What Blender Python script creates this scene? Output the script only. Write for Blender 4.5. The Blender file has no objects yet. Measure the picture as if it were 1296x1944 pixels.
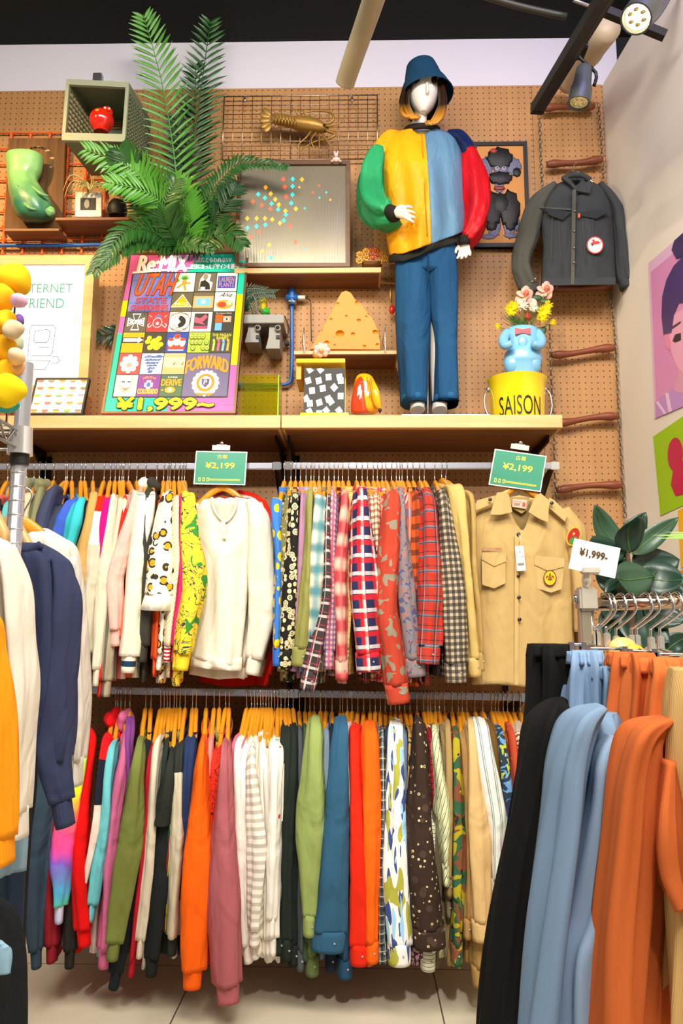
import bpy, bmesh, math, random
from mathutils import Vector, Matrix
R = random.Random(7)
C = bpy.context.scene.collection
PI = math.pi
V = Vector
# ---------------------------------------------------------------- camera
DIST, EYE = 3.372, 1.27
F = 1481.5
pit, yaw, rol = 0.15363, 0.02305, 0.00494
_f = V((-math.sin(yaw)*math.cos(pit), math.cos(yaw)*math.cos(pit), math.sin(pit)))
_r = V((math.cos(yaw), math.sin(yaw), 0)); _u = _r.cross(_f)
CR = math.cos(rol)*_r + math.sin(rol)*_u; CU = -math.sin(rol)*_r + math.cos(rol)*_u
CAM = V((0, -DIST, EYE))
cd = bpy.data.cameras.new('camera'); cam = bpy.data.objects.new('camera', cd); C.objects.link(cam)
cd.sensor_fit = 'VERTICAL'; cd.sensor_height = 36; cd.lens = F/1944*36; cd.clip_start = .05
cam.matrix_world = Matrix(((CR.x, CU.x, -_f.x, CAM.x), (CR.y, CU.y, -_f.y, CAM.y), (CR.z, CU.z, -_f.z, CAM.z), (0, 0, 0, 1)))
bpy.context.scene.camera = cam
vs = bpy.context.scene.view_settings
vs.view_transform = 'Standard'; vs.look = 'None'; vs.gamma = 1; vs.exposure = 0.10
# ---------------------------------------------------------------- world and lights
w = bpy.data.worlds.new('world'); bpy.context.scene.world = w; w.use_nodes = True
nt = w.node_tree; bg = nt.nodes['Background']
tc = nt.nodes.new('ShaderNodeTexCoord'); vo = nt.nodes.new('ShaderNodeTexBrick'); mp = nt.nodes.new('ShaderNodeMapping')
mp.inputs['Scale'].default_value = (3, 3, 3); nt.links.new(tc.outputs['Generated'], mp.inputs[0]); nt.links.new(mp.outputs[0], vo.inputs[0])
vo.inputs['Color1'].default_value = (1, .93, .85, 1); vo.inputs['Color2'].default_value = (.45, .42, .42, 1); vo.inputs['Mortar'].default_value = (.1, .09, .09, 1)
nt.links.new(vo.outputs['Color'], bg.inputs['Color']); bg.inputs['Strength'].default_value = 0.33
def spot(n, loc, to, e, col, ang=60, size=.06, blend=.6):
    l = bpy.data.lights.new(n, 'SPOT'); l.energy = e; l.color = col; l.spot_size = math.radians(ang); l.spot_blend = blend; l.shadow_soft_size = size
    o = bpy.data.objects.new(n, l); C.objects.link(o); o.location = loc
    o.rotation_euler = (V(to)-V(loc)).to_track_quat('-Z', 'Y').to_euler(); return o
def area(n, loc, to, e, col, sx, sy):
    l = bpy.data.lights.new(n, 'AREA'); l.shape = 'RECTANGLE'; l.size = sx; l.size_y = sy; l.energy = e; l.color = col
    o = bpy.data.objects.new(n, l); C.objects.link(o); o.location = loc
    o.rotation_euler = (V(to)-V(loc)).to_track_quat('-Z', 'Y').to_euler(); return o
area('ceiling_lamp_panel', (-.5, -2.9, 3.95), (-.1, -.8, .3), 98, (1, .93, .82), 2.2, .8)
area('ceiling_lamp_panel', (1.0, -3.8, 3.95), (.2, -1.0, .2), 100, (1, .93, .82), 1.6, .8)
spot('unseen_spot_light', (-2.2, -1.7, 3.8), (-1.4, 0, 2.8), 185, (1, .62, .22), 50)
spot('unseen_spot_light', (-1.0, -2.3, 3.7), (-.62, 0, 2.45), 48, (1, .84, .6), 40, .03, .35)
spot('unseen_spot_light', (-1.3, -1.9, 2.95), (.28, -.2, 3.0), 52, (1, .80, .5), 34, .02, .4)
spot('unseen_spot_light', (-.2, -2.3, 3.8), (.62, 0, 2.3), 48, (1, .82, .54), 46, .02, .4)
spot('unseen_spot_light', (-.1, -2.2, 3.3), (1.25, -.1, 2.25), 50, (1, .86, .66), 38, .02, .3)
spot('unseen_spot_light', (-1.4, -4.5, 3.7), (-.75, -.4, 1.2), 300, (1, .95, .87), 29, .04, .55)
spot('unseen_spot_light', (.2, -4.7, 3.7), (.28, -.4, 1.2), 310, (1, .95, .87), 29, .04, .55)
spot('unseen_spot_light', (.3, -4.4, 3.6), (1.0, -1.9, .7), 150, (1, .93, .85), 46)  # added lamp out of view, brightens the right front rack
area('ceiling_violet_strip', (.9, -1.6, 3.95), (.5, 0, 3.6), 7, (.5, .4, 1), 1.2, .1)
def P(px, py, Y):
    d = (px-648)/F*CR - (py-972)/F*CU + _f
    return CAM + d*((Y+DIST)/d.y)
def MP(Y): return (Y+DIST)/F*1.0        # metres per pixel at a depth
# ---------------------------------------------------------------- materials
def lin(h):
    h = h.lstrip('#'); c = [int(h[i:i+2], 16)/255 for i in (0, 2, 4)]
    return tuple(((x/12.92) if x <= .04045 else ((x+.055)/1.055)**2.4) for x in c)+(1,)
class NB:
    def __init__(s, m): s.t = m.node_tree; s.n = s.t.nodes; s.l = s.t.links
    def put(s, sock, v):
        if isinstance(v, bpy.types.NodeSocket): s.l.new(v, sock)
        elif isinstance(v, str): sock.default_value = lin(v)
        else: sock.default_value = v
    def m(s, op, a, b=0.0, c=None):
        n = s.n.new('ShaderNodeMath'); n.operation = op; s.put(n.inputs[0], a); s.put(n.inputs[1], b)
        if c is not None: s.put(n.inputs[2], c)
        return n.outputs[0]
    def mix(s, f, a, b):
        n = s.n.new('ShaderNodeMix'); n.data_type = 'RGBA'; s.put(n.inputs[0], f); s.put(n.inputs[6], a); s.put(n.inputs[7], b); return n.outputs[2]
    def uv(s):
        t = s.n.new('ShaderNodeTexCoord'); x = s.n.new('ShaderNodeSeparateXYZ'); s.l.new(t.outputs['UV'], x.inputs[0]); return t.outputs['UV'], x.outputs[0], x.outputs[1]
    def obj(s):
        t = s.n.new('ShaderNodeTexCoord'); x = s.n.new('ShaderNodeSeparateXYZ'); s.l.new(t.outputs['Object'], x.inputs[0]); return t.outputs['Object'], x.outputs[0], x.outputs[1], x.outputs[2]
    def noise(s, vec, sc, det=2, out=0, dist=0):
        n = s.n.new('ShaderNodeTexNoise'); s.l.new(vec, n.inputs['Vector']); n.inputs['Scale'].default_value = sc; n.inputs['Detail'].default_value = det; n.inputs['Distortion'].default_value = dist; return n.outputs[out]
    def vor(s, vec, sc, rnd=1, feat='F1', out='Distance'):
        n = s.n.new('ShaderNodeTexVoronoi'); n.feature = feat; s.l.new(vec, n.inputs['Vector']); n.inputs['Scale'].default_value = sc; n.inputs['Randomness'].default_value = rnd; return n.outputs[out]
    def map(s, vec, sc=(1, 1, 1), loc=(0, 0, 0), rot=(0, 0, 0)):
        n = s.n.new('ShaderNodeMapping'); s.l.new(vec, n.inputs[0]); n.inputs['Scale'].default_value = sc; n.inputs['Location'].default_value = loc; n.inputs['Rotation'].default_value = rot; return n.outputs[0]
    def bump(s, h, st, d=.01):
        n = s.n.new('ShaderNodeBump'); s.l.new(h, n.inputs['Height']); n.inputs['Strength'].default_value = st; n.inputs['Distance'].default_value = d; s.l.new(n.outputs[0], s.n['Principled BSDF'].inputs['Normal'])
    def col(s, c): s.put(s.n['Principled BSDF'].inputs['Base Color'], c)
_mc = {}
def mat(name, col='#888888', rough=.6, metal=0, **k):
    key = (name, col, rough, metal, tuple(sorted(k.items())))
    if key in _mc: return _mc[key]
    m = bpy.data.materials.new(name); m.use_nodes = True; b = m.node_tree.nodes['Principled BSDF']
    b.inputs['Base Color'].default_value = lin(col); b.inputs['Roughness'].default_value = rough; b.inputs['Metallic'].default_value = metal
    for kk, vv in k.items():
        if kk == 'em': b.inputs['Emission Color'].default_value = lin(vv[0]); b.inputs['Emission Strength'].default_value = vv[1]
        elif kk == 'tr': b.inputs['Transmission Weight'].default_value = vv
        elif kk == 'ior': b.inputs['IOR'].default_value = vv
        elif kk == 'alpha': b.inputs['Alpha'].default_value = vv
        elif kk == 'coat': b.inputs['Coat Weight'].default_value = vv
        elif kk == 'bump':
            n = NB(m); n.bump(n.noise(n.obj()[0], vv[0], 3), vv[1], vv[2])
        elif kk == 'wood':
            n = NB(m); o = n.obj()[0]; g = n.noise(n.map(o, vv[1]), 1, 4, dist=.6)
            n.col(n.mix(n.m('MULTIPLY', n.m('SUBTRACT', g, .35), 2.2), col, vv[0])); n.bump(g, .15, .003)
    _mc[key] = m; return m
_fc = {}
def fab(spec, cord=0, rough=.9):
    """cloth; patterns use UVs laid out in metres on the cloth"""
    key = (repr(spec), cord, rough)
    if key in _fc: return _fc[key]
    if isinstance(spec, str): spec = ('solid', spec)
    m = bpy.data.materials.new('cloth_'+spec[0]); m.use_nodes = True; n = NB(m); b = n.n['Principled BSDF']; b.inputs['Roughness'].default_value = rough
    b.inputs['Specular IOR Level'].default_value = .25
    uv, u, v = n.uv(); k = spec[0]; c = spec[1]
    if k == 'plaid':
        for ax, per, off, wd, cc, al in spec[2]:
            q = {'u': u, 'v': v, 'd': n.m('ADD', u, v), 'e': n.m('ADD', u, n.m('MULTIPLY', v, .5))}[ax]
            f = n.m('LESS_THAN', n.m('MODULO', n.m('ADD', q, off+10*per), per), wd)
            if len(spec) > 3:   # soft brushed check
                f = n.m('MULTIPLY_ADD', n.m('SINE', n.m('MULTIPLY', n.m('ADD', q, off), 2*PI/per)), .75, .35)
                nn = n.n.new('ShaderNodeClamp'); n.l.new(f, nn.inputs[0]); f = nn.outputs[0]
            c = n.mix(n.m('MULTIPLY', f, al), c, cc)
    elif k == 'dots':
        for cc, sc, r, rnd, loc in spec[2]:
            c = n.mix(n.m('LESS_THAN', n.vor(n.map(uv, loc=(loc, loc*.7, 0)), sc, rnd), r), c, cc)
    elif k == 'blotch':
        for i, (cc, sc, th, dist) in enumerate(spec[2]):
            c = n.mix(n.m('GREATER_THAN', n.noise(n.map(uv, loc=(i*3.7+1, i*5.1, 0)), sc, 1, dist=dist), th), c, cc)
    elif k == 'paisley':
        d = n.vor(uv, spec[3], .75); e = n.m('LESS_THAN', d, .50); f = n.m('LESS_THAN', n.m('ABSOLUTE', n.m('SUBTRACT', d, .26)), .035)
        c = n.mix(f, n.mix(e, c, spec[2]), c)
    elif k == 'leopard':
        d = n.vor(n.map(uv, loc=(3, 1, 0)), 27, .8); r = n.m('MULTIPLY', n.m('LESS_THAN', d, .46), n.m('GREATER_THAN', d, .30)); g = n.m('GREATER_THAN', n.noise(uv, 38, 1), .42)
        c = n.mix(n.m('LESS_THAN', d, .32), c, '#e8a51c'); c = n.mix(n.m('MULTIPLY', r, g), c, '#3a332a')
    elif k == 'tiedye':
        ramp = n.n.new('ShaderNodeValToRGB'); q = n.m('MULTIPLY', n.m('ADD', v, n.m('MULTIPLY', n.noise(uv, 9, 3), .16)), 1.35)
        n.l.new(n.m('FRACT', q), ramp.inputs[0]); e = ramp.color_ramp.elements; e[0].color = lin('#e9e4f0'); e[1].color = lin('#57d6a0')
        for p, cc in ((.25, '#a9b8e6'), (.38, '#b8f06a'), (.5, '#fff01e'), (.6, '#ff6e5a'), (.72, '#f04a9a'), (.82, '#8a5ad0'), (.9, '#5ab8f0')):
            x = e.new(p); x.color = lin(cc)
        c = ramp.outputs[0]
    elif k == 'block':
        for t, cc in spec[2]: c = n.mix(n.m('GREATER_THAN', v, t), c, cc)
    elif k == 'print':
        a = n.noise(n.map(uv, loc=(2, 7, 0)), spec[3], 2, dist=2.5)
        c = n.mix(n.m('LESS_THAN', n.m('ABSOLUTE', n.m('SUBTRACT', a, .5)), .018), c, spec[2])
        if len(spec) > 4: c = n.mix(n.m('GREATER_THAN', n.noise(n.map(uv, loc=(9, 1, 0)), spec[3]*1.3, 1, dist=1), .66), c, spec[4])
    elif k == 'splash':
        q = n.map(uv, (1, .22, 1)); a = n.noise(q, 40, 1, dist=.6)
        c = n.mix(n.m('GREATER_THAN', a, .56), c, '#3c4d8c'); a = n.noise(n.map(uv, (1, .25, 1), (5, 3, 0)), 34, 1, dist=.4)
        c = n.mix(n.m('GREATER_THAN', a, .58), c, '#a8a842'); a = n.noise(n.map(uv, (1, .2, 1), (8, 8, 0)), 30, 1); c = n.mix(n.m('GREATER_THAN', a, .6), c, '#9accec')
    if isinstance(c, str): c = lin(c)
    # slight woven tone variation of the cloth itself
    g = n.noise(n.map(uv, (1, .25, 1)), 14, 3)
    hs = n.n.new('ShaderNodeHueSaturation'); n.put(hs.inputs['Color'], c); n.l.new(n.m('MULTIPLY_ADD', g, .22, .9), hs.inputs['Value']); n.col(hs.outputs[0])
    if cord: h = n.m('SINE', n.m('MULTIPLY', u, cord)); n.bump(h, .25, .0012)
    else: n.bump(n.m('ADD', n.m('MULTIPLY', n.noise(n.map(uv, (1, .35, 1)), 26, 3), .4), n.noise(n.map(uv, (1, .55, 1), (3, 1, 0), (0, 0, .5)), 9, 2, dist=1.2)), .55, .03)
    _fc[key] = m; return m
# ---------------------------------------------------------------- objects
def chk(l):
    if len(l.split()) > 16: print('LONG', len(l.split()), l)
    return l
def thing(name, label, cat, loc=(0, 0, 0), group=None):
    o = bpy.data.objects.new(name, None); C.objects.link(o); o.location = loc; o.empty_display_size = .05
    o['label'] = chk(label); o['category'] = cat
    if group: o['group'] = group
    return o
def tag(o, label, cat, group=None):
    o['label'] = chk(label); o['category'] = cat
    if group: o['group'] = group
    return o
def base_of(p):
    b = V((0, 0, 0))
    while p is not None: b += p.location; p = p.parent
    return b
def link(name, me, m=None, parent=None, smooth=True, label=None):
    if m is not None and len(me.materials) == 0: me.materials.append(m)
    if smooth and len(me.polygons): me.polygons.foreach_set('use_smooth', [True]*len(me.polygons))
    o = bpy.data.objects.new(name, me); C.objects.link(o)
    # origin at the centre of the shape
    if len(me.vertices):
        c = sum((v.co for v in me.vertices), V())/len(me.vertices); me.transform(Matrix.Translation(-c)); o.location = c-(base_of(parent) if parent else V())
    if parent: o.parent = parent
    if label: o['label'] = label
    return o
def mesh(name, vs_, fs, m=None, parent=None, smooth=True, uvs=None, label=None):
    me = bpy.data.meshes.new(name); me.from_pydata([tuple(v) for v in vs_], [], fs)
    if uvs:
        l = me.uv_layers.new(name='UVMap'); d = []
        for p in me.polygons:
            for vi in p.vertices: d += list(uvs[vi])
        l.data.foreach_set('uv', d)
    me.update(); return link(name, me, m, parent, smooth, label)
class Acc:
    """collects geometry of ONE object"""
    def __init__(s): s.v = []; s.f = []; s.mi = []; s.ms = []
    def add(s, vs_, fs, m=0):
        if not isinstance(m, int):
            if m not in s.ms: s.ms.append(m)
            m = s.ms.index(m)
        b = len(s.v); s.v += [V(x) for x in vs_]; s.f += [tuple(i+b for i in f) for f in fs]; s.mi += [m]*len(fs)
    def build(s, name, m=None, parent=None, smooth=False, label=None):
        me = bpy.data.meshes.new(name); me.from_pydata([tuple(v) for v in s.v], [], s.f)
        for x in (s.ms if s.ms else [m]): me.materials.append(x)
        if s.ms: me.polygons.foreach_set('material_index', s.mi)
        me.update(); return link(name, me, None, parent, smooth, label)
BF = [(0, 3, 2, 1), (4, 5, 6, 7), (0, 1, 5, 4), (1, 2, 6, 5), (2, 3, 7, 6), (3, 0, 4, 7)]
def box8(a, b): return [V((x, y, z)) for z in (a[2], b[2]) for x, y in ((a[0], a[1]), (b[0], a[1]), (b[0], b[1]), (a[0], b[1]))]
def obox(o, ax, ay, az): return [o, o+ax, o+ax+ay, o+ay, o+az, o+ax+az, o+ax+ay+az, o+ay+az]
def box(name, a, b, m, parent=None, bev=0, label=None):
    lo = [min(x, y) for x, y in zip(a, b)]; hi = [max(x, y) for x, y in zip(a, b)]
    o = mesh(name, box8(lo, hi), BF, m, parent, False, label=label)
    if bev: bevel(o, bev)
    return o
def bevel(o, w_, seg=2):
    bm = bmesh.new(); bm.from_mesh(o.data); bmesh.ops.bevel(bm, geom=bm.edges[:], offset=w_, segments=seg, affect='EDGES', clamp_overlap=True); bm.to_mesh(o.data); bm.free()
    o.data.polygons.foreach_set('use_smooth', [True]*len(o.data.polygons))
    o.data.set_sharp_from_angle(angle=math.radians(40))
    return o
def cat(ps, k):
    """Catmull-Rom through points (each a tuple of floats), k steps per span"""
    out = []; n = len(ps)
    for i in range(n-1):
        a, b, c, d = ps[max(0, i-1)], ps[i], ps[i+1], ps[min(n-1, i+2)]
        for j in range(k):
            t = j/k; out.append(tuple(.5*(2*b[q]+(c[q]-a[q])*t+(2*a[q]-5*b[q]+4*c[q]-d[q])*t*t+(3*b[q]-a[q]-3*c[q]+d[q])*t**3) for q in range(len(b))))
    out.append(tuple(ps[-1])); return out
def tube_geo(pts, r, n=8, k=4, closed=False, caps=True):
    P_ = [tuple(p)+((r[i] if isinstance(r, (list, tuple)) else r),) for i, p in enumerate(pts)]
    if k > 1: P_ = cat(P_, k)
    vs_, fs = [], []; m = len(P_); up = None
    for i, p in enumerate(P_):
        a = V(P_[max(0, i-1)][:3]); b = V(P_[min(m-1, i+1)][:3]); t = (b-a)
        if closed and i in (0, m-1): t = V(P_[1][:3])-V(P_[-2][:3])
        t = t.normalized() if t.length > 1e-9 else V((0, 0, 1))
        if up is None: up = V((0, 0, 1)) if abs(t.z) < .9 else V((1, 0, 0))
        x = t.cross(up).normalized(); up = x.cross(t).normalized()
        for j in range(n):
            q = 2*PI*j/n; vs_.append(V(p[:3])+(x*math.cos(q)+up*math.sin(q))*p[3])
    for i in range(m-1):
        for j in range(n): fs.append((i*n+j, i*n+(j+1) % n, (i+1)*n+(j+1) % n, (i+1)*n+j))
    if caps and not closed: fs.append(tuple(range(n-1, -1, -1))); fs.append(tuple((m-1)*n+j for j in range(n)))
    return vs_, fs
def tube(name, pts, r, m, parent=None, n=8, k=4, label=None, closed=False):
    v, f = tube_geo(pts, r, n, k, closed); return mesh(name, v, f, m, parent, label=label)
def lathe_geo(prof, c, n=28, sx=1, sy=1):
    vs_, fs = [], []; m = len(prof)
    for r, z in prof:
        for j in range(n): q = 2*PI*j/n; vs_.append(V((c[0]+r*math.cos(q)*sx, c[1]+r*math.sin(q)*sy, c[2]+z)))
    for i in range(m-1):
        for j in range(n): fs.append((i*n+j, i*n+(j+1) % n, (i+1)*n+(j+1) % n, (i+1)*n+j))
    fs.append(tuple(range(n-1, -1, -1))); fs.append(tuple((m-1)*n+j for j in range(n)))
    return vs_, fs
def pbox(name, x0, y0, x1, y1, Yf, Yb, m, parent=None, bev=0):
    a_, b_ = P(x0, y0, Yf), P(x1, y1, Yf); return box(name, (a_.x, Yf, a_.z), (b_.x, Yb, b_.z), m, parent, bev)
def lathe(name, prof, c, m, parent=None, n=28, sx=1, sy=1, label=None):
    v, f = lathe_geo(prof, c, n, sx, sy); o = mesh(name, v, f, m, parent, label=label); o.data.set_sharp_from_angle(angle=math.radians(45)); return o
def ell_geo(c, r, seed=0, amp=0, n=20, m=14, rot=None, freq=2.5):
    vs_, fs = [], []; rr = random.Random(seed); ph = [rr.uniform(0, 6) for _ in range(6)]
    for i in range(m+1):
        th = PI*i/m
        for j in range(n):
            q = 2*PI*j/n; d = V((math.sin(th)*math.cos(q), math.sin(th)*math.sin(q), math.cos(th)))
            k = 1+amp*(math.sin(freq*d.x*2+ph[0])+math.sin(freq*d.y*2+ph[1])+math.sin(freq*d.z*2+ph[2]+d.x*2))
            p = V((d.x*r[0]*k, d.y*r[1]*k, d.z*r[2]*k))
            if rot: p = rot @ p
            vs_.append(V(c)+p)
    for i in range(m):
        for j in range(n): fs.append((i*n+j, (i+1)*n+j, (i+1)*n+(j+1) % n, i*n+(j+1) % n))
    return vs_, fs
def ell(name, c, r, m, parent=None, seed=0, amp=0, label=None, rot=None, freq=2.5):
    v, f = ell_geo(c, r, seed, amp, rot=rot, freq=freq); return mesh(name, v, f, m, parent, label=label)
def loft(name, secs, m, parent=None, n=20, k=3, fold=(0, 4), seed=0, ex=2.2, label=None, v0=0.0, warp=0, geo=False, r0=0.0):
    """secs: (centre, A half-axis, B half-axis). folds run along the length."""
    S = cat([tuple(c)+tuple(a)+tuple(b) for c, a, b in secs], k)
    rr = random.Random(seed); ph = [rr.uniform(0, 6) for _ in range(5)]
    vs_, fs, uvs = [], [], []; t = v0; pc = None
    L = len(S)
    for i, s in enumerate(S):
        c, A, B = V(s[:3]), V(s[3:6]), V(s[6:9])
        if pc is not None: t += (c-pc).length
        pc = c; ring = []
        an = A.normalized() if A.length else V((1, 0, 0)); bn = B.normalized() if B.length else V((0, 1, 0))
        ramp = max(r0, min(1, i/max(1, L*.25)))
        for j in range(n):
            q = 2*PI*j/n
            cs, sn = math.cos(q), math.sin(q)
            x = math.copysign(abs(cs)**(2/ex), cs); y = math.copysign(abs(sn)**(2/ex), sn)
            d = fold[0]*ramp*(math.sin(fold[1]*q+ph[0]+1.3*math.sin(t*6+ph[1]))+.5*math.sin((fold[1]*2+1)*q+ph[2]+t*5))
            if warp: d += warp*math.sin(t*14+q*1.0+ph[3])*math.sin(t*31+ph[4])
            ring.append(c+A*x+B*y+(an*cs+bn*sn)*d)
        # signed arc length from the -B side (the side facing the camera)
        if i == 0: st = 3*n//4
        us = [0]*n; acc = 0
        for q in range(1, n//2+1): acc += (ring[(st+q) % n]-ring[(st+q-1) % n]).length; us[(st+q) % n] = acc
        acc = 0
        for q in range(1, (n+1)//2): acc -= (ring[(st-q) % n]-ring[(st-q+1) % n]).length; us[(st-q) % n] = acc
        for j in range(n): vs_.append(ring[j]); uvs.append((us[j], t))
    for i in range(L-1):
        for j in range(n): fs.append((i*n+j, i*n+(j+1) % n, (i+1)*n+(j+1) % n, (i+1)*n+j))
    fs.append(tuple(range(n-1, -1, -1))); fs.append(tuple((L-1)*n+j for j in range(n)))
    if geo: return vs_, fs, uvs, t
    o = mesh(name, vs_, fs, m, parent, True, uvs, label); o['len'] = t; del o['len']; return o
# text and flat artwork --------------------------------------------------
_tx = {}
def text_geo(s):
    if s in _tx: return _tx[s]
    cu = bpy.data.curves.new('lettering', 'FONT'); cu.body = s; cu.resolution_u = 3; o = bpy.data.objects.new('lettering', cu); C.objects.link(o)
    bpy.context.view_layer.update(); dg = bpy.context.evaluated_depsgraph_get(); me = bpy.data.meshes.new_from_object(o.evaluated_get(dg))
    v = [x.co.copy() for x in me.vertices]; f = [tuple(p.vertices) for p in me.polygons]
    bpy.data.objects.remove(o); bpy.data.curves.remove(cu); bpy.data.meshes.remove(me)
    if not v: v = [V((0, 0, 0)), V((1, 0, 0)), V((1, 1, 0))]; f = [(0, 1, 2)]
    x0 = min(a.x for a in v); x1 = max(a.x for a in v); y0 = min(a.y for a in v); y1 = max(a.y for a in v)
    v = [((a.x-x0)/(x1-x0+1e-9), (a.y-y0)/(y1-y0+1e-9)) for a in v]; _tx[s] = (v, f); return _tx[s]
class Art:
    """flat printed artwork in one mesh; u,v in 0..1 over the frame O,X,Y"""
    def __init__(s, O, X, Y): s.O, s.X, s.Y = V(O), V(X), V(Y); s.N = s.X.cross(s.Y).normalized(); s.a = Acc(); s.h = .0008
    def w(s, u, v, h): return s.O+s.X*u+s.Y*v+s.N*h
    def poly(s, pts, m, lift=1): s.a.add([s.w(u, v, s.h*lift) for u, v in pts], [tuple(range(len(pts)))], m)
    def rect(s, u0, v0, u1, v1, m, lift=1): s.poly([(u0, v0), (u1, v0), (u1, v1), (u0, v1)], m, lift)
    def disc(s, u, v, ru, rv, m, lift=1, n=20, k=0): s.poly([(u+ru*math.cos(2*PI*i/n+k), v+rv*math.sin(2*PI*i/n+k)) for i in range(n)], m, lift)
    def line(s, pts, wd, m, lift=1):
        ax = s.X.length; ay = s.Y.length
        for (a, b), (c, d) in zip(pts, pts[1:]):
            dx, dy = (c-a)*ax, (d-b)*ay; l = math.hypot(dx, dy)+1e-9; nx, ny = -dy/l*wd/2, dx/l*wd/2; ex_, ey = dx/l*wd/3, dy/l*wd/3
            s.poly([((a*ax+nx-ex_)/ax, (b*ay+ny-ey)/ay), ((a*ax-nx-ex_)/ax, (b*ay-ny-ey)/ay), ((c*ax-nx+ex_)/ax, (d*ay-ny+ey)/ay), ((c*ax+nx+ex_)/ax, (d*ay+ny+ey)/ay)], m, lift)
    def text(s, t, u0, v0, u1, v1, m, lift=2, sh=0, arc=0, bold=0, outline=None):
        v, f = text_geo(t)
        def put(du, dv, mm, lf): s.a.add([s.w(u0+du+(u1-u0)*(x+sh*y), v0+dv+(v1-v0)*y+arc*(1-(2*x-1)**2), s.h*lf) for x, y in v], f, mm)
        if outline:
            o_, e = outline
            for q in range(8): put(e*math.cos(q*PI/4)/s.X.length, e*math.sin(q*PI/4)/s.Y.length, o_, lift-.5)
        put(0, 0, m, lift)
        if bold:
            for q in range(4): put(bold*math.cos(q*PI/2)/s.X.length, bold*math.sin(q*PI/2)/s.Y.length, m, lift+.02*q+.05)
    def build(s, name, parent, label=None): return s.a.build(name, None, parent, False, label)
def frame_px(BL, BR, TL): return BL, BR-BL, TL-BL
def slab(name, O, X, Y, t, m, parent=None, label=None, bev=0):
    """board of thickness t behind the plane O,X,Y"""
    N = V(X).cross(V(Y)).normalized(); o = mesh(name, obox(V(O)-N*t, V(X), V(Y), N*t), BF, m, parent, False, label=label)
    if bev: bevel(o, bev)
    return o
def rim(name, O, X, Y, wd, t, m, parent, front=.004, label=None):
    N = V(X).cross(V(Y)).normalized(); x = V(X).normalized(); y = V(Y).normalized(); O = V(O); a = Acc(); X = V(X); Y = V(Y)
    for o_, ax, ay in ((O, X, y*wd), (O+Y-y*wd, X, y*wd), (O+y*wd, x*wd, Y-2*y*wd), (O+X-x*wd+y*wd, x*wd, Y-2*y*wd)):
        a.add(obox(o_-N*t, ax, ay, N*(t+front)), BF)
    return a.build(name, m, parent, False, label)
# common materials
chrome = mat('chrome', '#d8d8da', .14, 1); steel = mat('brushed_steel', '#b4b4b6', .32, 1); wire = mat('bright_wire', '#d9d6cf', .25, 1)
white = mat('white_paint', '#e9e6e4', .7); black = mat('black_paint', '#15140f', .55); blackm = mat('black_metal', '#1b1b1e', .35, .6)
beech = mat('beech_wood', '#dfb87e', .5, 0, wood=('#c99a5c', (1.5, 20, 20))); hangw = mat('hanger_wood', '#e39a22', .32, 0, coat=.4, wood=('#c9780f', (30, 4, 4)))
dkwood = mat('brown_wood', '#8a5630', .5, 0, wood=('#5f3718', (2, 25, 25))); rungw = mat('rung_wood', '#8d4a2c', .45, 0, wood=('#6a321b', (4, 30, 30)))
# ================================================================ the room
def struct(o, name=None):
    o['kind'] = 'structure'
    if name: o.name = name
    return o
XC = P(1143, 162, 0).x; WT = .098           # corner with the right partition; the partition opens towards the viewer
def PW(px, py, off=0.0):
    d = (px-648)/F*CR - (py-972)/F*CU + _f; n = V((1, WT, 0)).normalized(); o = V((XC, 0, 0))-n*off
    return CAM + d*((o-CAM).dot(n)/d.dot(n))
ZP = P(640, 166, 0).z; ZC = P(640, 74, 0).z; XE = P(1171, 90, 0).x
zpart = PW(1146, 157).z
XL = -3.2
floor_m = mat('floor_tile', '#cfc4ae', .35); n_ = NB(floor_m); o_, x_, y_, z_ = n_.obj()
g_ = n_.noise(o_, 2.2, 4, dist=.8); jt = n_.m('LESS_THAN', n_.m('MODULO', n_.m('ADD', x_, 8.72), .9), .005); j2 = n_.m('LESS_THAN', n_.m('MODULO', n_.m('ADD', y_, 9.3), .9), .005)
n_.col(n_.mix(n_.m('MAXIMUM', jt, j2), n_.mix(g_, '#cdc1a6', '#f0e6d0'), '#5b5348'))
me_floor = mesh('floor', [V((XL, -5.2, 0)), V((3.2, -5.2, 0)), V((3.2, .1, 0)), V((XL, .1, 0)), V((XL, -5.2, -.1)), V((3.2, -5.2, -.1)), V((3.2, .1, -.1)), V((XL, .1, -.1))], [(0, 1, 2, 3), (7, 6, 5, 4), (0, 4, 5, 1), (1, 5, 6, 2), (2, 6, 7, 3), (3, 7, 4, 0)], floor_m, None, False)
struct(me_floor)
struct(box('wall_back', (XL, .012, 0), (XE, .12, ZC+.3), mat('wall_plaster', '#dcd9e2', .8)))
struct(box('wall_back_dark', (XE, .012, zpart-.2), (3.2, .12, ZC+.3), black))
# right partition
n = V((1, WT, 0)).normalized(); t = V((-WT, 1, 0)).normalized()
pa = V((XC, 0, 0))+t*.012; a = Acc(); a.add(obox(pa-t*3.9, n*.1, t*3.9, V((0, 0, zpart))), BF)
struct(a.build('wall_right', mat('wall_cream', '#e4dccf', .8)))
struct(box('ceiling', (XL, -2.6, ZC), (3.2, .012, ZC+.1), mat('ceiling_black', '#0a0a05', .95, bump=(3, .2, .02))))
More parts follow.
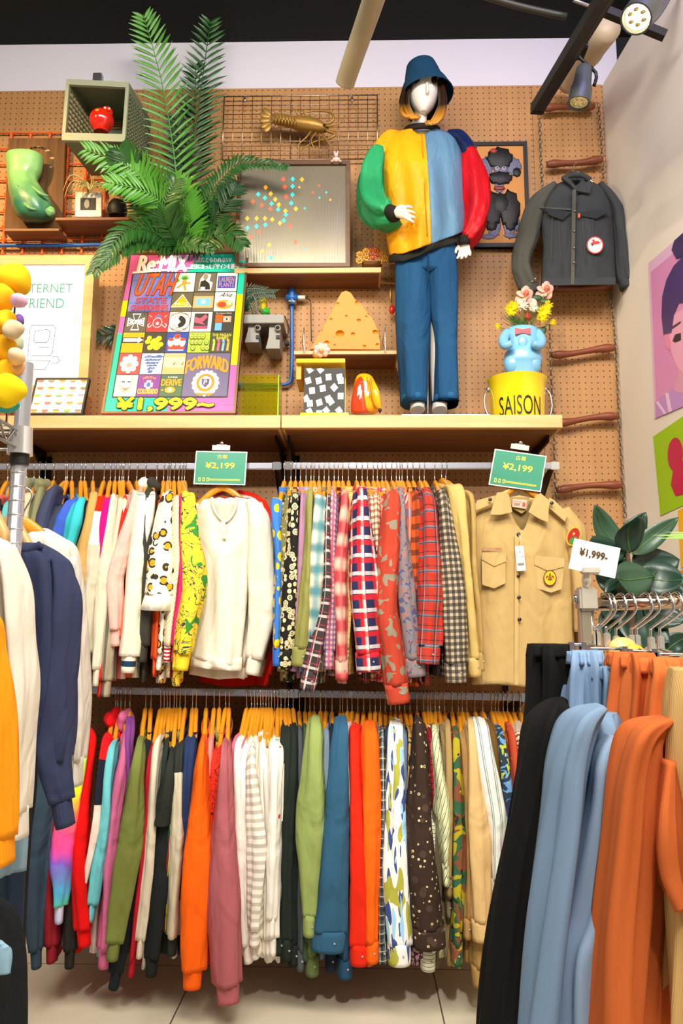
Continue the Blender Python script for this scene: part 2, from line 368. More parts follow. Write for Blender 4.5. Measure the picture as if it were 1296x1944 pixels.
# pegboard -------------------------------------------------------
def pegmat(px_, tint):
    m = mat('pegboard_'+tint, tint, .55); n = NB(m); o, x, y, z = n.obj()
    t = n.n.new('ShaderNodeNewGeometry'); s = n.n.new('ShaderNodeSeparateXYZ'); n.l.new(t.outputs['Position'], s.inputs[0]); x, z = s.outputs[0], s.outputs[2]
    G = .0275
    fx = n.m('SUBTRACT', n.m('MODULO', n.m('ADD', x, 200*G-px_*G+G/2), G), G/2); fz = n.m('SUBTRACT', n.m('MODULO', n.m('ADD', z, 50*G-EYE-.22*G+G/2), G), G/2)
    d = n.m('SQRT', n.m('ADD', n.m('MULTIPLY', fx, fx), n.m('MULTIPLY', fz, fz))); h = n.m('LESS_THAN', d, .0030)
    g = n.noise(n.map(t.outputs['Position'], (14, 1, 1.3)), 1, 4, dist=1.2); g2 = n.noise(n.map(t.outputs['Position'], (3, 1, .5)), 1, 2, dist=2)
    c = n.mix(g, '#a67846', '#c99b60'); c = n.mix(n.m('MULTIPLY', g2, .5), c, '#a66d42'); n.col(n.mix(h, c, '#2a1509')); n.bump(n.m('SUBTRACT', 1, h), .5, .002); return m
xs = [XL+.01, P(547, 600, 0).x, P(1024, 600, 0).x, XC-.001]
for i in range(3):
    o = struct(box('wall_back_pegboard', (xs[i], 0, .02), (xs[i+1]-.0015, .012, ZP), pegmat((.1, .31, .6)[i], 'abc'[i] and ('#a87848', '#a87849', '#a8784a')[i])))
# ---------------------------------------------------------------- shelf and rails
SY = -.41; ZT = P(600, 788, SY).z; ZB = P(600, 812, SY).z
xr = P(1067, 795, SY).x
under = mat('shelf_underside', '#8d5f36', .6, 0, wood=('#6f4722', (2, 25, 25)))
def curved_bracket(parent, x, z, d=.3, h=.16, name='bracket'):
    a = Acc(); y0 = -.0
    pts = [(y0, 0), (-d, 0), (-d, -.03), (-.12, -.035), (-.05, -.08), (-.035, -.16), (y0, -h-.06)]
    v = [V((x-.004, p, z+q)) for p, q in pts]+[V((x+.004, p, z+q)) for p, q in pts]; k = len(pts)
    f = [tuple(range(k)), tuple(range(2*k-1, k-1, -1))]+[(i, i+k, (i+1) % k+k, (i+1) % k) for i in range(k)]
    a.add(v, f); return a.build(name, blackm, parent)
def wall_shelf(x0, x1, lab, brx):
    t = thing('wall_shelf', lab, 'shelf', ((x0+x1)/2, 0, ZT), 'long display shelves over the upper rails')
    o = box('shelf_board', (x0, SY, ZB), (x1, -.001, ZT), beech, t, .0015)
    box('bottom_panel', (x0+.012, SY+.03, ZB-.0015), (x1-.012, -.002, ZB+.004), under, t)
    for b in brx: curved_bracket(t, b, ZB-.002)
    return t
xm = P(533, 800, SY).x
wall_shelf(XL+.6, xm-.002, 'long beech shelf holding the green vase frames and large poster, left of the joint', [P(78, 870, -.05).x, xm-.03])
wall_shelf(xm+.002, xr, 'long beech shelf holding the dressed mannequin and yellow bucket, right of the joint', [xm+.02, xr-.03])
RY = -.36
def rail(px0, py0, px1, py1, lab, ends, grp):
    a = P(px0, py0, RY); b = P(px1, py1, RY); t = thing('clothes_rail', lab, 'clothes rail', (a+b)/2, grp)
    x = (b-a); q = V((0, .012, 0)); z = V((0, 0, .026)); m = Acc(); m.add(obox(a-q/2-z/2, x, q, z), BF)
    o = m.build('bar', mat('rail_chrome', '#b9bac4', .2, .72), t); bevel(o, .003)
    for e in ends:
        c = a.lerp(b, e); s = V((0, 0, 1)); m = Acc()
        xo = .006*(1 if e < .5 else -1)
        pts = [(RY+.012, .012), (RY+.012, -.016), (-.05, -.16), (-.014, -.2), (-.014, -.06)]
        for sx in (-.004+xo, .004+xo): m.v += [V((c.x+sx, p, c.z+q_)) for p, q_ in pts]
        m.f = [(0, 1, 2, 3, 4), (9, 8, 7, 6, 5)]+[(i, i+5, (i+1) % 5+5, (i+1) % 5) for i in range(5)]; m.mi = [0]*7
        m.build('arm', blackm, t); box('end_cap', (c.x-.018, RY-.009, c.z-.016), (c.x+.018, RY+.009, c.z+.016), chrome, t, .003)
        box('wall_upright', (c.x+xo-.009, -.016, c.z-.26), (c.x+xo+.009, -.001, c.z+.12), blackm, t)
    return a, b
UA = rail(-60, 886.5, 534, 885, 'chrome upper rail carrying sweatshirts, left of the shelf joint', (.14, .985), 'square chrome clothes rails')
UB = rail(538, 884.5, 1060, 884.5, 'chrome upper rail carrying checked shirts and the beige scout shirt', (.02, .985), 'square chrome clothes rails')
LA = rail(60, 1308.5, 545, 1316.5, 'chrome lower rail carrying red, olive and white sweatshirts', (.03, .985), 'square chrome clothes rails')
LB = rail(549, 1316.5, 1003, 1324, 'chrome lower rail carrying button-up shirts in blue, brown and beige', (.02, .985), 'square chrome clothes rails')
def railz(x, up):
    A, B = ((UA if x < UA[1].x else UB) if up else (LA if x < LA[1].x else LB)); k = (x-A.x)/(B.x-A.x); return A.z+(B.z-A.z)*k
# ---------------------------------------------------------------- ceiling things
def pipe(name, pts, r, m, lab, catg, extra=()):
    o = tube(name, pts, r, m, None, 16, 3); return tag(o, lab, catg)
tan = mat('painted_pipe', '#a3987e', .45); a_ = P(655, 158, -.9); 
pipe('ceiling_pipe', [P(655, 158, -.75), P(662, 135, -.8), P(700, 25, -1.05), P(722, -40, -1.22), P(742, -95, -1.38)], .036, tan, 'thick beige pipe sloping up from the white wall to the black ceiling, above the mannequin', 'pipe')
t = thing('ceiling_duct', 'beige round duct with joint ring behind the black lighting track, top right corner', 'duct', P(1120, 110, -.3))
tube('duct_tube', [P(1075, 160, -.12), P(1100, 128, -.25), P(1155, 55, -.6)], .048, mat('duct_paint', '#b9a88c', .5), t, 18, 3)
a0, b0 = P(1118, 104, -.352), P(1124, 96, -.395); tube('joint_ring', [a0, b0], .052, mat('duct_ring', '#cdc2ac', .4), t, 18, 1)
def bar3(name, a, b, wx, wz, m, parent=None, lab=None):
    a, b = V(a), V(b); d = (b-a); s = d.cross(V((0, 0, 1))).normalized()*wx; u = s.cross(d).normalized()*wz
    o = mesh(name, obox(a-s/2-u/2, s, u, d), [(0, 1, 2, 3), (7, 6, 5, 4), (4, 5, 1, 0), (5, 6, 2, 1), (6, 7, 3, 2), (7, 4, 0, 3)], m, parent, False, label=lab); return o
t = thing('lighting_track', 'black ceiling track running from the top right towards the pegboard wall', 'lighting track', P(1100, 80, -1.1))
ta, tb = P(1021, 203, -.62), P(1190, -75, -1.42)
bar3('track_body', ta, tb, .046, .038, black, t); bar3('track_slot', ta+V((.012, 0, -.018)), tb+V((.012, 0, -.018)), .008, .004, mat('track_lip', '#4a4a44', .3, .8), t)
e_ = (tb-ta).normalized(); bar3('end_cap', ta-e_*.02, ta+e_*.002, .048, .04, blackm, t)
def spotlamp(top, nose, r, lab, glow, arm):
    top, nose = V(top), V(nose); d = (nose-top); t = thing('track_spotlight', lab, 'spotlight', top, 'black track spotlights'); L_ = d.length; d.normalize()
    q = V((0, 0, 1)).rotation_difference(d).to_matrix()
    prof = [(.0, 0), (r*.6, 0), (r*.72, L_*.08), (r*.85, L_*.5), (r, L_*.62), (r*1.02, L_), (r*.9, L_), (r*.84, L_*.93), (.0, L_*.92)]
    v, f = lathe_geo(prof, (0, 0, 0), 24); o = mesh('lamp_housing', [top+q @ x for x in v], f, mat('lamp_grey', '#5a6064', .35, .6), t); o.data.set_sharp_from_angle(angle=.7)
    v, f = lathe_geo([(0, 0), (r*.8, 0), (r*.8, .004), (0, .004)], (0, 0, L_*.93), 24); mesh('lens', [top+q @ x for x in v], f, glow, t)
    if 'em' not in glow.name:
        pass
    a = Acc()
    for k in range(6):
        c = top+q @ V((math.cos(k*PI/3)*r*.46, math.sin(k*PI/3)*r*.46, L_*.955)); v, f = ell_geo(c, (r*.2, r*.2, r*.1), n=10, m=6); a.add(v, f)
    a.build('reflector_cells', mat('reflector', '#e8dfb0', .15, .9), t, True)
    tube('yoke', [V(arm), V(arm)+V((0, 0, -.03)), top+q @ V((-r*1.1, 0, L_*.1)), top+q @ V((-r*1.1, 0, L_*.45))], .006, blackm, t, 8, 3)
    box('track_adapter', V(arm)-V((.02, .035, .012)), V(arm)+V((.02, .035, .02)), blackm, t, .004)
gl = mat('lens_lit', '#fff2cc', .3, 0, em=('#ffe9b0', 9)); gd = mat('lens_dim', '#c8b878', .2, .5, em=('#ffdf90', .25))
spotlamp(P(1109, 128, -.85), P(1098, 197, -.85), .039, 'dark grey spotlight hanging from the track, unlit with visible bulb cells', gd, P(1101, 97, -.86))
spotlamp(P(1258, -38, -1.15), P(1207, 36, -1.22), .048, 'larger grey spotlight shining bright white at the top right edge', gl, P(1240, -70, -1.2))
o = pipe('conduit_pipe', [P(880, -20, -.9), P(960, 5, -.9), P(1010, 18, -.9), P(1075, 32, -.9)], .012, mat('dark_pipe', '#26261f', .5), 'thin black conduit crossing the dark ceiling above the track', 'pipe')
o = pipe('cable_tie', [P(1124, 20, -.88), P(1127, 28, -.88), P(1116, 42, -.88)], .003, white, 'white cable tie dangling from the black conduit', 'cable tie')
o = pipe('silver_strut', [P(1088, 0, -.93), P(1136, 18, -.9)], .006, steel, 'short silver strut on the black conduit near the top edge', 'strut')
t = thing('cable_bundle', 'bundle of grey cables draped over the top of the right partition', 'cables', P(1245, 30, -.9))
for k in range(4): tube('cable', [P(1285-k*6, -30, -.75), P(1262-k*5, 12, -.75), P(1243-k*5, 38, -.75), P(1228-k*4, 48, -.75)], .006, mat('grey_cable', '#5c5a5e', .5), t)
o = bar3('ceiling_bar', P(1150, 22, -.75), P(1262, 68, -.75), .03, .03, black); tag(o, 'short black steel bar behind the bright spotlight', 'bar')
# ================================================================ things on the wall
YW = -.004
# orange safety net ------------------------------------------------
om = mat('orange_plastic', '#f2641c', .4); a = Acc()
zz = [P(60, y, YW-.012).z for y in (252, 282, 312, 342, 372, 402, 432, 455, 484)]; xx = [P(x, 350, YW-.012).x for x in (-20, 14, 51, 88, 125, 162, 199)]
for z in zz: a.add(*tube_geo([V((xx[0], -.014, z)), V((xx[-1], -.014, z))], .0034, 6, 1))
for i, x in enumerate(xx):
    for z, z2 in zip(zz, zz[1:]):
        a.add(*tube_geo([V((x, -.014, z)), V((x, -.014, (z+z2)/2)), V((x, -.014, z2))], [.010, .0036, .010], 6, 2))
tag(a.build('safety_net', om, None, True), 'orange plastic safety netting with rounded cells pinned to the pegboard', 'netting')
# blue air hose ------------------------------------------------
t = thing('air_hose', 'blue air hose on the pegboard running behind the poster to a blue brass-fitted connector', 'hose', P(550, 640, -.02))
bm_ = mat('blue_hose', '#1f62b4', .35)
tube('hose', [P(-40, 466, -.03), P(120, 466, -.03), P(215, 467, -.03), P(255, 500, -.03), P(300, 620, -.025), P(370, 728, -.025), P(450, 731, -.025), P(525, 731, -.025), P(548, 727, -.025), P(553, 710, -.025), P(554, 650, -.025), P(554, 575, -.025)], .0085, bm_, t, 10, 4)
tube('connector_body', [P(554, 578, -.035), P(554, 568, -.035), P(554, 555, -.035), P(554, 547, -.035)], [.012, .014, .018, .01], bm_, t, 12, 2)
tube('side_outlet', [P(543, 565, -.035), P(565, 565, -.035)], .016, bm_, t, 12, 1); tube('white_plug', [P(565, 565, -.035), P(579, 565, -.035)], .010, mat('white_plastic', '#e8e6e0', .4), t, 10, 1)
tube('clamp', [P(545, 573, -.035), P(563, 573, -.035)], .012, steel, t, 10, 1)
tube('black_cable', [P(579, 565, -.03), P(589, 572, -.03), P(590, 600, -.03), P(591, 648, -.03)], .0025, black, t, 6, 4)
# wooden plaque with green vase --------------------------------
t = thing('wooden_plaque', 'weathered dark wooden board with a worn ring mark behind the green vase', 'board', P(62, 350, -.04))
bl, br, tl = P(8, 436, -.05), P(118, 436, -.05), P(16, 262, -.05); wm = mat('weathered_wood', '#7a5226', .7, 0, wood=('#4a2e12', (30, 2, 2)))
slab('board', bl, br-bl, tl-bl, .02, wm, t, bev=.002)
ar = Art(bl, br-bl, tl-bl); pm = mat('ring_mark', '#4a3a20', .7); pm2 = mat('ring_mark_pale', '#b89a62', .7)
for k in range(26):
    q = -.4+k*.16; ar.disc(.52+.27*math.cos(q), .74+.155*math.sin(q), .03+.01*(k % 3), .012, pm if k % 4 else pm2, 1, 8, q)
ar.build('ring_mark', t)
pbox('ledge', 8, 434, 112, 438, -.125, -.03, dkwood, t, .001)
gm = mat('green_glaze', '#6fc070', .35, 0, coat=.3); n_ = NB(gm); o_, x_, y_, z_ = n_.obj(); n_.col(n_.mix(n_.m('MULTIPLY_ADD', z_, -7.0, n_.m('SUBTRACT', n_.noise(o_, 9, 3, dist=1), .25)), '#8cc878', '#2f7a5c')); n_.bump(n_.noise(o_, 22, 3), .35, .006)
t = thing('green_vase', 'lumpy green ceramic vase shaped like a headless torso, on the wooden board', 'vase', P(60, 420, -.14))
Yg = -.105; k_ = MP(Yg)
def row(px0, px1, py, Y, dep): c = P((px0+px1)/2, py, Y); return (c, V(((px1-px0)/2*MP(Y), 0, 0)), V((0, dep, 0)))
loft('vase_body', [row(9, 84, 296, Yg, .055), row(8, 85, 302, Yg, .058), row(10, 80, 325, Yg, .055), row(12, 72, 340, Yg, .055), row(14, 84, 360, Yg, .065), row(18, 100, 382, Yg, .07), row(22, 104, 398, Yg, .065), row(32, 98, 412, Yg, .055), row(48, 84, 418, Yg, .03)], gm, t, 28, 4, (.004, 3), 3, label='wavy lumpy body')
o = ell('vase_opening', P(47, 298, Yg), (.07, .05, .006), mat('vase_inside', '#3c6a42', .6), t)
ell('tail_nub', P(96, 402, Yg-.05), (.022, .02, .022), gm, t, 3, .05)
for (q1, q2) in (((26, 345), (46, 350)), ((60, 352), (92, 372)), ((40, 380), (70, 398))):
    tube('crease', [P(q1[0], q1[1], Yg-.055), P((q1[0]+q2[0])/2, (q1[1]+q2[1])/2+5, Yg-.066), P(q2[0], q2[1], Yg-.055)], [.003, .008, .003], gm, t, 8, 3)
# little brown shelf with framed photo, air plant, black pot ----
t = thing('small_shelf', 'small brown wooden wall shelf under the palm leaves, holding a white photo frame', 'shelf', P(180, 430, -.1))
pbox('shelf_board', 105, 413, 245, 417, -.15, -.002, dkwood, t, .001)
zs = P(122, 414, -.2).z
t = thing('photo_frame', 'small white frame with a grey photo on the brown shelf', 'photo frame', P(168, 410, -.16))
bl, br, tl = P(142, 411, -.135), P(192, 411, -.135), P(143, 364, -.12); slab('frame', bl, br-bl, tl-bl, .018, mat('white_frame', '#e6e2da', .5), t, bev=.002)
ar = Art(bl, br-bl, tl-bl); ar.rect(.2, .25, .8, .75, mat('photo_grey', '#4c4a48', .3)); ar.disc(.45, .5, .1, .18, mat('photo_pale', '#a9a49c', .3), 2); ar.build('photo', t)
t = thing('round_pot', 'small black round pot beside the white photo frame', 'pot', P(222, 410, -.15))
lathe('pot_body', [(.01, 0), (.035, .002), (.046, .03), (.04, .06), (.03, .075), (.026, .075), (.03, .06), (.01, .05)], P(222, 412, -.1), black, t, 20)
t = thing('air_plant', 'pale curly air plant arching above the white photo frame', 'plant', P(165, 370, -.14)); lm = mat('pale_leaf', '#c5c07a', .6)
a = Acc()
for k in range(22):
    q = R.uniform(0, 2*PI); l = R.uniform(.05, .15); d = V((math.cos(q), .35*math.sin(q)-.15, 0)); b = P(172, 362, -.16)
    a.add(*tube_geo([b, b+d*l*.4+V((0, 0, l*.35)), b+d*l*.8+V((0, 0, l*.3)), b+d*l+V((0, 0, -l*.25))], [.0035, .003, .002, .0008], 5, 3))
a.build('leaves', lm, t, True)
# grey crate ---------------------------------------------------
t = thing('storage_crate', 'grey green plastic crate fixed on the wall, open side outwards with pierced walls', 'crate', P(195, 230, -.2))
cm = mat('crate_plastic', '#6a7158', .5); YF, YB = -.34, -.09
fl, fr = P(121, 268, YF), P(235, 271, YF); ftl, ftr = P(130, 152, YF), P(243, 158, YF)
sk = V((.02, 0, 0))
c8 = {'bl': fl, 'br': fr, 'tl': ftl, 'tr': ftr}; back = {k: V((v.x+.03, YB, v.z+.0)) for k, v in c8.items()}
def plate(name, a_, b_, c_, d_, th, m, parent):     # quad a b c d with thickness towards the crate middle
    N = (b_-a_).cross(d_-a_).normalized()*th; return mesh(name, [a_, b_, c_, d_, a_+N, b_+N, c_+N, d_+N], BF, m, parent, False)
plate('bottom_wall', c8['bl'], c8['br'], back['br'], back['bl'], .006, cm, t)
plate('top_wall', c8['tl'], c8['tr'], back['tr'], back['tl'], -.006, cm, t)
plate('back_wall', back['bl'], back['br'], back['tr'], back['tl'], -.005, cm, t)
def lattice(name, a_, b_, c_, d_, nu, nv, parent):
    """pierced wall: bars both ways, closed margin"""
    A = Acc(); N = (b_-a_).cross(d_-a_).normalized()*.006
    def q(u, v): return (a_.lerp(b_, u)).lerp(d_.lerp(c_, u), v)
    def cell(u0, v0, u1, v1): A.add([q(u0, v0), q(u1, v0), q(u1, v1), q(u0, v1)]+[p+N for p in (q(u0, v0), q(u1, v0), q(u1, v1), q(u0, v1))], BF)
    cell(0, 0, 1, .07); cell(0, .86, 1, 1); cell(0, .07, .05, .86); cell(.95, .07, 1, .86)
    for i in range(1, nu): u = .05+.9*i/nu; cell(u-.013, .07, u+.013, .86)
    for j in range(1, nv): v = .07+.79*j/nv; cell(.05, v-.012, .95, v+.012)
    return A.build(name, cm, parent)
lattice('left_wall', c8['bl'], back['bl'], back['tl'], c8['tl'], 9, 9, t); lattice('right_wall', c8['br'], back['br'], back['tr'], c8['tr'], 12, 12, t)
A = Acc()
for (p, q_, w_) in ((c8['bl'], c8['br'], .035), (c8['tl'], c8['tr'], .026)): 
    sgn = 1 if p is c8['bl'] else -1
    A.add(obox(p-V((.006, .008, 0)), q_-p+V((.012, 0, 0)), V((0, .014, 0)), V((0, 0, sgn*w_))), BF)
for (p, q_) in ((c8['bl'], c8['tl']), (c8['br'], c8['tr'])): A.add(obox(p-V((.007, .0075, -.02)), V((.014, 0, 0)), V((0, .013, 0)), (q_-p)*.86), BF)
A.build('front_rim', mat('crate_rim', '#9aa084', .5), t)
A = Acc()
for gx in (.3, .62):
    for k in range(3):
        p = back['tl'].lerp(back['tr'], gx)+V((0, -.007, -.03-.013*k)); A.add(obox(p, V((.05, 0, 0)), V((0, .002, 0)), V((0, 0, .006))), BF)
A.build('handle_slots', mat('slot_glow', '#c98f4a', .6), t)
o = tag(box('bulldog_clip', P(175, 155, -.22), P(197, 146, -.19), steel, None, .003), 'small metal clip on top of the grey crate', 'clip')
# red ceramic ornament in the crate
rm = mat('red_glaze', '#d8240f', .12, 0, coat=1); t = thing('red_ornament', 'glossy red round ceramic ornament with an orange knob inside the grey crate', 'ornament', P(192, 250, -.3))
cc = P(192, 238, -.3); k_ = MP(-.3)
lathe('body', [(.012, 0), (.022*1.4, .0), (.03, .012), (.046, .03), (.054, .055), (.05, .08), (.034, .098), (.012, .104)], P(192, 252, -.27), rm, t, 28)
ell('side_lobe', P(203, 216, -.28), (.026, .024, .032), rm, t, 5, .04); ell('orange_knob', P(186, 212, -.31), (.014, .013, .012), mat('orange_glaze', '#f08a1c', .2, 0, coat=1), t)
for e in ((199, 205), (207, 206)): ell('dimple', P(*e, -.315), (.005, .004, .005), mat('dimple_pale', '#f2d8c8', .3), t)
# internet friend light box ---------------------------------------
t = thing('light_box', 'white lit light box in a pale wood frame reading INTERNET FRIEND with a computer drawing', 'light box', P(85, 620, -.2))
bl, br, tl = P(-14, 733, -.17), P(152, 733, -.17), P(-14, 504, -.17); tr_ = P(163, 503, -.17); br = V((tr_.x, br.y, br.z))
tl = V((bl.x, tl.y, tl.z)); X_, Y_ = br-bl, tl-bl
slab('panel', bl, X_, Y_, .01, mat('lit_panel', '#f4f8ff', .25, 0, em=('#eef4ff', .62)), t)
fw = .042; xn = X_.normalized(); yn = Y_.normalized()
rim('wood_frame', bl-xn*fw-yn*fw, X_+2*xn*fw, Y_+2*yn*fw, fw, .06, beech, t, .012)
ar = Art(bl, X_, Y_); tm = mat('teal_ink', '#0f8f7c', .5); ink = mat('grey_ink', '#565a74', .5)
U = lambda px: (px+14)/ (177.0); W = lambda py: (733-py)/229.0
ar.text('INTERNET', U(22), W(557), U(138), W(540), tm, 1); ar.text('FRIEND', U(38), W(587), U(122), W(568), tm, 1)
L_ = lambda pts, wd=.003: ar.line([(U(x), W(y)) for x, y in pts], wd, ink, 1)
L_([(54, 678), (55, 626), (58, 619), (102, 619), (108, 625), (104, 672), (100, 677), (62, 677)]); L_([(64, 647), (66, 630), (90, 627), (97, 631), (95, 648), (90, 652), (68, 652), (64, 647)]); L_([(76, 661), (97, 661)])
L_([(42, 703), (52, 684), (60, 686), (100, 686), (92, 702), (42, 703)]); L_([(104, 677), (116, 679), (121, 686), (116, 690), (103, 690)]); ar.build('drawing', t)
# lips print ------------------------------------------------------
t = thing('lips_print', 'black framed print of rows of coloured lips leaning on the shelf', 'framed print', P(115, 750, -.3))
bl, br, tl = P(52, 787, -.37), P(160, 787, -.37), P(52, 718, -.31); tr_ = P(172, 718, -.31); br = V((tr_.x-.003, br.y, br.z)); tl.x = bl.x; X_, Y_ = br-bl, tl-bl
slab('print_sheet', bl, X_, Y_, .012, mat('print_paper', '#ece6da', .3), t); rim('frame', bl, X_, Y_, .008, .014, black, t, .003)
ar = Art(bl, X_, Y_); cols = ['#e2574a', '#b7d23a', '#8f74ae', '#e0566e', '#f0a284', '#e6c832', '#49a848', '#e0962e', '#4c6ab0', '#f2c6b4', '#c84a2a', '#e88a2a', '#d8542e', '#f0a05a', '#e07820', '#3a9a58']
i = 0
for r_ in range(5):
    for c_ in range(5):
        u = .1+.2*c_+.02*(r_ % 2); v = .92-.205*r_; m1 = mat('lip', cols[(i*7) % 16], .4); m2 = mat('lip', cols[(i*5+3) % 16], .4); i += 1
        if v < .06: continue
        ar.poly([(u-.07, v+.01), (u-.03, v+.045), (u, v+.03), (u+.03, v+.045), (u+.07, v+.01), (u, v)], m1, 1); ar.poly([(u-.07, v+.008), (u, v-.002), (u+.07, v+.008), (u+.03, v-.04), (u-.03, v-.04)], m2, 1)
ar.build('lips', t)
# wire grid with lobster -----------------------------------------
t = thing('wire_grid', 'chrome wire grid panel hung high on the pegboard', 'wire grid', P(570, 245, -.03)); A = Acc()
def gline(p, q_, r_): A.add(*tube_geo([p, q_], r_, 6, 1))
x0, x1 = P(424, 240, -.03).x, P(716, 240, -.03).x; zt_, zb_ = P(570, 182, -.03).z, P(570, 303, -.03).z
for k in range(8): z = zt_+(zb_-zt_)*k/7; gline(V((x0, -.03, z)), V((x1, -.03, z)), .0032 if k in (0, 7) else .002)
for k in range(17): x = x0+(x1-x0)*k/16; gline(V((x, -.034, zt_)), V((x, -.034, zb_)), .0032 if k in (0, 16) else .0016)
A.build('grid_wires', mat('dull_wire', '#b5a48c', .3, 1), t, True)
for px in (465, 668): tube('hook', [P(px, 180, -.002), P(px, 184, -.04), P(px, 194, -.04)], .004, chrome, t, 8, 2)
gold = mat('gold_paint', '#a87f38', .42, .45, bump=(60, .3, .003)); t = thing('lobster_figure', 'gold painted lobster mounted sideways on the wire grid', 'lobster', P(570, 238, -.09)); Yl = -.09
def seg(px, py, ry, rd): return (P(px, py, Yl), V((0, 0, ry*MP(Yl))), V((0, -rd, 0)))
loft('abdomen', [seg(517, 226, 8, .015), seg(524, 226, 11, .02), seg(535, 228, 11.5, .024), seg(550, 231, 12, .026), seg(562, 234, 13, .028)], gold, t, 20, 4, label='ringed tail body')
for k in range(7): px = 522+k*6; v, f = tube_geo([P(px+.4*0, 226+k-11.3, Yl-.008), P(px+1.5, 226+k-4, Yl-.03), P(px+1.5, 226+k+4, Yl-.03), P(px, 226+k+11.5, Yl-.008)], .004, 6, 3); mesh('tail_ring', v, f, gold, t)
loft('carapace', [seg(556, 233, 11, .026), seg(566, 234, 15, .032), seg(585, 237, 16.5, .036), seg(603, 240, 14, .032), seg(616, 243, 9, .022), seg(624, 244, 4, .008)], gold, t, 22, 4)
for k, (dx, dy, an) in enumerate(((-9, -15, -50), (-16, -8, -20), (-17, 2, 5), (-14, 12, 35), (-6, 18, 60))):
    c = P(511+dx*.5, 226+dy*.9, Yl); rot = Matrix.Rotation(math.radians(-an), 3, 'Y'); ell('tail_fan', c, (.026, .005, .015), gold, t, k, 0, rot=rot)
for pts in ([(618, 238), (632, 228), (628, 214), (600, 210), (575, 215), (560, 222)], [(616, 247), (636, 255), (622, 264), (600, 268), (578, 280), (570, 290)], [(600, 252), (590, 266), (596, 284), (586, 300)], [(606, 254), (606, 275), (608, 298)], [(612, 254), (622, 270), (634, 282)], [(590, 250), (580, 262), (566, 276), (570, 296)], [(616, 240), (640, 236), (656, 220)], [(618, 246), (640, 250), (644, 262)], [(570, 222), (560, 210), (552, 203)], [(585, 224), (576, 212), (566, 208)]):
    L = len(pts); tube('leg', [P(x, y, Yl-.02-.012*math.sin(i_*1.3)) for i_, (x, y) in enumerate(pts)], [.0075-.0055*i_/(L-1) if L > 4 else .005-.0035*i_/(L-1) for i_ in range(L)], gold, t, 7, 3)
for px, py in ((615, 237), (617, 249)): ell('eye', P(px, py, Yl-.028), (.005, .005, .005), black, t)
# ---------------------------------------------------------------- mirror frame shelf
t = thing('frame_shelf', 'pale wooden wall shelf under the framed light panel', 'shelf', P(590, 525, -.1)); pbox('shelf_board', 445, 509, 723, 517, -.16, -.002, beech, t, .001); pbox('under_board', 450, 517, 719, 519, -.155, -.002, dkwood, t)
t = thing('light_artwork', 'wood framed glass panel with tiny coloured lights and a bright reflection, under the wire grid', 'light panel', P(553, 410, -.12))
bl, br, tl = P(446, 508.5, -.135), P(664, 508.5, -.135), P(446, 308, -.135); tl.x = bl.x; X_, Y_ = br-bl, tl-bl
gls = mat('ribbed_glass', '#8c8572', .22, .35, coat=.6); n_ = NB(gls); n_.bump(n_.m('SINE', n_.m('MULTIPLY', n_.obj()[1], 900)), .25, .001)
slab('glass', bl, X_, Y_, .01, gls, t); rim('frame', bl, X_, Y_, .018, .11, mat('walnut', '#6b4524', .45, 0, wood=('#4a2c14', (3, 30, 30))), t, .012)
o_m, t_m, r_m = (mat('led_amber', '#f09a1c', .3, 0, em=('#ff9a10', .9)), mat('led_teal', '#2ab8b8', .3, 0, em=('#20c8c8', .7)), mat('led_red', '#ef5a3c', .3, 0, em=('#ff4020', .8)))
led = [(501, 357, 0), (535, 341, 2), (553, 341, 1), (571, 342, 0), (487, 370, 1), (511, 369, 0), (538, 356, 2), (553, 355, 1), (566, 357, 0), (477, 384, 2), (500, 377, 1), (520, 380, 0), (541, 375, 2), (553, 371, 1), (494, 391, 2), (513, 388, 1), (527, 390, 0), (551, 387, 1), (511, 398, 2), (526, 399, 1), (540, 402, 0), (467, 416, 0), (485, 416, 0), (501, 416, 0), (541, 409, 1), (515, 418, 0), (537, 420, 1), (468, 434, 1), (485, 431, 1), (502, 428, 1), (530, 425, 0), (491, 442, 2), (475, 451, 2), (604, 354, 2), (618, 367, 1), (592, 367, 2), (605, 377, 1), (626, 381, 0), (577, 397, 1), (510, 466, 0), (550, 430, 2), (560, 398, 0), (514, 490, 1), (497, 478, 0), (577, 474, 1), (560, 460, 2)]
for px, py, c in led:
    u = (px-446)/218; v = (508.5-py)/200.5; dim = .5 if px > 560 and py > 345 else 1; ar = Art(bl, X_, Y_); ar.poly([(u-.017*dim-.003, v), (u, v-.022*dim-.003), (u+.017*dim+.003, v), (u, v+.022*dim+.003)], (o_m, t_m, r_m)[c], 1); ar.build('coloured_light', t)
t = thing('pink_rabbit', 'tiny pale pink rabbit figurine on top of the wooden frame', 'figurine', P(638, 305, -.15)); pk = mat('pale_pink', '#f0c4bc', .4)
ell('body', P(638, 303, -.15), (.018, .012, .012), pk, t); ell('head', P(638, 294, -.15), (.010, .009, .010), pk, t)
for d in (-3, 3): ell('ear', P(638+d, 289, -.15), (.0035, .003, .008), pk, t)
for d in (-8, 8): ell('foot', P(638+d, 306, -.158), (.006, .007, .005), pk, t)
t = thing('glass_flowers', 'amber glass flower ornament on the end of the shelf by the mannequin', 'ornament', P(705, 500, -.14)); rr = random.Random(3)
am = [mat('amber_glass', '#e8a010', .08, 0, tr=.35, coat=1), mat('orange_glass', '#e86a18', .08, 0, tr=.3, coat=1), mat('brown_glass', '#7a4a16', .1, 0, coat=1)]
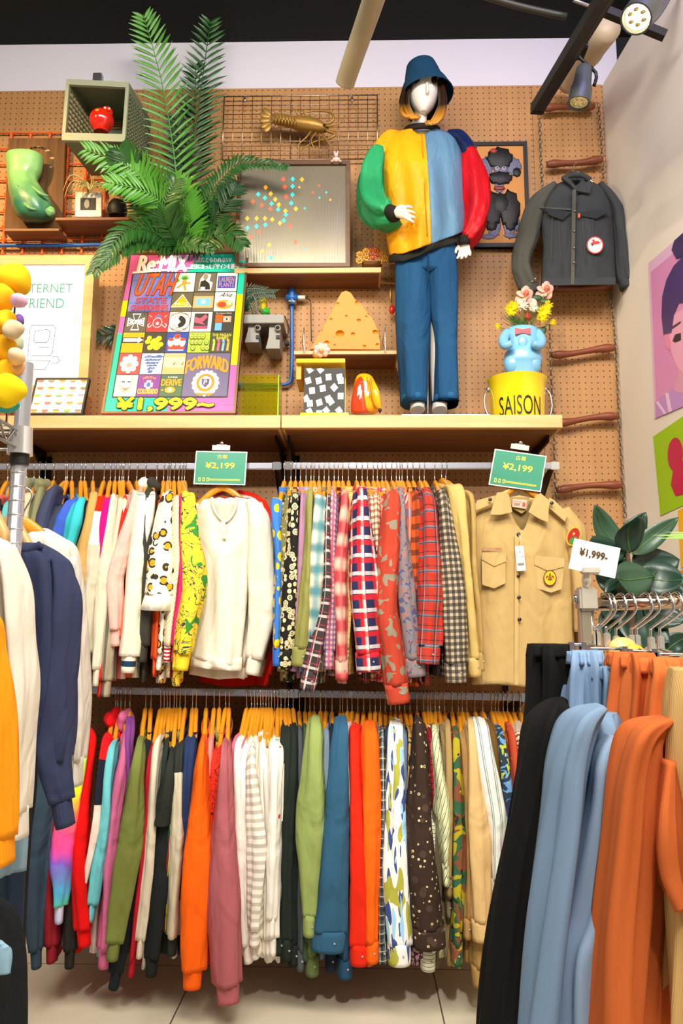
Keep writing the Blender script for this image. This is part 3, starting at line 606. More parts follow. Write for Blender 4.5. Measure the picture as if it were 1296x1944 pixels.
for px, py, c in ((683, 484, 0), (695, 490, 0), (705, 478, 1), (695, 478, 0), (717, 486, 1), (727, 482, 0), (682, 495, 0), (708, 492, 1), (731, 491, 0), (720, 496, 0), (713, 477, 1)):
    A = Acc(); b = P(px, py, -.15)
    for k in range(7): q = k*2*PI/7; A.add(*ell_geo(b+V((math.cos(q)*.011, -.004, math.sin(q)*.011)), (.0075, .003, .0075), n=8, m=5))
    A.add(*ell_geo(b+V((0, -.008, 0)), (.006, .004, .006), n=8, m=5)); A.build('glass_flower', am[c], t, True)
ell('base', P(706, 502, -.14), (.045, .03, .014), am[2], t, 2, .08)
# ---------------------------------------------------------------- framed poster
t = thing('framed_poster', 'large framed poster of shirt prints reading Re:MIX, leaning on the shelf', 'poster', P(320, 785, -.36))
bl, br, tl = P(192, 786, -.37), P(447, 786, -.37), P(226, 481, -.12); br = V((br.x, br.y, bl.z)); X_ = br-bl; Y_ = tl-bl; Y_.x = 0.0
rim('frame', bl, X_, Y_, .010, .016, mat('bronze_frame', '#7d6244', .35, .5), t, .005)
pk_, tq, yl = mat('poster_pink', '#e067b0', .3), mat('poster_teal', '#1cc0a4', .3), mat('poster_yellow', '#f4e400', .3)
slab('poster_sheet', bl, X_, Y_, .01, pk_, t); ar = Art(bl, X_, Y_)
W_ = mat('print_white', '#ffffff', .3); K_ = mat('print_black', '#2b2a22', .35); cm_ = lambda h: mat('print', h, .35)
ar.poly([(.5, .86), (.62, 1), (1, 1), (1, .72), (.92, .72), (.9, .86)], tq); ar.rect(.92, .28, 1, .72, yl); ar.rect(0, .58, .1, .68, yl); ar.poly([(0, 0), (0, .48), (.1, .46), (.1, .1), (.5, .1), (.48, 0)], tq)
ar.rect(.9, .05, 1, .28, pk_); ar.h = .0008
def uvp(px, py):       # photo position inside the sheet
    v = (786-py)/305; l = 192+34*v; r_ = 447+15*v; return (px-l)/(r_-l), v
gx0, gx1, gy0, gy1 = .065, .925, .095, .862; cw = (gx1-gx0)/5; ch = (gy1-gy0)/6
def cell(c, r_, w_=1, h_=1): return gx0+c*cw, gy1-(r_+h_)*ch, gx0+(c+w_)*cw, gy1-r_*ch
ar.rect(gx0-.006, gy0-.005, gx1+.006, gy1+.005, K_, 1.5)
bgc = {(2, 0): '#e8e4da', (3, 0): '#6b6350', (4, 0): '#e9e4dc', (2, 1): '#5f5a48', (3, 1): '#6a634e', (4, 1): '#efe9dc', (0, 2): '#5c584c', (1, 2): '#d9393c', (2, 2): '#e8e2d8', (3, 2): '#e4ddd8', (4, 2): '#3e3c34', (0, 3): '#e0a60e', (1, 3): '#3f3d32', (2, 3): '#2f47a8', (3, 3): '#a6c83a', (4, 3): '#4c4c3c', (0, 4): '#d84a4c', (1, 4): '#e9e6dc', (2, 4): '#f0d6ac', (0, 5): '#ece6dc', (1, 5): '#7f3d94', (2, 5): '#4c6a46'}
for (c, r_), h in bgc.items():
    a0, b0, a1, b1 = cell(c, r_); ar.rect(a0+.004, b0+.003, a1-.002, b1-.002, cm_(h), 2)
a0, b0, a1, b1 = cell(0, 0, 2, 2); ar.rect(a0+.004, b0+.003, a1-.002, b1-.002, cm_('#7a78b8'), 2)
for k in range(5): ar.poly([(a0+.01, b0+.05+k*.05), (a1-.005, b0+.09+k*.045), (a1-.005, b0+.105+k*.045), (a0+.01, b0+.06+k*.05)], cm_(('#4a78c8', '#9c6ab4', '#5a8ad0')[k % 3]), 2.4)
ar.text('UTAH', a0+.03, b0+.105, a1-.01, b1-.005, cm_('#ea5a28'), 4, .15, 0, .002, (K_, .004)); ar.text('STATE', a0+.06, b0+.055, a1-.04, b0+.09, cm_('#c84a5a'), 4, 0, 0, .001, (K_, .002)); ar.text('CHAMPIONSHIPS', a0+.03, b0+.008, a1-.02, b0+.045, cm_('#c84a5a'), 4, 0, 0, .001, (K_, .0015))
a0, b0, a1, b1 = cell(3, 4, 2, 2); ar.rect(a0+.004, b0+.003, a1-.002, b1-.002, cm_('#6e6688'), 2)
ar.text('FORWARD', a0+.012, b0+.13, a1-.012, b0+.205, cm_('#f0951c'), 4, 0, .035, .0025, (W_, .001))
cx, cy = (a0+a1)/2, b0+.08
for k in range(16): q = k*PI/8; ar.disc(cx+.088*math.cos(q), cy+.064*math.sin(q)-.002, .018, .014, W_, 2.6, 8)
ar.disc(cx, cy, .085, .062, W_, 3); ar.disc(cx, cy, .07, .052, cm_('#e08a1c'), 3.5); ar.disc(cx, cy, .048, .036, W_, 4); ar.poly([(cx-.03, cy+.022), (cx+.03, cy+.022), (cx+.028, cy-.008), (cx, cy-.03), (cx-.028, cy-.008)], cm_('#5c5478'), 4.5); ar.text('P', cx-.012, cy-.012, cx+.012, cy+.016, W_, 5); ar.poly([(cx-.07, cy-.06), (cx+.07, cy-.06), (cx+.05, cy-.075), (cx, cy-.068), (cx-.05, cy-.075)], cm_('#e08a1c'), 4)
def mid(c, r_): a0, b0, a1, b1 = cell(c, r_); return (a0+a1)/2, (b0+b1)/2
x, y = mid(2, 0); og = cm_('#f0922c'); gn = cm_('#5fae3c')
for k in range(9): q = .4+k*.29; ar.poly([(x-.012, y+.015), (x+.06*math.cos(q), y+.02+.038*math.sin(q)), (x+.012, y+.015)], gn, 3)
ar.disc(x, y, .02, .018, og, 3.5); ar.line([(x-.05, y-.035), (x-.01, y-.01), (x+.045, y-.005)], .01, og, 3.4); ar.line([(x, y-.01), (x+.015, y-.05)], .01, og, 3.4); ar.disc(x-.055, y+.012, .016, .013, gn, 3)
x, y = mid(3, 0); ar.poly([(x-.05, y-.055), (x-.045, y+.02), (x-.01, y+.06), (x+.04, y+.05), (x+.03, y+.01), (x+.06, y-.005), (x+.05, y-.055)], W_, 3); ar.disc(x-.002, y+.035, .02, .022, cm_('#8c8470'), 3.3); ar.poly([(x-.045, y-.05), (x-.04, y+.005), (x-.005, y+.015), (x+.035, y-.01), (x+.045, y-.05)], K_, 3.4); ar.rect(x-.035, y-.05, x+.002, y-.032, cm_('#e8e4da'), 3.8)
x, y = mid(4, 0); ar.rect(x-.072, y-.04, x+.072, y+.04, cm_('#2e4ab0'), 3); ar.text('LAUREN', x-.06, y+.0, x+.06, y+.032, cm_('#e0a020'), 4); ar.text('PLANTS', x-.06, y-.034, x+.06, y-.004, cm_('#e09088'), 4)
x, y = mid(2, 1); ar.poly([(x-.085, y-.035), (x+.085, y-.035), (x, y+.05)], W_, 3); ar.poly([(x-.076, y-.031), (x+.076, y-.031), (x, y+.044)], cm_('#f0a41c'), 3.4); ar.text('M  G', x-.05, y-.026, x+.05, y-.006, W_, 4); ar.disc(x, y-.012, .016, .015, cm_('#f6c61c'), 4)
x, y = mid(3, 1); ar.rect(x-.08, y-.04, x+.08, y+.036, cm_('#efa870'), 3); ar.rect(x-.055, y-.024, x+.055, y+.022, cm_('#6cb8e0'), 3.5); ar.disc(x, y, .02, .014, cm_('#c8e0c8'), 4)
x, y = mid(4, 1); ar.text('Alva', x-.05, y+.03, x+.045, y+.058, K_, 4, .3); ar.disc(x, y-.018, .07, .03, cm_('#e8a040'), 3); ar.disc(x-.02, y-.02, .035, .018, cm_('#b8432c'), 3.5); ar.disc(x+.035, y-.01, .022, .014, cm_('#f6e0b0'), 3.6)
x, y = mid(0, 2)
for k in range(4): q = k*PI/2; c_, s_ = math.cos(q), math.sin(q); ar.poly([(x+c_*.008-s_*.012, y+(s_*.008+c_*.012)*.8), (x+c_*.066-s_*.035, y+(s_*.066+c_*.035)*.8), (x+c_*.066+s_*.035, y+(s_*.066-c_*.035)*.8), (x+c_*.008+s_*.012, y+(s_*.008-c_*.012)*.8)], W_, 3); ar.poly([(x+c_*.01-s_*.008, y+(s_*.01+c_*.008)*.8), (x+c_*.058-s_*.027, y+(s_*.058+c_*.027)*.8), (x+c_*.058+s_*.027, y+(s_*.058-c_*.027)*.8), (x+c_*.01+s_*.008, y+(s_*.01-c_*.008)*.8)], cm_('#5c584c'), 3.3)
ar.text('CHOPPERS', x-.06, y-.012, x+.06, y+.012, W_, 4, 0, 0, .001)
x, y = mid(1, 2)
for k in range(24): q = k*PI/12; q2 = q+PI/12; ar.line([(x+.035*math.cos(q), y-.005+.03*math.sin(q)), (x+.035*math.cos(q2), y-.005+.03*math.sin(q2))], .0025, W_, 3)
for s_ in (-1, 1): ar.line([(x+s_*.04, y-.02), (x+s_*.065, y-.035), (x+s_*.075, y-.02), (x+s_*.06, y-.01)], .003, W_, 3); ar.line([(x+s_*.05, y+.03), (x+s_*.07, y+.042)], .002, W_, 3)
ar.disc(x, y-.01, .012, .01, W_, 3); ar.poly([(x-.03, y+.028), (x, y+.05), (x+.03, y+.03), (x, y+.026)], cm_('#5a6ab0'), 3.4)
x, y = mid(2, 2); ar.disc(x, y, .085, .06, K_, 3, 28); ar.disc(x, y, .081, .057, cm_('#e8e2d8'), 3.2, 28); ar.disc(x, y, .052, .038, K_, 3.4, 24); ar.poly([(x+.05*math.cos(q/6*PI), y+.036*math.sin(q/6*PI)) for q in range(3, 10)]+[(x-.01, y-.018), (x+.012, y), (x-.01, y+.018)], cm_('#e8e2d8'), 3.6); ar.text('UC SURF DESIGNS', x-.07, y+.036, x+.07, y+.05, K_, 4, 0, -.012+.02); ar.text('Made to Ball', x-.06, y-.05, x+.06, y-.038, K_, 4)
x, y = mid(3, 2); ar.rect(x-.055, y-.045, x+.055, y+.052, cm_('#3e3a38'), 3); ar.poly([(x-.05, y+.03), (x-.01, y+.02), (x+.03, y+.045), (x+.05, y+.03), (x+.01, y-.005), (x+.04, y-.02), (x-.02, y-.01), (x-.05, y-.005)], cm_('#e05a74'), 3.5); ar.rect(x-.05, y-.043, x+.05, y-.028, cm_('#d8506c'), 3.5)
x, y = mid(4, 2); ar.rect(x-.06, y-.005, x-.005, y+.045, cm_('#ea5a1c'), 3); ar.rect(x-.058, y-.055, x-.005, y-.008, cm_('#68b0e4'), 3); ar.rect(x+.0, y-.003, x+.065, y+.035, cm_('#c89a78'), 3); ar.disc(x+.03, y+.015, .02, .01, W_, 3.5); ar.disc(x+.03, y+.015, .009, .008, K_, 4); ar.text('The Century Within', x-.06, y+.047, x+.065, y+.056, W_, 4)
x, y = mid(0, 3); ar.rect(x-.082, y-.002, x+.082, y+.032, K_, 3); ar.poly([(x-.075, y+.004), (x+.04, y+.004), (x+.04, y-.004), (x+.08, y+.015), (x+.04, y+.034), (x+.04, y+.026), (x-.075, y+.026)], W_, 3.5); ar.text('this way', x-.068, y+.007, x+.035, y+.022, K_, 4)
x, y = mid(1, 3)
for px, py, r_ in ((0, 0, .035), (-.045, .028, .018), (-.055, .005, .02), (.03, .024, .022), (.05, -.012, .02), (-.03, -.03, .022), (.02, -.025, .03)): ar.disc(x+px, y+py, r_, r_*.72, cm_('#f0dc1c'), 3+abs(px))
x, y = mid(2, 3); ar.rect(x-.065, y-.04, x+.065, y-.012, cm_('#e04a2c'), 3); ar.disc(x, y+.015, .03, .035, W_, 3.2); ar.disc(x-.045, y, .024, .026, W_, 3.3); ar.disc(x+.045, y, .024, .026, W_, 3.3); ar.disc(x, y+.036, .026, .016, cm_('#e84a2c'), 3.6); ar.disc(x-.045, y+.018, .022, .01, cm_('#e84a2c'), 3.6); ar.disc(x+.045, y+.018, .022, .01, cm_('#e84a2c'), 3.6); ar.rect(x-.06, y-.05, x+.06, y-.044, W_, 3.5)
x, y = mid(3, 3)
for i in range(11): px, py = x-.06+.03*(i % 5)+.01*(i//5), y+.035-.035*(i//4); ar.disc(px, py, .02, .019, cm_('#4c6a1c'), 3+.1*i, 10); ar.disc(px, py+.002, .015, .014, cm_('#d0ec5a'), 3.05+.1*i, 10); ar.disc(px-.005, py, .004, .004, K_, 3.1+.1*i, 6); ar.disc(px+.005, py, .004, .004, K_, 3.1+.1*i, 6)
x, y = mid(4, 3); ar.text('THE PAGAN', x-.07, y+.036, x+.075, y+.052, cm_('#f4f01c'), 4); ar.text('BABIES', x-.035, y+.018, x+.055, y+.034, cm_('#f4f01c'), 4)
for k, h in enumerate(('#b8e03c', '#e86a8a', '#8ab8f0', '#f0b03c')): px = x-.055+.037*k; ar.line([(px, y-.045), (px+.004, y+.0), (px, y+.012)], .009, cm_(h), 3); ar.disc(px, y+.012, .009, .008, cm_(h), 3.3); ar.disc(px, y-.046, .010, .006, cm_(h), 3.3)
x, y = mid(0, 4)
for k in range(8): q = k*PI/4; ar.disc(x+.052*math.cos(q), y+.04*math.sin(q), .02, .016, W_, 3); ar.disc(x+.052*math.cos(q), y+.04*math.sin(q), .012, .01, cm_('#9fb8c4'), 3.3)
ar.disc(x, y, .046, .037, cm_('#dfe6e4'), 3.4); ar.disc(x, y-.008, .02, .014, cm_('#e89a8a'), 3.6)
x, y = mid(1, 4)
for k in range(6): ar.text(('Graffiti', 'about', 'letters', 'style', 'go', 'now')[k], x-.07+.01*k, y+.036-.018*k, x+.07-.012*k, y+.05-.018*k, cm_('#4a6cb0'), 3.5, .2, 0, .0008, (cm_('#b8d0ea'), .0018))
x, y = mid(2, 4); ar.rect(x-.082, y-.056, x+.082, y-.02, cm_('#e8b070'), 2.4); ar.rect(x-.082, y+.04, x+.082, y+.056, cm_('#f0b070'), 2.4)
for px in (-.02, .045): ar.disc(x+px, y-.008, .02, .016, cm_('#f0d8b0'), 3); ar.poly([(x+px+.01, y-.002), (x+px+.035, y+.012), (x+px+.02, y-.012)], cm_('#a8702c'), 3.3)
x, y = mid(0, 5); ar.poly([(x-.05, y+.052), (x-.055, y), (x-.035, y-.028), (x, y-.045), (x+.03, y-.025), (x+.05, y+.01), (x+.05, y+.052)], cm_('#b8ae9c'), 3); ar.poly([(x-.045, y+.05), (x-.045, y), (x-.02, y-.01), (x+.025, y-.01), (x+.04, y+.01), (x+.03, y+.05)], cm_('#f0ebe2'), 3.3); ar.rect(x-.035, y+.018, x-.008, y+.024, K_, 4); ar.rect(x+.008, y+.018, x+.034, y+.024, K_, 4); ar.poly([(x-.03, y-.012), (x, y-.03), (x+.028, y-.012), (x, y-.018)], cm_('#8a8070'), 4)
x, y = mid(1, 5); ar.text('COLORADO', x-.075, y-.048, x+.075, y-.02, cm_('#f0b03c'), 4, 0, 0, .0015, (W_, .001)); ar.text('AMERICAN INN', x-.05, y+.032, x+.05, y+.046, cm_('#f0b03c'), 4, 0, .008); ar.rect(x-.032, y-.008, x+.032, y+.016, W_, 3); ar.rect(x-.016, y-.02, x+.016, y+.03, W_, 3.1); ar.disc(x, y+.005, .016, .014, cm_('#4a6ab0'), 3.5)
x, y = mid(2, 5); ar.text('DERIVE', x-.075, y-.002, x+.075, y+.035, cm_('#f0a41c'), 4, 0, 0, .001); ar.text('RAVING', x-.03, y+.042, x+.04, y+.052, W_, 4); ar.disc(x-.005, y-.025, .04, .018, cm_('#f0a41c'), 3); ar.disc(x-.005, y-.025, .014, .012, W_, 3.5); ar.rect(x-.07, y-.03, x-.055, y-.022, cm_('#e8a41c'), 3)
ar.text('Re:MIX', .10, .868, .50, .975, W_, 6, .02, 0, .0045); ar.poly([(.06, .855), (.54, .885), (.54, .898), (.06, .868)], W_, 6)
ar.text('系統にとらわれない/', .54, .93, .86, .965, W_, 4, 0, 0, .001); ar.text('自分にあったデザインを選べ/', .53, .885, .93, .92, W_, 4, 0, 0, .001)
ar.text('¥1,999~', .11, .012, .83, .085, yl, 8, .0, 0, .004, (K_, .0075)); ar.build('poster_print', t)
# ---------------------------------------------------------------- palm
lf = [mat('palm_leaf', '#23561c', .42, 0, coat=.15), mat('palm_leaf_light', '#4a8f24', .4, 0, coat=.15), mat('palm_leaf_dark', '#17401c', .45, 0, coat=.15)]
t = thing('artificial_palm', 'tall artificial palm with long feathery fronds rising behind the framed poster', 'palm plant', P(345, 490, -.22))
def frond(pts, n, ll, m, side=(1, 1), tilt=0.0, w0=.0072, droop=.25):
    A = Acc(); S = cat([tuple(p) for p in pts], 12); L = len(S); A.add(*tube_geo([V(S[int(i*(L-1)/7)]) for i in range(8)], [.0045-.0004*i for i in range(8)], 6, 1))
    n = int(n*1.4)
    for k in range(n):
        q = .1+.9*k/(n-1); i = min(L-2, int(q*(L-1))); c = V(S[i]); tn = (V(S[i+1])-c).normalized(); sd = tn.cross(V((tilt, -1, .15*math.sin(k*1.7)))).normalized()
        l = 1.2*ll*(math.sin(PI*min(1, .12+q*.82))**.6)*R.uniform(.88, 1.1)
        for s in (-1, 1):
            if not side[0 if s < 0 else 1]: continue
            d = (sd*s*.86+tn*(.45+.4*q)).normalized(); nr = d.cross(tn).normalized(); wv = d.cross(nr).normalized()*(w0*R.uniform(.85, 1.15)); d2 = (d+V((0, -R.uniform(0, .25), -droop))).normalized()
            p1 = c+d*l*.35; p2 = c+d*l*.62+(d2-d)*l*.15; p3 = c+d*l*.35+d2*l*.62; th = nr*.0006; rg = nr*w0*.35
            A.add([c-wv*.3, c+wv*.3, p1-wv, p1+rg, p1+wv, p2-wv*.9, p2+rg, p2+wv*.9, p3, c+th], [(0, 9, 3, 2), (9, 1, 4, 3), (2, 3, 6, 5), (3, 4, 7, 6), (5, 6, 8), (6, 7, 8)])
    return A.build('frond', m, t, True)
def FR(pp, n, ll, mi, **k): frond([P(x, y, Y) for x, y, Y in pp], n, ll, lf[mi], **k)
FR([(345, 485, -.07), (335, 330, -.14), (308, 160, -.2), (272, 28, -.28)], 34, .125, 1)
FR([(350, 485, -.07), (362, 330, -.12), (380, 180, -.14), (400, 38, -.16)], 36, .125, 0)
FR([(348, 485, -.06), (358, 380, -.1), (368, 240, -.12), (372, 120, -.12)], 26, .11, 2)
FR([(340, 485, -.07), (322, 410, -.16), (270, 330, -.3), (160, 283, -.38)], 26, .11, 1, droop=.4)
FR([(338, 485, -.07), (305, 420, -.18), (262, 340, -.3), (210, 300, -.34)], 26, .12, 1, droop=.3)
FR([(330, 485, -.07), (295, 400, -.18), (252, 330, -.3), (228, 285, -.36)], 24, .11, 0)
FR([(345, 485, -.07), (330, 430, -.16), (290, 370, -.28), (200, 345, -.36)], 24, .1, 1, droop=.3)
FR([(350, 485, -.07), (372, 430, -.12), (398, 370, -.18), (455, 310, -.24), (545, 318, -.27)], 34, .06, 0, droop=.5)
FR([(350, 485, -.07), (372, 440, -.1), (400, 400, -.14), (440, 360, -.2)], 24, .09, 2)
FR([(350, 485, -.07), (380, 440, -.12), (420, 400, -.18), (450, 350, -.22)], 20, .1, 2)
FR([(340, 478, -.08), (290, 440, -.22), (235, 440, -.34), (175, 520, -.38)], 26, .085, 0, droop=.6)
FR([(335, 476, -.08), (275, 455, -.25), (235, 465, -.34), (190, 505, -.38)], 22, .08, 0, droop=.7)
FR([(352, 478, -.08), (385, 462, -.18), (430, 440, -.24), (462, 468, -.28)], 20, .085, 0, droop=.5)
FR([(350, 484, -.07), (330, 450, -.15), (310, 400, -.24), (335, 340, -.28)], 22, .1, 0)
FR([(345, 484, -.07), (360, 450, -.13), (352, 390, -.2), (330, 340, -.24)], 22, .1, 1)
FR([(300, 620, -.035), (260, 622, -.03), (225, 632, -.03), (172, 640, -.04)], 20, .07, 2, droop=.4)
FR([(350, 490, -.06), (350, 400, -.1), (345, 300, -.13), (330, 220, -.15)], 22, .1, 2)
FR([(330, 478, -.1), (335, 468, -.16), (365, 462, -.2), (405, 476, -.22)], 16, .05, 0, droop=.3)
for k, (x0, x1) in enumerate(((345, 338), (350, 358), (354, 370))): tube('stem', [P(x0, 640, -.05), P(x0, 520, -.055), P(x1, 420, -.1)], .008, lf[2], t, 8, 3)
lathe('pot', [(.07, 0), (.09, .02), (.1, .16), (.105, .17), (.09, .165), (.08, .1)], V((P(350, 700, -.18).x, -.12, ZT+.002)), mat('black_pot', '#202020', .5), t, 20)
# ---------------------------------------------------------------- small items on the shelf, middle
gmat = mat('projector_grey', '#8f8f8a', .45)
t = thing('grey_bracket_unit', 'grey plastic double unit with round sockets mounted on the wall beside the poster', 'wall unit', P(500, 620, -.1))
pbox('top_tray', 440, 610, 538, 612.5, -.17, -.003, gmat, t); pbox('front_lip', 440, 597, 538, 613, -.175, -.168, gmat, t, .002)
for k, (xa, xb, yb) in enumerate(((475, 500, 656), (513, 538, 668))):
    A = Acc(); pts = [(P(xa+6, 612, 0).x, P(500, 612, -.16).z), (P(xb, 612, 0).x, P(500, 612, -.16).z), (P(xb, 0, 0).x if False else P(xb, 612, 0).x, P(500, yb-8, -.16).z), (P(xa, 612, 0).x, P(500, yb-8, -.16).z), (P(xa+5, 612, 0).x, P(500, yb-30, -.16).z)]
    v = [V((x, -.15, z)) for x, z in pts]+[V((x, -.01, z)) for x, z in pts]; K = 5
    A.add(v, [tuple(range(K)), tuple(range(2*K-1, K-1, -1))]+[(i, i+K, (i+1) % K+K, (i+1) % K) for i in range(K)]); A.build('leg_housing', gmat, t)
    c = P((xa+xb)/2+2, 624, -.153); tube('round_socket', [c, c-V((0, .012, 0))], .014, mat('socket_ring', '#b9b9b4', .3, .5), t, 14, 1); tube('socket_hole', [c-V((0, .012, 0)), c-V((0, .013, 0))], .008, black, t, 12, 1); box('port', c+V((-.008, -.003, -.045)), c+V((.008, .002, -.03)), black, t)
tube('power_cable', [P(540, 600, -.02), P(549, 625, -.02), P(543, 640, -.02), P(545, 655, -.02)], .003, black, t, 6, 3); box('power_plug', P(539, 646, -.05), P(549, 658, -.02), black, t, .003)
t = thing('small_fern', 'dark trailing artificial leaves on the grey wall unit next to the poster', 'plant', P(475, 600, -.12))
for pts in (([(462, 597), (455, 570), (470, 548), (500, 550)]), ([(465, 597), (462, 575), (480, 560), (492, 590)]), ([(460, 597), (470, 565), (495, 556), (520, 556)]), ([(462, 597), (458, 580), (466, 560), (480, 596)])):
    A = Acc(); S = cat([tuple(P(x, y, -.17)) for x, y in pts], 8); A.add(*tube_geo([V(s) for s in S[::4]], .002, 5, 1))
    for i in range(2, len(S)-1):
        c = V(S[i]); tn = (V(S[i+1])-c).normalized()
        for s in (-1, 1): sd = tn.cross(V((0, -1, 0)))*s; d = (sd+tn*.7+V((0, 0, -.5))).normalized()*.035; wv = tn*.004; A.add([c, c+d*.5+wv, c+d, c+d*.5-wv+V((0, -.002, 0))], [(0, 1, 2), (0, 2, 3)])
    A.build('leaf_spray', lf[2], t)
t = thing('parrot_ornament', 'small bright yellow and green ornament behind the trailing leaves', 'ornament', P(497, 598, -.12))
ell('yellow_body', P(498, 578, -.12), (.022, .02, .038), mat('bright_yellow', '#ecd80e', .3), t, 2, .06); ell('green_base', P(503, 592, -.12), (.022, .018, .018), mat('bright_green', '#2fae2c', .3), t, 3, .06); ell('red_rim', P(484, 600, -.13), (.03, .02, .006), mat('rust_red', '#b8442c', .4), t)
# yellow acrylic box
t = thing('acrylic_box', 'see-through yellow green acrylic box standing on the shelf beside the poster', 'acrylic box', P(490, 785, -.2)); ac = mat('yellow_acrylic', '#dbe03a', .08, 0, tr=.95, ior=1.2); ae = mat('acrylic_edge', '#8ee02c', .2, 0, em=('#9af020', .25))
p0, p1, q1 = P(455, 784, -.36), P(527, 784, -.36), P(527, 712, -.36); dp = .12
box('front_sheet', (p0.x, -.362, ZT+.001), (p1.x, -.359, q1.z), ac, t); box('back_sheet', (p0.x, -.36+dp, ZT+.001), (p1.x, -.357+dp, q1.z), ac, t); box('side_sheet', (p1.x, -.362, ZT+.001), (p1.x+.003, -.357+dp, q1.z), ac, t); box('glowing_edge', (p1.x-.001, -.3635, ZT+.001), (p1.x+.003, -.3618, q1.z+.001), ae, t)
# cheese -------------------------------------------------------
t = thing('cheese_shelf', 'narrow brown wall shelf carrying the cheese block', 'shelf', P(670, 675, -.1)); pbox('shelf_board', 558, 666, 755, 672, -.19, -.002, beech, t, .001); pbox('under_board', 561, 672, 752, 674, -.185, -.002, dkwood, t)
cz = mat('cheese_yellow', '#d98806', .5, 0, bump=(30, .15, .004)); t = thing('cheese_block', 'big orange yellow foam cheese wedge with round holes on the narrow shelf', 'cheese prop', P(660, 664, -.12))
ol = [(588, 663), (592, 655), (612, 622), (630, 590), (641, 566), (648, 554), (657, 551), (666, 555), (674, 568), (684, 574), (697, 592), (708, 604), (718, 628), (722, 650), (722, 664)]
Yc = -.15; v = []; K = len(ol)
for yy, sc in ((Yc+.12, .97), (Yc+.004, 1), (Yc, .985)):
    for x, y in ol: q = P(656+(x-656)*sc, 620+(y-620)*sc, Yc); v.append(V((q.x, yy, q.z)))
f = [tuple(range(2*K, 3*K)), tuple(range(K-1, -1, -1))]
for a_ in (0, 1): f += [(a_*K+i, a_*K+(i+1) % K, (a_+1)*K+(i+1) % K, (a_+1)*K+i) for i in range(K)]
body = mesh('cheese_body', v, f, cz, t, False); bpy.context.view_layer.update()
cutm = Acc()
for px, py, r_ in ((657, 600, 5), (681, 608, 7), (695, 601, 4), (628, 606, 5), (645, 633, 14), (670, 634, 7), (620, 650, 8), (608, 627, 6), (692, 657, 6), (712, 630, 9), (716, 654, 6), (641, 576, 5), (678, 574, 8), (701, 596, 6), (635, 655, 4)):
    k_ = MP(Yc); cutm.add(*ell_geo(P(px, py, Yc-.003*0), (r_*k_*.62, r_*k_*.6, r_*k_*.5), n=14, m=8))
cut = cutm.build('cheese_cut', cz, None); md = body.modifiers.new('b', 'BOOLEAN'); md.operation = 'DIFFERENCE'; md.object = cut; md.solver = 'EXACT'; bpy.context.view_layer.update()
dg = bpy.context.evaluated_depsgraph_get(); nm = bpy.data.meshes.new_from_object(body.evaluated_get(dg)); body.modifiers.clear(); body.data = nm; bpy.data.objects.remove(cut)
for x in (577, 731): o = tube('wire_stand', [P(x, 668, -.21), P(x, 622, -.1), P(x-4 if x < 600 else x-5, 650, -.08), P(x, 668, -.205)], .0018, wire, None, 5, 1); tag(o, 'thin wire bookend at the %s end of the cheese shelf' % ('left' if x < 600 else 'right'), 'wire stand')
# yellow stand with black and white board
yp = mat('yellow_lacquer', '#f0d40c', .2, 0, coat=.5); t = thing('yellow_stand', 'glossy yellow box stand framing the black board', 'stand', P(612, 780, -.25))
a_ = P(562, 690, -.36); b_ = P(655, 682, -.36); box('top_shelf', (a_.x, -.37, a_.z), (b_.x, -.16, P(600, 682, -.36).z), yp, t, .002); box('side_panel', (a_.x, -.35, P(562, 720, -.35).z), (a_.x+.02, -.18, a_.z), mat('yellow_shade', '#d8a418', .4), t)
c_ = P(570, 782, -.37); box('bottom_shelf', (c_.x, -.385, ZT+.004), (P(662, 780, -.38).x, -.16, ZT+.018), yp, t, .002); box('foot_plate', (c_.x+.004, -.375, ZT+.0005), (P(658, 780, -.38).x, -.17, ZT+.004), black, t); box('back_post', (b_.x-.02, -.18, ZT+.018), (b_.x, -.16, a_.z), yp, t)
t = thing('patterned_board', 'black board with scattered white squares between the yellow shelves', 'board', P(612, 775, -.35)); bl, br, tl = P(576, 774, -.365), P(654, 774, -.365), P(576, 699, -.35); bl.z = br.z = ZT+.019; tl.x = bl.x
slab('board', bl, br-bl, tl-bl, .012, black, t); ar = Art(bl, br-bl, tl-bl)
for u, v, q in ((.14, .97, .6), (.4, .97, .7), (.1, .72, .3), (.36, .72, .25), (.6, .8, .1), (.87, .8, .2), (.2, .5, .1), (.46, .55, .15), (.74, .57, .75), (.9, .72, .05), (.05, .33, .5), (.15, .22, .1), (.38, .24, .3), (.6, .32, .35), (.9, .38, 0), (.66, .26, .6), (.14, .04, .5), (.55, .06, .7), (.86, .06, .65), (.38, -.0, 0)):
    pts = []
    for k in range(4): x, y = .085*math.cos(q+PI/4+k*PI/2), .085*math.sin(q+PI/4+k*PI/2); pts.append((min(1, max(0, u+x*1.15)), min(1, max(0, v+y*1.15))))
    ar.poly(pts, W_)
ar.build('white_squares', t)
t = thing('pink_figurine', 'pink flower shaped figurine with round nose on the yellow stand', 'figurine', P(610, 680, -.3)); b = P(610, 664, -.31)
for k in range(7): q = k*2*PI/7; ell('petal', b+V((math.cos(q)*.024, .004, math.sin(q)*.02)), (.013, .012, .013), pk, t)
ell('face', b, (.024, .016, .022), pk, t); ell('nose', b+V((0, -.016, -.006)), (.011, .009, .01), mat('peach', '#efb98c', .35), t); ell('body', P(600, 674, -.3), (.016, .014, .014), mat('tan_brown', '#c88a4c', .4), t)
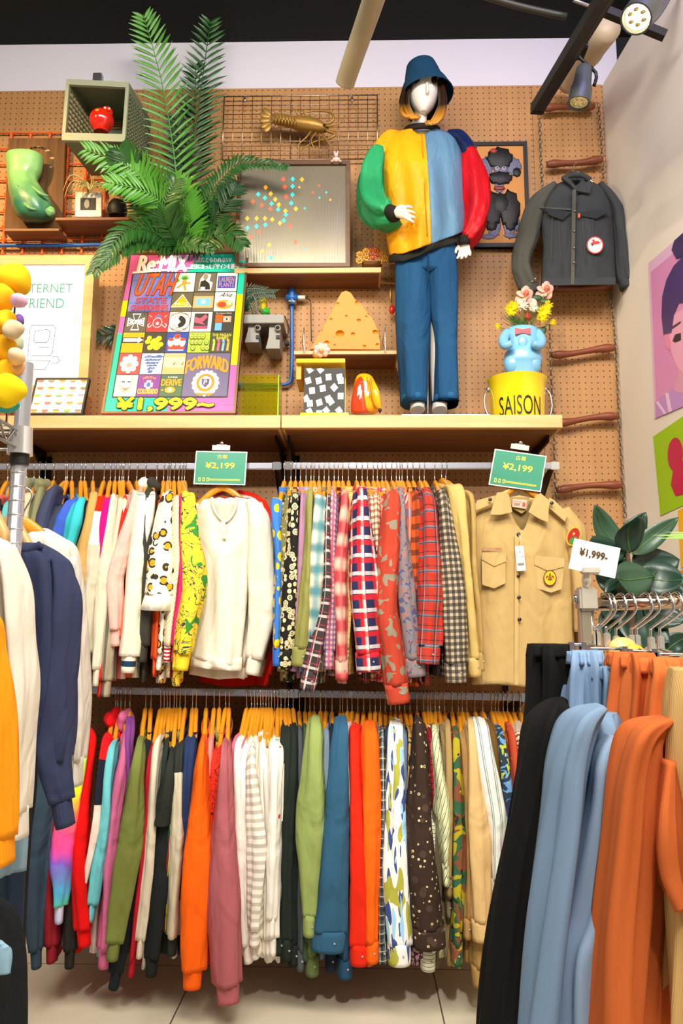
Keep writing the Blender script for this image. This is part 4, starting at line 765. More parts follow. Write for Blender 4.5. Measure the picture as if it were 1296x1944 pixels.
# red and yellow fruit-like sculpture
t = thing('mango_sculpture', 'shiny red and yellow fruit shaped ceramic with a black tip on the shelf', 'ceramic fruit', P(695, 782, -.28)); mm = mat('mango_glaze', '#f2b012', .1, 0, coat=1)
loft('fruit_body', [(P(x0, y, -.3), V((w_*MP(-.3), 0, 0)), V((0, d_, 0))) for x0, y, w_, d_ in ((693, 785, 20, .045), (694, 778, 27, .055), (694, 760, 27, .06), (693, 740, 24, .055), (692, 724, 20, .048), (691, 715, 15, .035), (691, 711, 7, .015))], mm, t, 28, 4, seed=2)
loft('red_side', [(P(x0, y, -.33), V((w_*MP(-.3), 0, 0)), V((0, d_, 0))) for x0, y, w_, d_ in ((683, 784, 17, .03), (682, 765, 17, .036), (683, 745, 14, .033), (684, 728, 11, .026), (686, 717, 6, .014))], mat('mango_red', '#e4421c', .1, 0, coat=1), t, 24, 4, label='red side')
tube('curved_lobe', [P(706, 726, -.345), P(712, 745, -.36), P(716, 765, -.36), P(721, 776, -.355)], [.012, .018, .016, .008], mm, t, 14, 4); ell('black_tip', P(721, 779, -.36), (.007, .006, .009), black, t)
for s in ((696, 716), (703, 717), (700, 722)): tube('stem_line', [P(s[0], s[1], -.35), P(s[0]+4, s[1]+20, -.372), P(s[0]+6, s[1]+40, -.372)], .0012, mat('brown_line', '#a05c10', .4), t, 5, 2)
t = thing('gold_pendant', 'small red and gold ornament half hidden behind the mannequin jeans', 'ornament', P(745, 585, -.05)); ell('red_ball', P(744, 588, -.05), (.014, .012, .022), mat('red_ball', '#c8281c', .25), t); ell('gold_top', P(741, 560, -.05), (.008, .008, .03), gold, t)
# ---------------------------------------------------------------- poodle picture
t = thing('poodle_picture', 'black framed sequinned picture of a black poodle between the mannequin and denim jacket', 'picture', P(950, 375, -.02)); bl, br, tl = P(897, 470, -.03), P(998, 475, -.03), P(901, 271, -.03); br.z = bl.z
tl.x = bl.x+.0; X_ = V((P(1003, 372, -.03).x-P(899, 372, -.03).x, 0, 0)); bl.x = P(899, 372, -.03).x; Y_ = V((0, 0, tl.z-bl.z))
slab('backing', bl, X_, Y_, .012, mat('cork_tan', '#c88a48', .7), t); rim('frame', bl, X_, Y_, .018, .02, black, t, .008); sq = mat('black_sequins', '#0a090a', .5, 0, bump=(220, .5, .003)); gy = mat('grey_sequins', '#6c6c86', .35, .2, bump=(220, .8, .004))
def pic(name, pts, m, th, q=None):     # padded shape standing off the picture
    c = (sum(p[0] for p in pts)/len(pts), sum(p[1] for p in pts)/len(pts)); v = []; K = len(pts)
    for s, h in ((1, 0), (1, th*.5), (.82, th)): v += [bl+X_*(c[0]+(x-c[0])*s)+Y_*(c[1]+(y-c[1])*s)-V((0, h, 0)) for x, y in pts]
    f = [tuple(range(2*K, 3*K))]
    for a_ in (0, 1): f += [(a_*K+i, a_*K+(i+1) % K, (a_+1)*K+(i+1) % K, (a_+1)*K+i) for i in range(K)]
    return mesh(name, v, f, m, t, True)
pu = lambda px, py: ((px-899)/104, (472-py)/200.5)
def blob(cx, cy, rx, ry, n=22, wob=.1, ph=0): return [pu(cx+rx*(1+wob*math.sin(k*2.4+ph))*math.cos(2*PI*k/n), cy-ry*(1+wob*math.sin(k*2.4+ph))*math.sin(2*PI*k/n)) for k in range(n)]
pic('ear', blob(925, 318, 12, 19), gy, .004); pic('ear', blob(976, 318, 15, 17, ph=1), gy, .004); pic('ear_tuft', blob(914, 330, 9, 8), sq, .007); pic('ear_tuft', blob(982, 330, 8, 9), sq, .007)
pic('neck', blob(948, 356, 9, 14), gy, .004); pic('leg', blob(936, 430, 13, 24), gy, .004); pic('leg', blob(965, 430, 12, 26), gy, .004); pic('paw', blob(925, 452, 14, 5), gy, .005); pic('paw', blob(968, 450, 14, 5), gy, .005); pic('tail', blob(978, 425, 6, 18), gy, .004)
pic('topknot', blob(950, 303, 25, 21), sq, .010); pic('face', [pu(x, y) for x, y in ((936, 318), (966, 318), (962, 340), (954, 346), (942, 338))], gy, .008); pic('muzzle', blob(950, 341, 23, 13), sq, .010); pic('chest', blob(932, 400, 20, 34), sq, .010); pic('chest', blob(966, 401, 20, 36), sq, .010); pic('belly', blob(950, 390, 16, 20), sq, .011); pic('front_leg', blob(931, 430, 11, 12), sq, .009); pic('front_leg', blob(967, 428, 11, 14), sq, .009)
pic('collar', blob(948, 361, 11, 4, wob=.02), mat('collar_red', '#8a3428', .4), .009); pic('bow', blob(938, 290, 7, 5), mat('bow_red', '#a03830', .4), .013)
for px in (944, 957):
    pic('eye', blob(px, 324, 4, 4, wob=0), mat('eye_grey', '#b9b9c0', .3), .013); pic('pupil', blob(px, 324, 1.6, 1.6, 8, 0), black, .015)
# ---------------------------------------------------------------- rope ladder of wooden rungs and chains
ch_m = mat('old_chain', '#7c6f5c', .4, .8)
def link_geo(c, d, flat, L=.026, W=.014, r=.0022):
    d = d.normalized(); s = V((0, 1, 0)) if flat else V((1, 0, 0)); s = (s-d*s.dot(d)).normalized(); pts = [c+d*(L/2*math.cos(q))*(1 if 1 else 1)+s*(W/2*math.sin(q)) for q in [2*PI*k/10 for k in range(11)]]
    return tube_geo(pts, r, 5, 1, closed=True)
def chain(name, pts, lab, parent=None):
    A = Acc(); S = cat([tuple(p) for p in pts], 30); L = [V(s) for s in S]; acc = 0; i = 0; k = 0; step = .021; nxt = 0
    for a_, b_ in zip(L, L[1:]):
        l = (b_-a_).length
        while nxt <= acc+l: A.add(*link_geo(a_.lerp(b_, (nxt-acc)/max(l, 1e-6)), b_-a_, k % 2)); k += 1; nxt += step
        acc += l
    return A.build(name, ch_m, parent, True)
t = thing('chain_ladder', 'ladder of red brown wooden rungs on two chains, right corner of the pegboard', 'ladder', P(1100, 700, -.05)); Yr_ = -.05
rungs = [(1030, 206, 1128, 200), (1038, 314, 1143, 303), (1048, 548, 1160, 543), (1046, 674, 1166, 661), (1056, 802, 1172, 789), (1056, 929, 1180, 918)]
for i, (x0, y0, x1, y1) in enumerate(rungs):
    a_, b_ = P(x0, y0, Yr_), P(x1, y1, Yr_); k = [0, .12, .3, .5, .7, .88, 1]; rr_ = [.013, .019, .014, .013, .015, .020, .014]
    tube('rung', [a_.lerp(b_, q)+V((0, 0, .004*math.sin(q*6+i))) for q in k], rr_, rungw, t, 12, 3)
    for q in (.06, .94): c = a_.lerp(b_, q); tube('rung_pin', [c+V((0, -.021, 0)), c+V((0, .02, 0))], .0035, steel, t, 8, 1)
chain('chain', [P(1023, 206, -.05), P(1027, 310, -.05), P(1034, 440, -.05), P(1042, 560, -.05), P(1044, 674, -.05), P(1050, 800, -.05), P(1054, 929, -.05), P(1062, 1010, -.05)], '', t); chain('chain', [P(1136, 200, -.04), P(1143, 303, -.04), P(1154, 500, -.04), P(1158, 545, -.04), P(1168, 661, -.04), P(1174, 789, -.04), P(1181, 918, -.04), P(1186, 985, -.04)], '', t)
# ---------------------------------------------------------------- bucket with vase and flowers
t = thing('yellow_bucket', 'glossy yellow enamel bucket lettered SAISON holding the blue vase at the shelf end', 'bucket', V((P(983, 780, -.22).x, -.22, ZT)))
bc = V((P(983, 780, -.25).x, -.24, ZT+.001)); kr = MP(-.24); ybm = mat('yellow_enamel', '#f1d30a', .1, 0, coat=1)
hb = P(983, 716, -.3).z-ZT
lathe('bucket_body', [(.0, 0), (49*kr, 0), (50.5*kr, .006), (53*kr, hb*.6), (55*kr, hb*.95), (58*kr, hb), (58.5*kr, hb+.004), (56*kr, hb+.004), (54*kr, hb-.005), (48*kr, .01), (0, .008)], bc, ybm, t, 48)
A = Acc(); v, f = text_geo('SAISON'); ct = math.radians(62); rad = 53.2*kr
for i_, (x, y) in enumerate(v): q = -PI/2-.08+(x-.5)*ct*1.5; rr_ = (50.9+3.4*(.25+y*.32))*kr+.0012; A.v.append(bc+V((math.cos(q)*rr_, math.sin(q)*rr_, hb*(.10+.42*y))))
A.f = list(f); A.mi = [0]*len(f); A.build('lettering', black, t)
for s in (-1, 1): lg = [bc+V((s*56*kr, -.0, hb*.82)), bc+V((s*63*kr, -.01, hb*.7)), bc+V((s*65*kr, -.02, hb*.4)), bc+V((s*57*kr, -.03, hb*.12))]; tube('handle', lg, .0035, steel, t, 8, 4); ell('handle_lug', lg[0], (.008, .008, .012), steel, t)
t = thing('blue_vase', 'light blue headless bear vase with red bow tie in the yellow bucket', 'vase', bc+V((0, 0, .1))); vb = mat('blue_ceramic', '#7fbfe6', .3, 0, coat=.5); vx = V((P(991, 680, -.24).x, -.24, 0)); k2 = MP(-.24)
def vrow(px, hw, py, d): return (V((P(px, py, -.24).x, -.24, P(px, py, -.24).z)), V((hw*k2, 0, 0)), V((0, d, 0)))
loft('torso', [vrow(991, 30, 745, .05), vrow(991, 34, 700, .06), vrow(992, 38, 688, .066), vrow(992, 36, 672, .064), vrow(992, 29, 662, .056), vrow(992, 30, 650, .055), vrow(991, 33, 636, .055), vrow(991, 30, 626, .048), vrow(991, 24, 622, .034)], vb, t, 32, 4)
for s in (-1, 1): ell('leg', P(991+s*19, 692, -.262), (.036, .036, .05), vb, t); tube('arm', [P(991+s*28, 630, -.25), P(991+s*36, 645, -.28), P(991+s*32, 656, -.31), P(991+s*20, 652, -.325)], [.018, .021, .019, .015], vb, t, 12, 4)
ell('bib', P(992, 648, -.292), (.02, .01, .03), vb, t)
for s in (-1, 1): mesh('bow_tie', [P(992, 625, -.30), P(992, 632, -.30), P(992+s*15, 635, -.30), P(992+s*15, 622, -.30)]+[P(992, 625, -.285), P(992, 632, -.285), P(992+s*15, 635, -.285), P(992+s*15, 622, -.285)], BF, mat('bow_tie_red', '#b02a3a', .35), t, False)
t = thing('flower_bunch', 'bunch of pink roses, yellow and white chrysanthemums and greenery in the blue vase', 'flowers', P(990, 620, -.24)); st = mat('stem_green', '#3f7a34', .5)
def rose(px, py, Y, r_):
    c = P(px, py, Y); A = Acc()
    for k in range(13):
        q = k*2.4; rr_ = r_*(.25+.06*k); A.add(*ell_geo(c+V((math.cos(q)*rr_*.62, -.006+.02*(k/13), math.sin(q)*rr_*.62)), (r_*(.28+.025*k), r_*.12, r_*(.28+.02*k)), n=10, m=7, rot=Matrix.Rotation(-q, 3, 'Y') @ Matrix.Rotation(.5, 3, 'X')))
    A.build('rose', mat('rose_pink', '#f2b3a2', .5), t, True); ell('rose_heart', c+V((0, -.016, 0)), (r_*.3, r_*.2, r_*.3), mat('rose_heart', '#e0745c', .5), t, 4, .1)
rose(997, 559, -.27, .040); rose(1036, 550, -.25, .040); ell('loose_petal', P(1010, 573, -.26), (.022, .006, .016), mat('rose_pale', '#e8c6ba', .5), t, rot=Matrix.Rotation(.5, 3, 'Y'))
def mum(px, py, Y, r_, m):
    c = P(px, py, Y); A = Acc(); rr_ = random.Random(px)
    for k in range(46): q = rr_.uniform(0, 2*PI); s = rr_.uniform(.3, 1); d = V((math.cos(q)*s, -.7+.5*s, math.sin(q)*s)).normalized(); wv = d.cross(V((0, 1, 0))).normalized()*r_*.11; A.add([c, c+d*r_*.6+wv, c+d*r_, c+d*r_*.6-wv, c+d*r_*.6+V((0, -.003, 0))], [(0, 1, 4), (0, 4, 3), (1, 2, 4), (4, 2, 3)])
    A.add(*ell_geo(c, (r_*.35, r_*.3, r_*.35), n=8, m=6)); A.build('chrysanthemum', m, t)
ym, wm2 = mat('petal_yellow', '#f2dc10', .5), mat('petal_white', '#ecebd8', .5)
for a_ in ((968, 590, -.27, .034), (974, 582, -.26, .028), (1031, 595, -.27, .036), (1040, 580, -.25, .024), (1048, 613, -.25, .018), (944, 620, -.27, .016), (1028, 605, -.28, .026)): mum(*a_, ym)
for a_ in ((990, 582, -.26, .03), (1012, 585, -.27, .024), (985, 573, -.25, .024)): mum(*a_, wm2)
ell('red_bloom', P(1001, 602, -.27), (.014, .01, .016), mat('bloom_red', '#b81c20', .5), t, 7, .12)
A = Acc(); rr = random.Random(9)
for k in range(170): b = P(rr.uniform(975, 1010), 622, -.25+rr.uniform(-.03, .03)); e = b+V((rr.uniform(-.09, .07), rr.uniform(-.05, .03), rr.uniform(.02, .085))); s = V((.0016, 0, .0005)); A.add([b-s, b+s, e, b.lerp(e, .5)+V((0, -.002, 0))], [(0, 3, 2), (3, 1, 2)])
A.build('greenery', mat('fine_green', '#5c8c3c', .6), t)
for px, py in ((1020, 565), (1035, 572), (1031, 628), (1012, 570)): ell('leaf', P(px, py, -.255), (.02, .004, .012), mat('rose_leaf', '#1f4a24', .45), t, rot=Matrix.Rotation(px % 3, 3, 'Y'))
for a_, b_ in (((997, 560), (995, 622)), ((1036, 552), (1005, 622)), ((968, 590), (988, 622)), ((944, 620), (975, 624)), ((1048, 613), (1010, 623))): tube('flower_stem', [P(*a_, -.25), P((a_[0]+b_[0])/2, (a_[1]+b_[1])/2+3, -.25), P(*b_, -.25)], .002, st, t, 5, 3)
# ---------------------------------------------------------------- right wall posters
def wallpiece(name, bl, br, tl, m, lab, catg, off=.003):
    t = thing(name, lab, catg, PW(*bl)); O = PW(*bl, off); X_ = PW(*br, off)-O; Y_ = PW(*tl, off)-O; slab('sheet', O, X_, Y_, .002, m, t); return t, Art(O, X_, Y_)
lil = mat('lilac_paper', '#dfb6d8', .5)
t, ar = wallpiece('portrait_poster', (1242, 795), (1370, 740), (1230, 500), lil, 'pink and lilac painted portrait poster of a dark haired person on the right wall', 'poster')
ar.rect(.04, .04, 1, .93, cm_('#d78fc0')); Upt = lambda px, py: ((px-(1230+12*(py-500)/295))/140, 1-(py-(500-(px-1230)*.62))/290)
def pp(pts, h, l): ar.poly([(max(0, u), min(1, max(0, v))) for u, v in (Upt(x, y) for x, y in pts)], cm_(h), l)
pp([(1244, 752), (1266, 733), (1284, 718), (1320, 700), (1360, 700), (1360, 750), (1246, 792)], '#c08fd0', 2)
pp([(1286, 722), (1296, 700), (1296, 680), (1340, 680), (1340, 720)], '#d79ab8', 2.3)
pp([(1276, 610), (1290, 590), (1340, 560), (1360, 600), (1350, 670), (1310, 690), (1292, 676), (1282, 655)], '#e9a6c4', 3)
pp([(1268, 628), (1276, 622), (1282, 640), (1280, 654), (1270, 648)], '#e58ab0', 3.4)
pp([(1262, 596), (1264, 560), (1274, 530), (1290, 506), (1310, 490), (1360, 480), (1360, 560), (1300, 570), (1290, 590), (1284, 622), (1266, 628)], '#4c3a6e', 4)
pp([(1286, 478), (1292, 462), (1310, 450), (1330, 460), (1320, 490), (1296, 494)], '#3c2f5c', 4)
pp([(1286, 636), (1292, 624), (1304, 620), (1304, 632), (1292, 638)], '#2c2438', 4.4); pp([(1284, 612), (1304, 600), (1304, 603), (1285, 616)], '#4a3550', 4.4)
pp([(1246, 752), (1266, 790), (1272, 788), (1252, 748)], '#e9c6ea', 3.4); pp([(1268, 730), (1276, 786), (1284, 784), (1276, 728)], '#e9c6ea', 3.4)
ar.build('portrait_print', t)
t, ar = wallpiece('green_card', (1253, 979), (1370, 925), (1239, 829), mat('lime_card', '#9cc61c', .5), 'lime green card with a plain crimson rounded shape on the right wall', 'card')
cr = cm_('#c4214e'); ar.disc(.36, .62, .13, .2, cr, 1.5, 24); ar.poly([(.3, .45), (.24, .3), (.3, .14), (.42, .12), (.5, .3), (.48, .5)], cr, 1.6); ar.build('crimson_shape', t)
t, ar = wallpiece('yellow_card', (1292, 1078), (1370, 1040), (1286, 970), mat('amber_card', '#f0b21c', .5), 'amber yellow card at the right edge below the green card', 'card')
t, ar = wallpiece('orange_card', (1290, 1140), (1370, 1120), (1291, 1083), mat('orange_card', '#ea8a3c', .5), 'orange card at the right edge below the amber card', 'card')
def lerpl(tab, q):
    if q <= tab[0][0]: return tab[0][1]
    for (a_, va), (b_, vb_) in zip(tab, tab[1:]):
        if q <= b_: return va+(vb_-va)*(q-a_)/(b_-a_+1e-9)
    return tab[-1][1]
def sheet(name, Y, rows, top, hem, dep, spec, par, front=True, seed=0, fo=.006, nu=40, nv=46, label=None, m=None, k=6, sr=(0, 1), flat=0):
    L_ = [(r[2], r[0]) for r in rows]; R_ = [(r[2], r[1]) for r in rows]; rr = random.Random(seed); ph = [rr.uniform(0, 6) for _ in range(4)]; v, f, uv = [], [], []; sg = -1 if front else 1
    for j in range(nv+1):
        for i in range(nu+1):
            s = sr[0]+(sr[1]-sr[0])*i/nu; yt, yh = lerpl(top, s), lerpl(hem, s); y = yt+(yh-yt)*j/nv; x = lerpl(L_, y)+(lerpl(R_, y)-lerpl(L_, y))*s; q = j/nv
            prof = max(0, 1-abs(2*s-1)**2.4)**.6
            d = dep*prof*(1 if flat else (.45+.55*min(1, q*4)))+ (fo*(1 if flat else min(1, q*2.5))*(math.sin(k*2*s+ph[0]+1.5*math.sin(q*3+ph[1]))+.5*math.sin(k*4.3*s+ph[2]-q*2)))*prof
            p = P(x, y, Y+sg*d); v.append(p); uv.append(((s-.5)*(lerpl(R_, y)-lerpl(L_, y))*MP(Y), -p.z+2))
    for j in range(nv):
        for i in range(nu): a_ = j*(nu+1)+i; f.append((a_, a_+1, a_+nu+2, a_+nu+1) if not front else (a_, a_+nu+1, a_+nu+2, a_+1))
    o = mesh(name, v, f, m or fab(spec), par, True, uv, label); sd = o.modifiers.new('s', 'SOLIDIFY'); sd.thickness = .0025; return o
def subparent(o, p): o.location = o.location-p.location; o.parent = p
# ================================================================ mannequin
YM = -.22; km = MP(YM)
t = thing('mannequin', 'white faceless mannequin in bucket hat, yellow and blue jacket and wide jeans', 'mannequin', V((P(812, 780, YM).x, YM, ZT)))
mw = mat('mannequin_white', '#ece6da', .22, 0, coat=.3)
def mp_(px, py, dy=0): return P(px, py, YM+dy)
A = Acc()
def al(secs, n=16, k=3, ex=2.0): v, f, u, _ = loft('x', secs, None, None, n, k, ex=ex, geo=True); A.add(v, f)
def mrow(px, hw, py, dep, dy=0): return (mp_(px, py, dy), V((hw*MP(YM+dy), 0, 0)), V((0, dep, 0)))
# head: egg with a central face ridge, turned slightly to the viewer's left
al([mrow(806, 5, 130, .02, .01), mrow(806, 20, 134, .05, .01), mrow(806, 31, 146, .076, .005), mrow(805, 34, 160, .086), mrow(804, 32, 180, .082, -.008), mrow(803, 26, 197, .066, -.02), mrow(803, 15, 209, .042, -.035), mrow(803, 7, 215, .02, -.042)], 24)
al([(mp_(810, 146, -.078), V((.003, 0, 0)), V((0, .006, 0))), (mp_(810, 160, -.088), V((.006, 0, 0)), V((0, .012, 0))), (mp_(811, 172, -.096), V((.008, 0, 0)), V((0, .015, 0))), (mp_(810, 180, -.088), V((.006, 0, 0)), V((0, .01, 0)))], 10)
al([mrow(800, 15, 195, .034, .0), mrow(798, 14.5, 215, .036, .004), mrow(796, 15.5, 232, .04, .006), mrow(795, 22, 243, .042, .01), mrow(796, 38, 258, .045, .01), mrow(797, 44, 280, .05, .01), mrow(800, 44, 330, .06), mrow(805, 42, 400, .06), mrow(808, 46, 470, .07), mrow(811, 48, 520, .07)], 20)
for s, pts in ((-1, [(792, 520), (786, 620), (790, 700), (792, 775)]), (1, [(832, 520), (838, 620), (836, 700), (834, 775)])): al([(mp_(x, y), V((w_, 0, 0)), V((0, w_*1.1, 0))) for (x, y), w_ in zip(pts, (.075, .055, .045, .03))])
for s in (792, 834): al([(mp_(s, 762), V((.026, 0, 0)), V((0, .03, 0))), (mp_(s, 772, -.02), V((.03, 0, 0)), V((0, .05, 0))), (mp_(s, 780, -.03), V((.032, 0, 0)), V((0, .075, 0)))], 14)
# arms
def arm(pts, rs):
    v, f = tube_geo(pts, rs, 14, 4); A.add(v, f)
arm([mp_(752, 272), mp_(713, 330, -.02), mp_(710, 385, -.06), mp_(735, 404, -.14), mp_(751, 407, -.17)], [.022, .024, .024, .024, .017])
arm([mp_(854, 270), mp_(894, 330), mp_(900, 395, -.02), mp_(885, 445, -.05), mp_(882, 462, -.05)], [.022, .024, .024, .022, .017])
def hand(base, dirn, side, palm_n, spread=1):
    d = V(dirn).normalized(); s = V(side).normalized(); nrm = V(palm_n).normalized(); b = V(base); q_ = .8
    v, f, u, _ = loft('x', [(b, s*.015, nrm*.011), (b+d*.016, s*.021, nrm*.011), (b+d*.04, s*.024, nrm*.010), (b+d*.053, s*.022, nrm*.009)], None, None, 14, 3, geo=True); A.add(v, f)
    for i, (o, l) in enumerate(((-.0185, .043), (-.0062, .050), (.0062, .047), (.0178, .037))):
        r0 = b+d*.044+s*o; sp = s*o*.5*spread
        A.add(*tube_geo([r0, r0+d*l*.42+sp, r0+d*l*.76+sp*1.4+nrm*l*.16, r0+d*l*.95+sp*1.5+nrm*l*.42], [.0070, .0066, .006, .005], 10, 3))
    th = b+d*.012-s*.016; A.add(*tube_geo([th, th+d*.018-s*.015+nrm*.006, th+d*.036-s*.02+nrm*.014, th+d*.048-s*.016+nrm*.019], [.009, .0085, .0072, .0056], 10, 3))
hand(mp_(749, 405, -.18), (.75, -.45, -.25), (.2, .1, -1), (.3, .9, -.1))
hand(mp_(882, 458, -.05), (-.05, -.1, -1), (.95, -.35, 0), (-.35, -.9, .05), .6)
o = A.build('body', mw, t, True); rmod = o.modifiers.new('r', 'REMESH'); rmod.mode = 'VOXEL'; rmod.voxel_size = .0030; sm = o.modifiers.new('s', 'SMOOTH'); sm.factor = .5; sm.iterations = 2
bpy.context.view_layer.update(); nm = bpy.data.meshes.new_from_object(o.evaluated_get(bpy.context.evaluated_depsgraph_get())); o.modifiers.clear(); o.data = nm; nm.materials.clear(); nm.materials.append(mw); nm.polygons.foreach_set('use_smooth', [True]*len(nm.polygons))
tube('stand_pole', [V((P(811, 700, -.2).x, -.19, ZT+.004)), mp_(811, 520, .03)], .010, steel, t, 12, 1)
a_, b_ = P(762, 782, -.39), P(931, 779, -.39); box('base_plate', (a_.x, -.385, ZT+.0005), (b_.x, -.06, ZT+.010), steel, t, .002)
# jeans --------------------------------------------------------
dn = fab(('solid', '#1d4f7a'), 0, .85)
jl = [(P((a_+b_)/2, y, YM), V(((b_-a_)/2*km, 0, 0)), V((0, d_, 0))) for a_, b_, y, d_ in ((746, 822, 478, .085), (747, 823, 510, .095), (748, 821, 545, .1), (749, 818, 600, .1), (753, 815, 660, .098), (758, 812, 720, .095), (760, 810, 767, .092))]
jr = [(P((a_+b_)/2, y, YM), V(((b_-a_)/2*km, 0, 0)), V((0, d_, 0))) for a_, b_, y, d_ in ((800, 868, 474, .085), (802, 869, 510, .095), (805, 870, 545, .1), (811, 870, 600, .1), (819, 869, 660, .098), (819, 870, 720, .095), (820, 871, 767, .092))]
jt = thing('jeans', 'x', 'x', t.location); del jt['label'], jt['category']
def sub(nm_, secs, m, par, **k): return loft(nm_, secs, m, par, **k)
bpy.data.objects.remove(jt)
j1 = loft('jeans', [(P(808, y, YM), V((w_*km, 0, 0)), V((0, d_, 0))) for y, w_, d_ in ((452, 52, .095), (465, 61, .1), (500, 62, .105), (528, 60, .10))], dn, t, 32, 4, (.003, 6), 4)
for i, (nm_, sc) in enumerate((('trouser_leg', jl), ('trouser_leg', jr))):
    o = loft(nm_, sc, dn, t, 32, 5, (.004, 5), 5+i, ex=2.3); o.parent = j1; o.location = o.location-(j1.location)
def subparent(o, p): o.location = o.location-p.location; o.parent = p
for xa, xb, yy in ((760, 809, 757), (820, 871, 757)):
    o = loft('turned_hem', [(P((xa+xb)/2, yy+q, YM), V(((xb-xa)/2*km-.0005, 0, 0)), V((0, .0915, 0))) for q in (-1, 10)], fab(('solid', '#24618f')), t, 32, 1); subparent(o, j1)
o = tube('fly_seam', [P(812, 466, YM-.105), P(812.5, 500, YM-.112), P(813, 535, YM-.104)], .0025, fab(('solid', '#123554')), t, 6, 3); subparent(o, j1)
# jacket -------------------------------------------------------
jy, jb, jn, jg, jd = (fab(('solid', h), 0, .46) for h in ('#f0a614', '#5d86a6', '#15224c', '#2c9a62', '#c40c1c'))
rib = fab(('solid', '#26241e'), 900)
jrows = [(770, 838, 240), (742, 856, 247), (724, 872, 260), (720, 880, 290), (724, 883, 340), (728, 886, 400), (728, 888, 430), (734, 884, 460), (738, 872, 480)]
jtop = [(0, 262), (.12, 250), (.27, 241), (.38, 248), (.47, 254), (.56, 254), (.65, 247), (.78, 243), (.9, 250), (1, 262)]
jhem = [(0, 484), (.2, 481), (.45, 469), (.6, 461), (.8, 449), (1, 438)]
jk = sheet('jacket', YM, jrows, jtop, jhem, .135, '#f0a614', t, True, 11, .013, 34, 56, 'yellow half of the jacket', jy, 6, (0, .56))
o = sheet('blue_front', YM, jrows, jtop, jhem, .135, '#5d86a6', t, True, 11, .013, 28, 56, 'faded blue half of the jacket', jb, 6, (.56, 1)); subparent(o, jk)
o = sheet('back_panel', YM, jrows, jtop, jhem, .11, '#f0a614', t, False, 12, .005, 40, 40, 'navy back', jn, 6); subparent(o, jk)
o = sheet('hem_rib', YM, jrows+[(738, 872, 500)], [(a_, b_-3) for a_, b_ in jhem], [(a_, b_+15) for a_, b_ in jhem], .122, '#26241e', t, True, 11, .006, 60, 5, None, rib, 6, (0, 1), 1); subparent(o, jk)
# sleeves
def slv(nm_, pts, m, par, seed, lab=None, fo=.006, n=24):
    secs = []
    for i, (x, y, dy, hw, dp) in enumerate(pts):
        c = mp_(x, y, dy); a_ = mp_(*pts[max(0, i-1)][:3]); b_ = mp_(*pts[min(len(pts)-1, i+1)][:3]); tn = (b_-a_).normalized(); B = V((0, 1, 0)); B = (B-tn*B.dot(tn)).normalized(); Ax = tn.cross(B).normalized(); secs.append((c, Ax*hw*km, B*dp))
    o = loft(nm_, secs, m, t, n, 5, (fo, 5), seed, label=lab); subparent(o, par); return o
slv('shoulder_panel', [(758, 258, 0, 8, .03), (742, 266, 0, 17, .05), (727, 284, 0, 19, .066), (717, 303, -.01, 19, .07)], jy, jk, 21)
slv('sleeve', [(717, 296, -.01, 19, .07), (709, 325, -.02, 25, .08), (706, 360, -.03, 27, .085), (712, 392, -.06, 28, .085), (728, 408, -.11, 23, .075), (744, 405, -.155, 16, .055)], jg, jk, 22, 'green sleeve', .013)
slv('shoulder_panel', [(848, 256, 0, 8, .03), (866, 265, 0, 15, .05), (881, 284, 0, 16, .065), (889, 303, -.01, 16, .068)], jn, jk, 23, 'navy shoulder')
slv('sleeve', [(889, 296, -.01, 17, .068), (895, 330, -.01, 22, .075), (902, 370, -.02, 24, .08), (903, 410, -.03, 22, .078), (893, 442, -.05, 17, .06), (883, 458, -.055, 12, .045)], jd, jk, 24, 'red sleeve', .012)
slv('cuff', [(742, 405, -.16, 14, .04), (750, 406, -.18, 12, .034)], rib, jk, 3, None, 0, 16); slv('cuff', [(881, 452, -.055, 12, .04), (881, 466, -.052, 11, .036)], rib, jk, 3, None, 0, 16)
v, f = tube_geo([V((P(800, 248, YM).x+math.cos(q)*.070, YM-.005+math.sin(q)*.064, P(798, 251, YM).z+.004+.022*math.sin(q))) for q in [2*PI*k/20 for k in range(21)]], .013, 10, 1, closed=True); o = mesh('neck_rib', v, f, rib, t, True, [(0, 0)]*len(v)); subparent(o, jk)
tube_geo; o = tube('zip', [mp_(800, 256, -.112), mp_(803, 300, -.13), mp_(807, 380, -.142), mp_(811, 448, -.142)], .0028, fab(('solid', '#b87a14')), t, 6, 4); subparent(o, jk)
# hat and hair
hm = fab(('solid', '#143f5c'), 0, .9); hc = mp_(805, 150, .0); tl_ = Matrix.Rotation(math.radians(-8), 3, 'Y') @ Matrix.Rotation(math.radians(-4), 3, 'X')
prof = [(.0, .088), (.04, .086), (.066, .074), (.078, .03), (.086, -.005), (.100, -.03), (.122, -.085), (.120, -.087), (.096, -.034), (.080, -.008), (.0, -.005)]
v, f = lathe_geo(prof, (0, 0, 0), 36); bt = mesh('bucket_hat', [hc+V((-.004, 0, -.008))+tl_ @ V((x.x*1.0, x.y*1.0, x.z)) for x in v], f, hm, t); bt.data.set_sharp_from_angle(angle=.9)
hair = mat('hair', '#2e1c0c', .32, 0); n_ = NB(hair); g_ = n_.n.new('ShaderNodeNewGeometry'); s_ = n_.n.new('ShaderNodeSeparateXYZ'); n_.l.new(g_.outputs['Position'], s_.inputs[0]); z0, z1 = mp_(800, 234).z-.045, mp_(800, 204).z-.045
mr = n_.n.new('ShaderNodeMapRange'); n_.l.new(s_.outputs[2], mr.inputs[0]); mr.inputs[1].default_value = z0; mr.inputs[2].default_value = z1; n_.col(n_.mix(mr.outputs[0], '#c98a28', '#2c1a0c')); n_.bump(n_.noise(n_.map(n_.obj()[0], (60, 60, 4)), 1, 3), .5, .004)
A = Acc(); rr = random.Random(5)
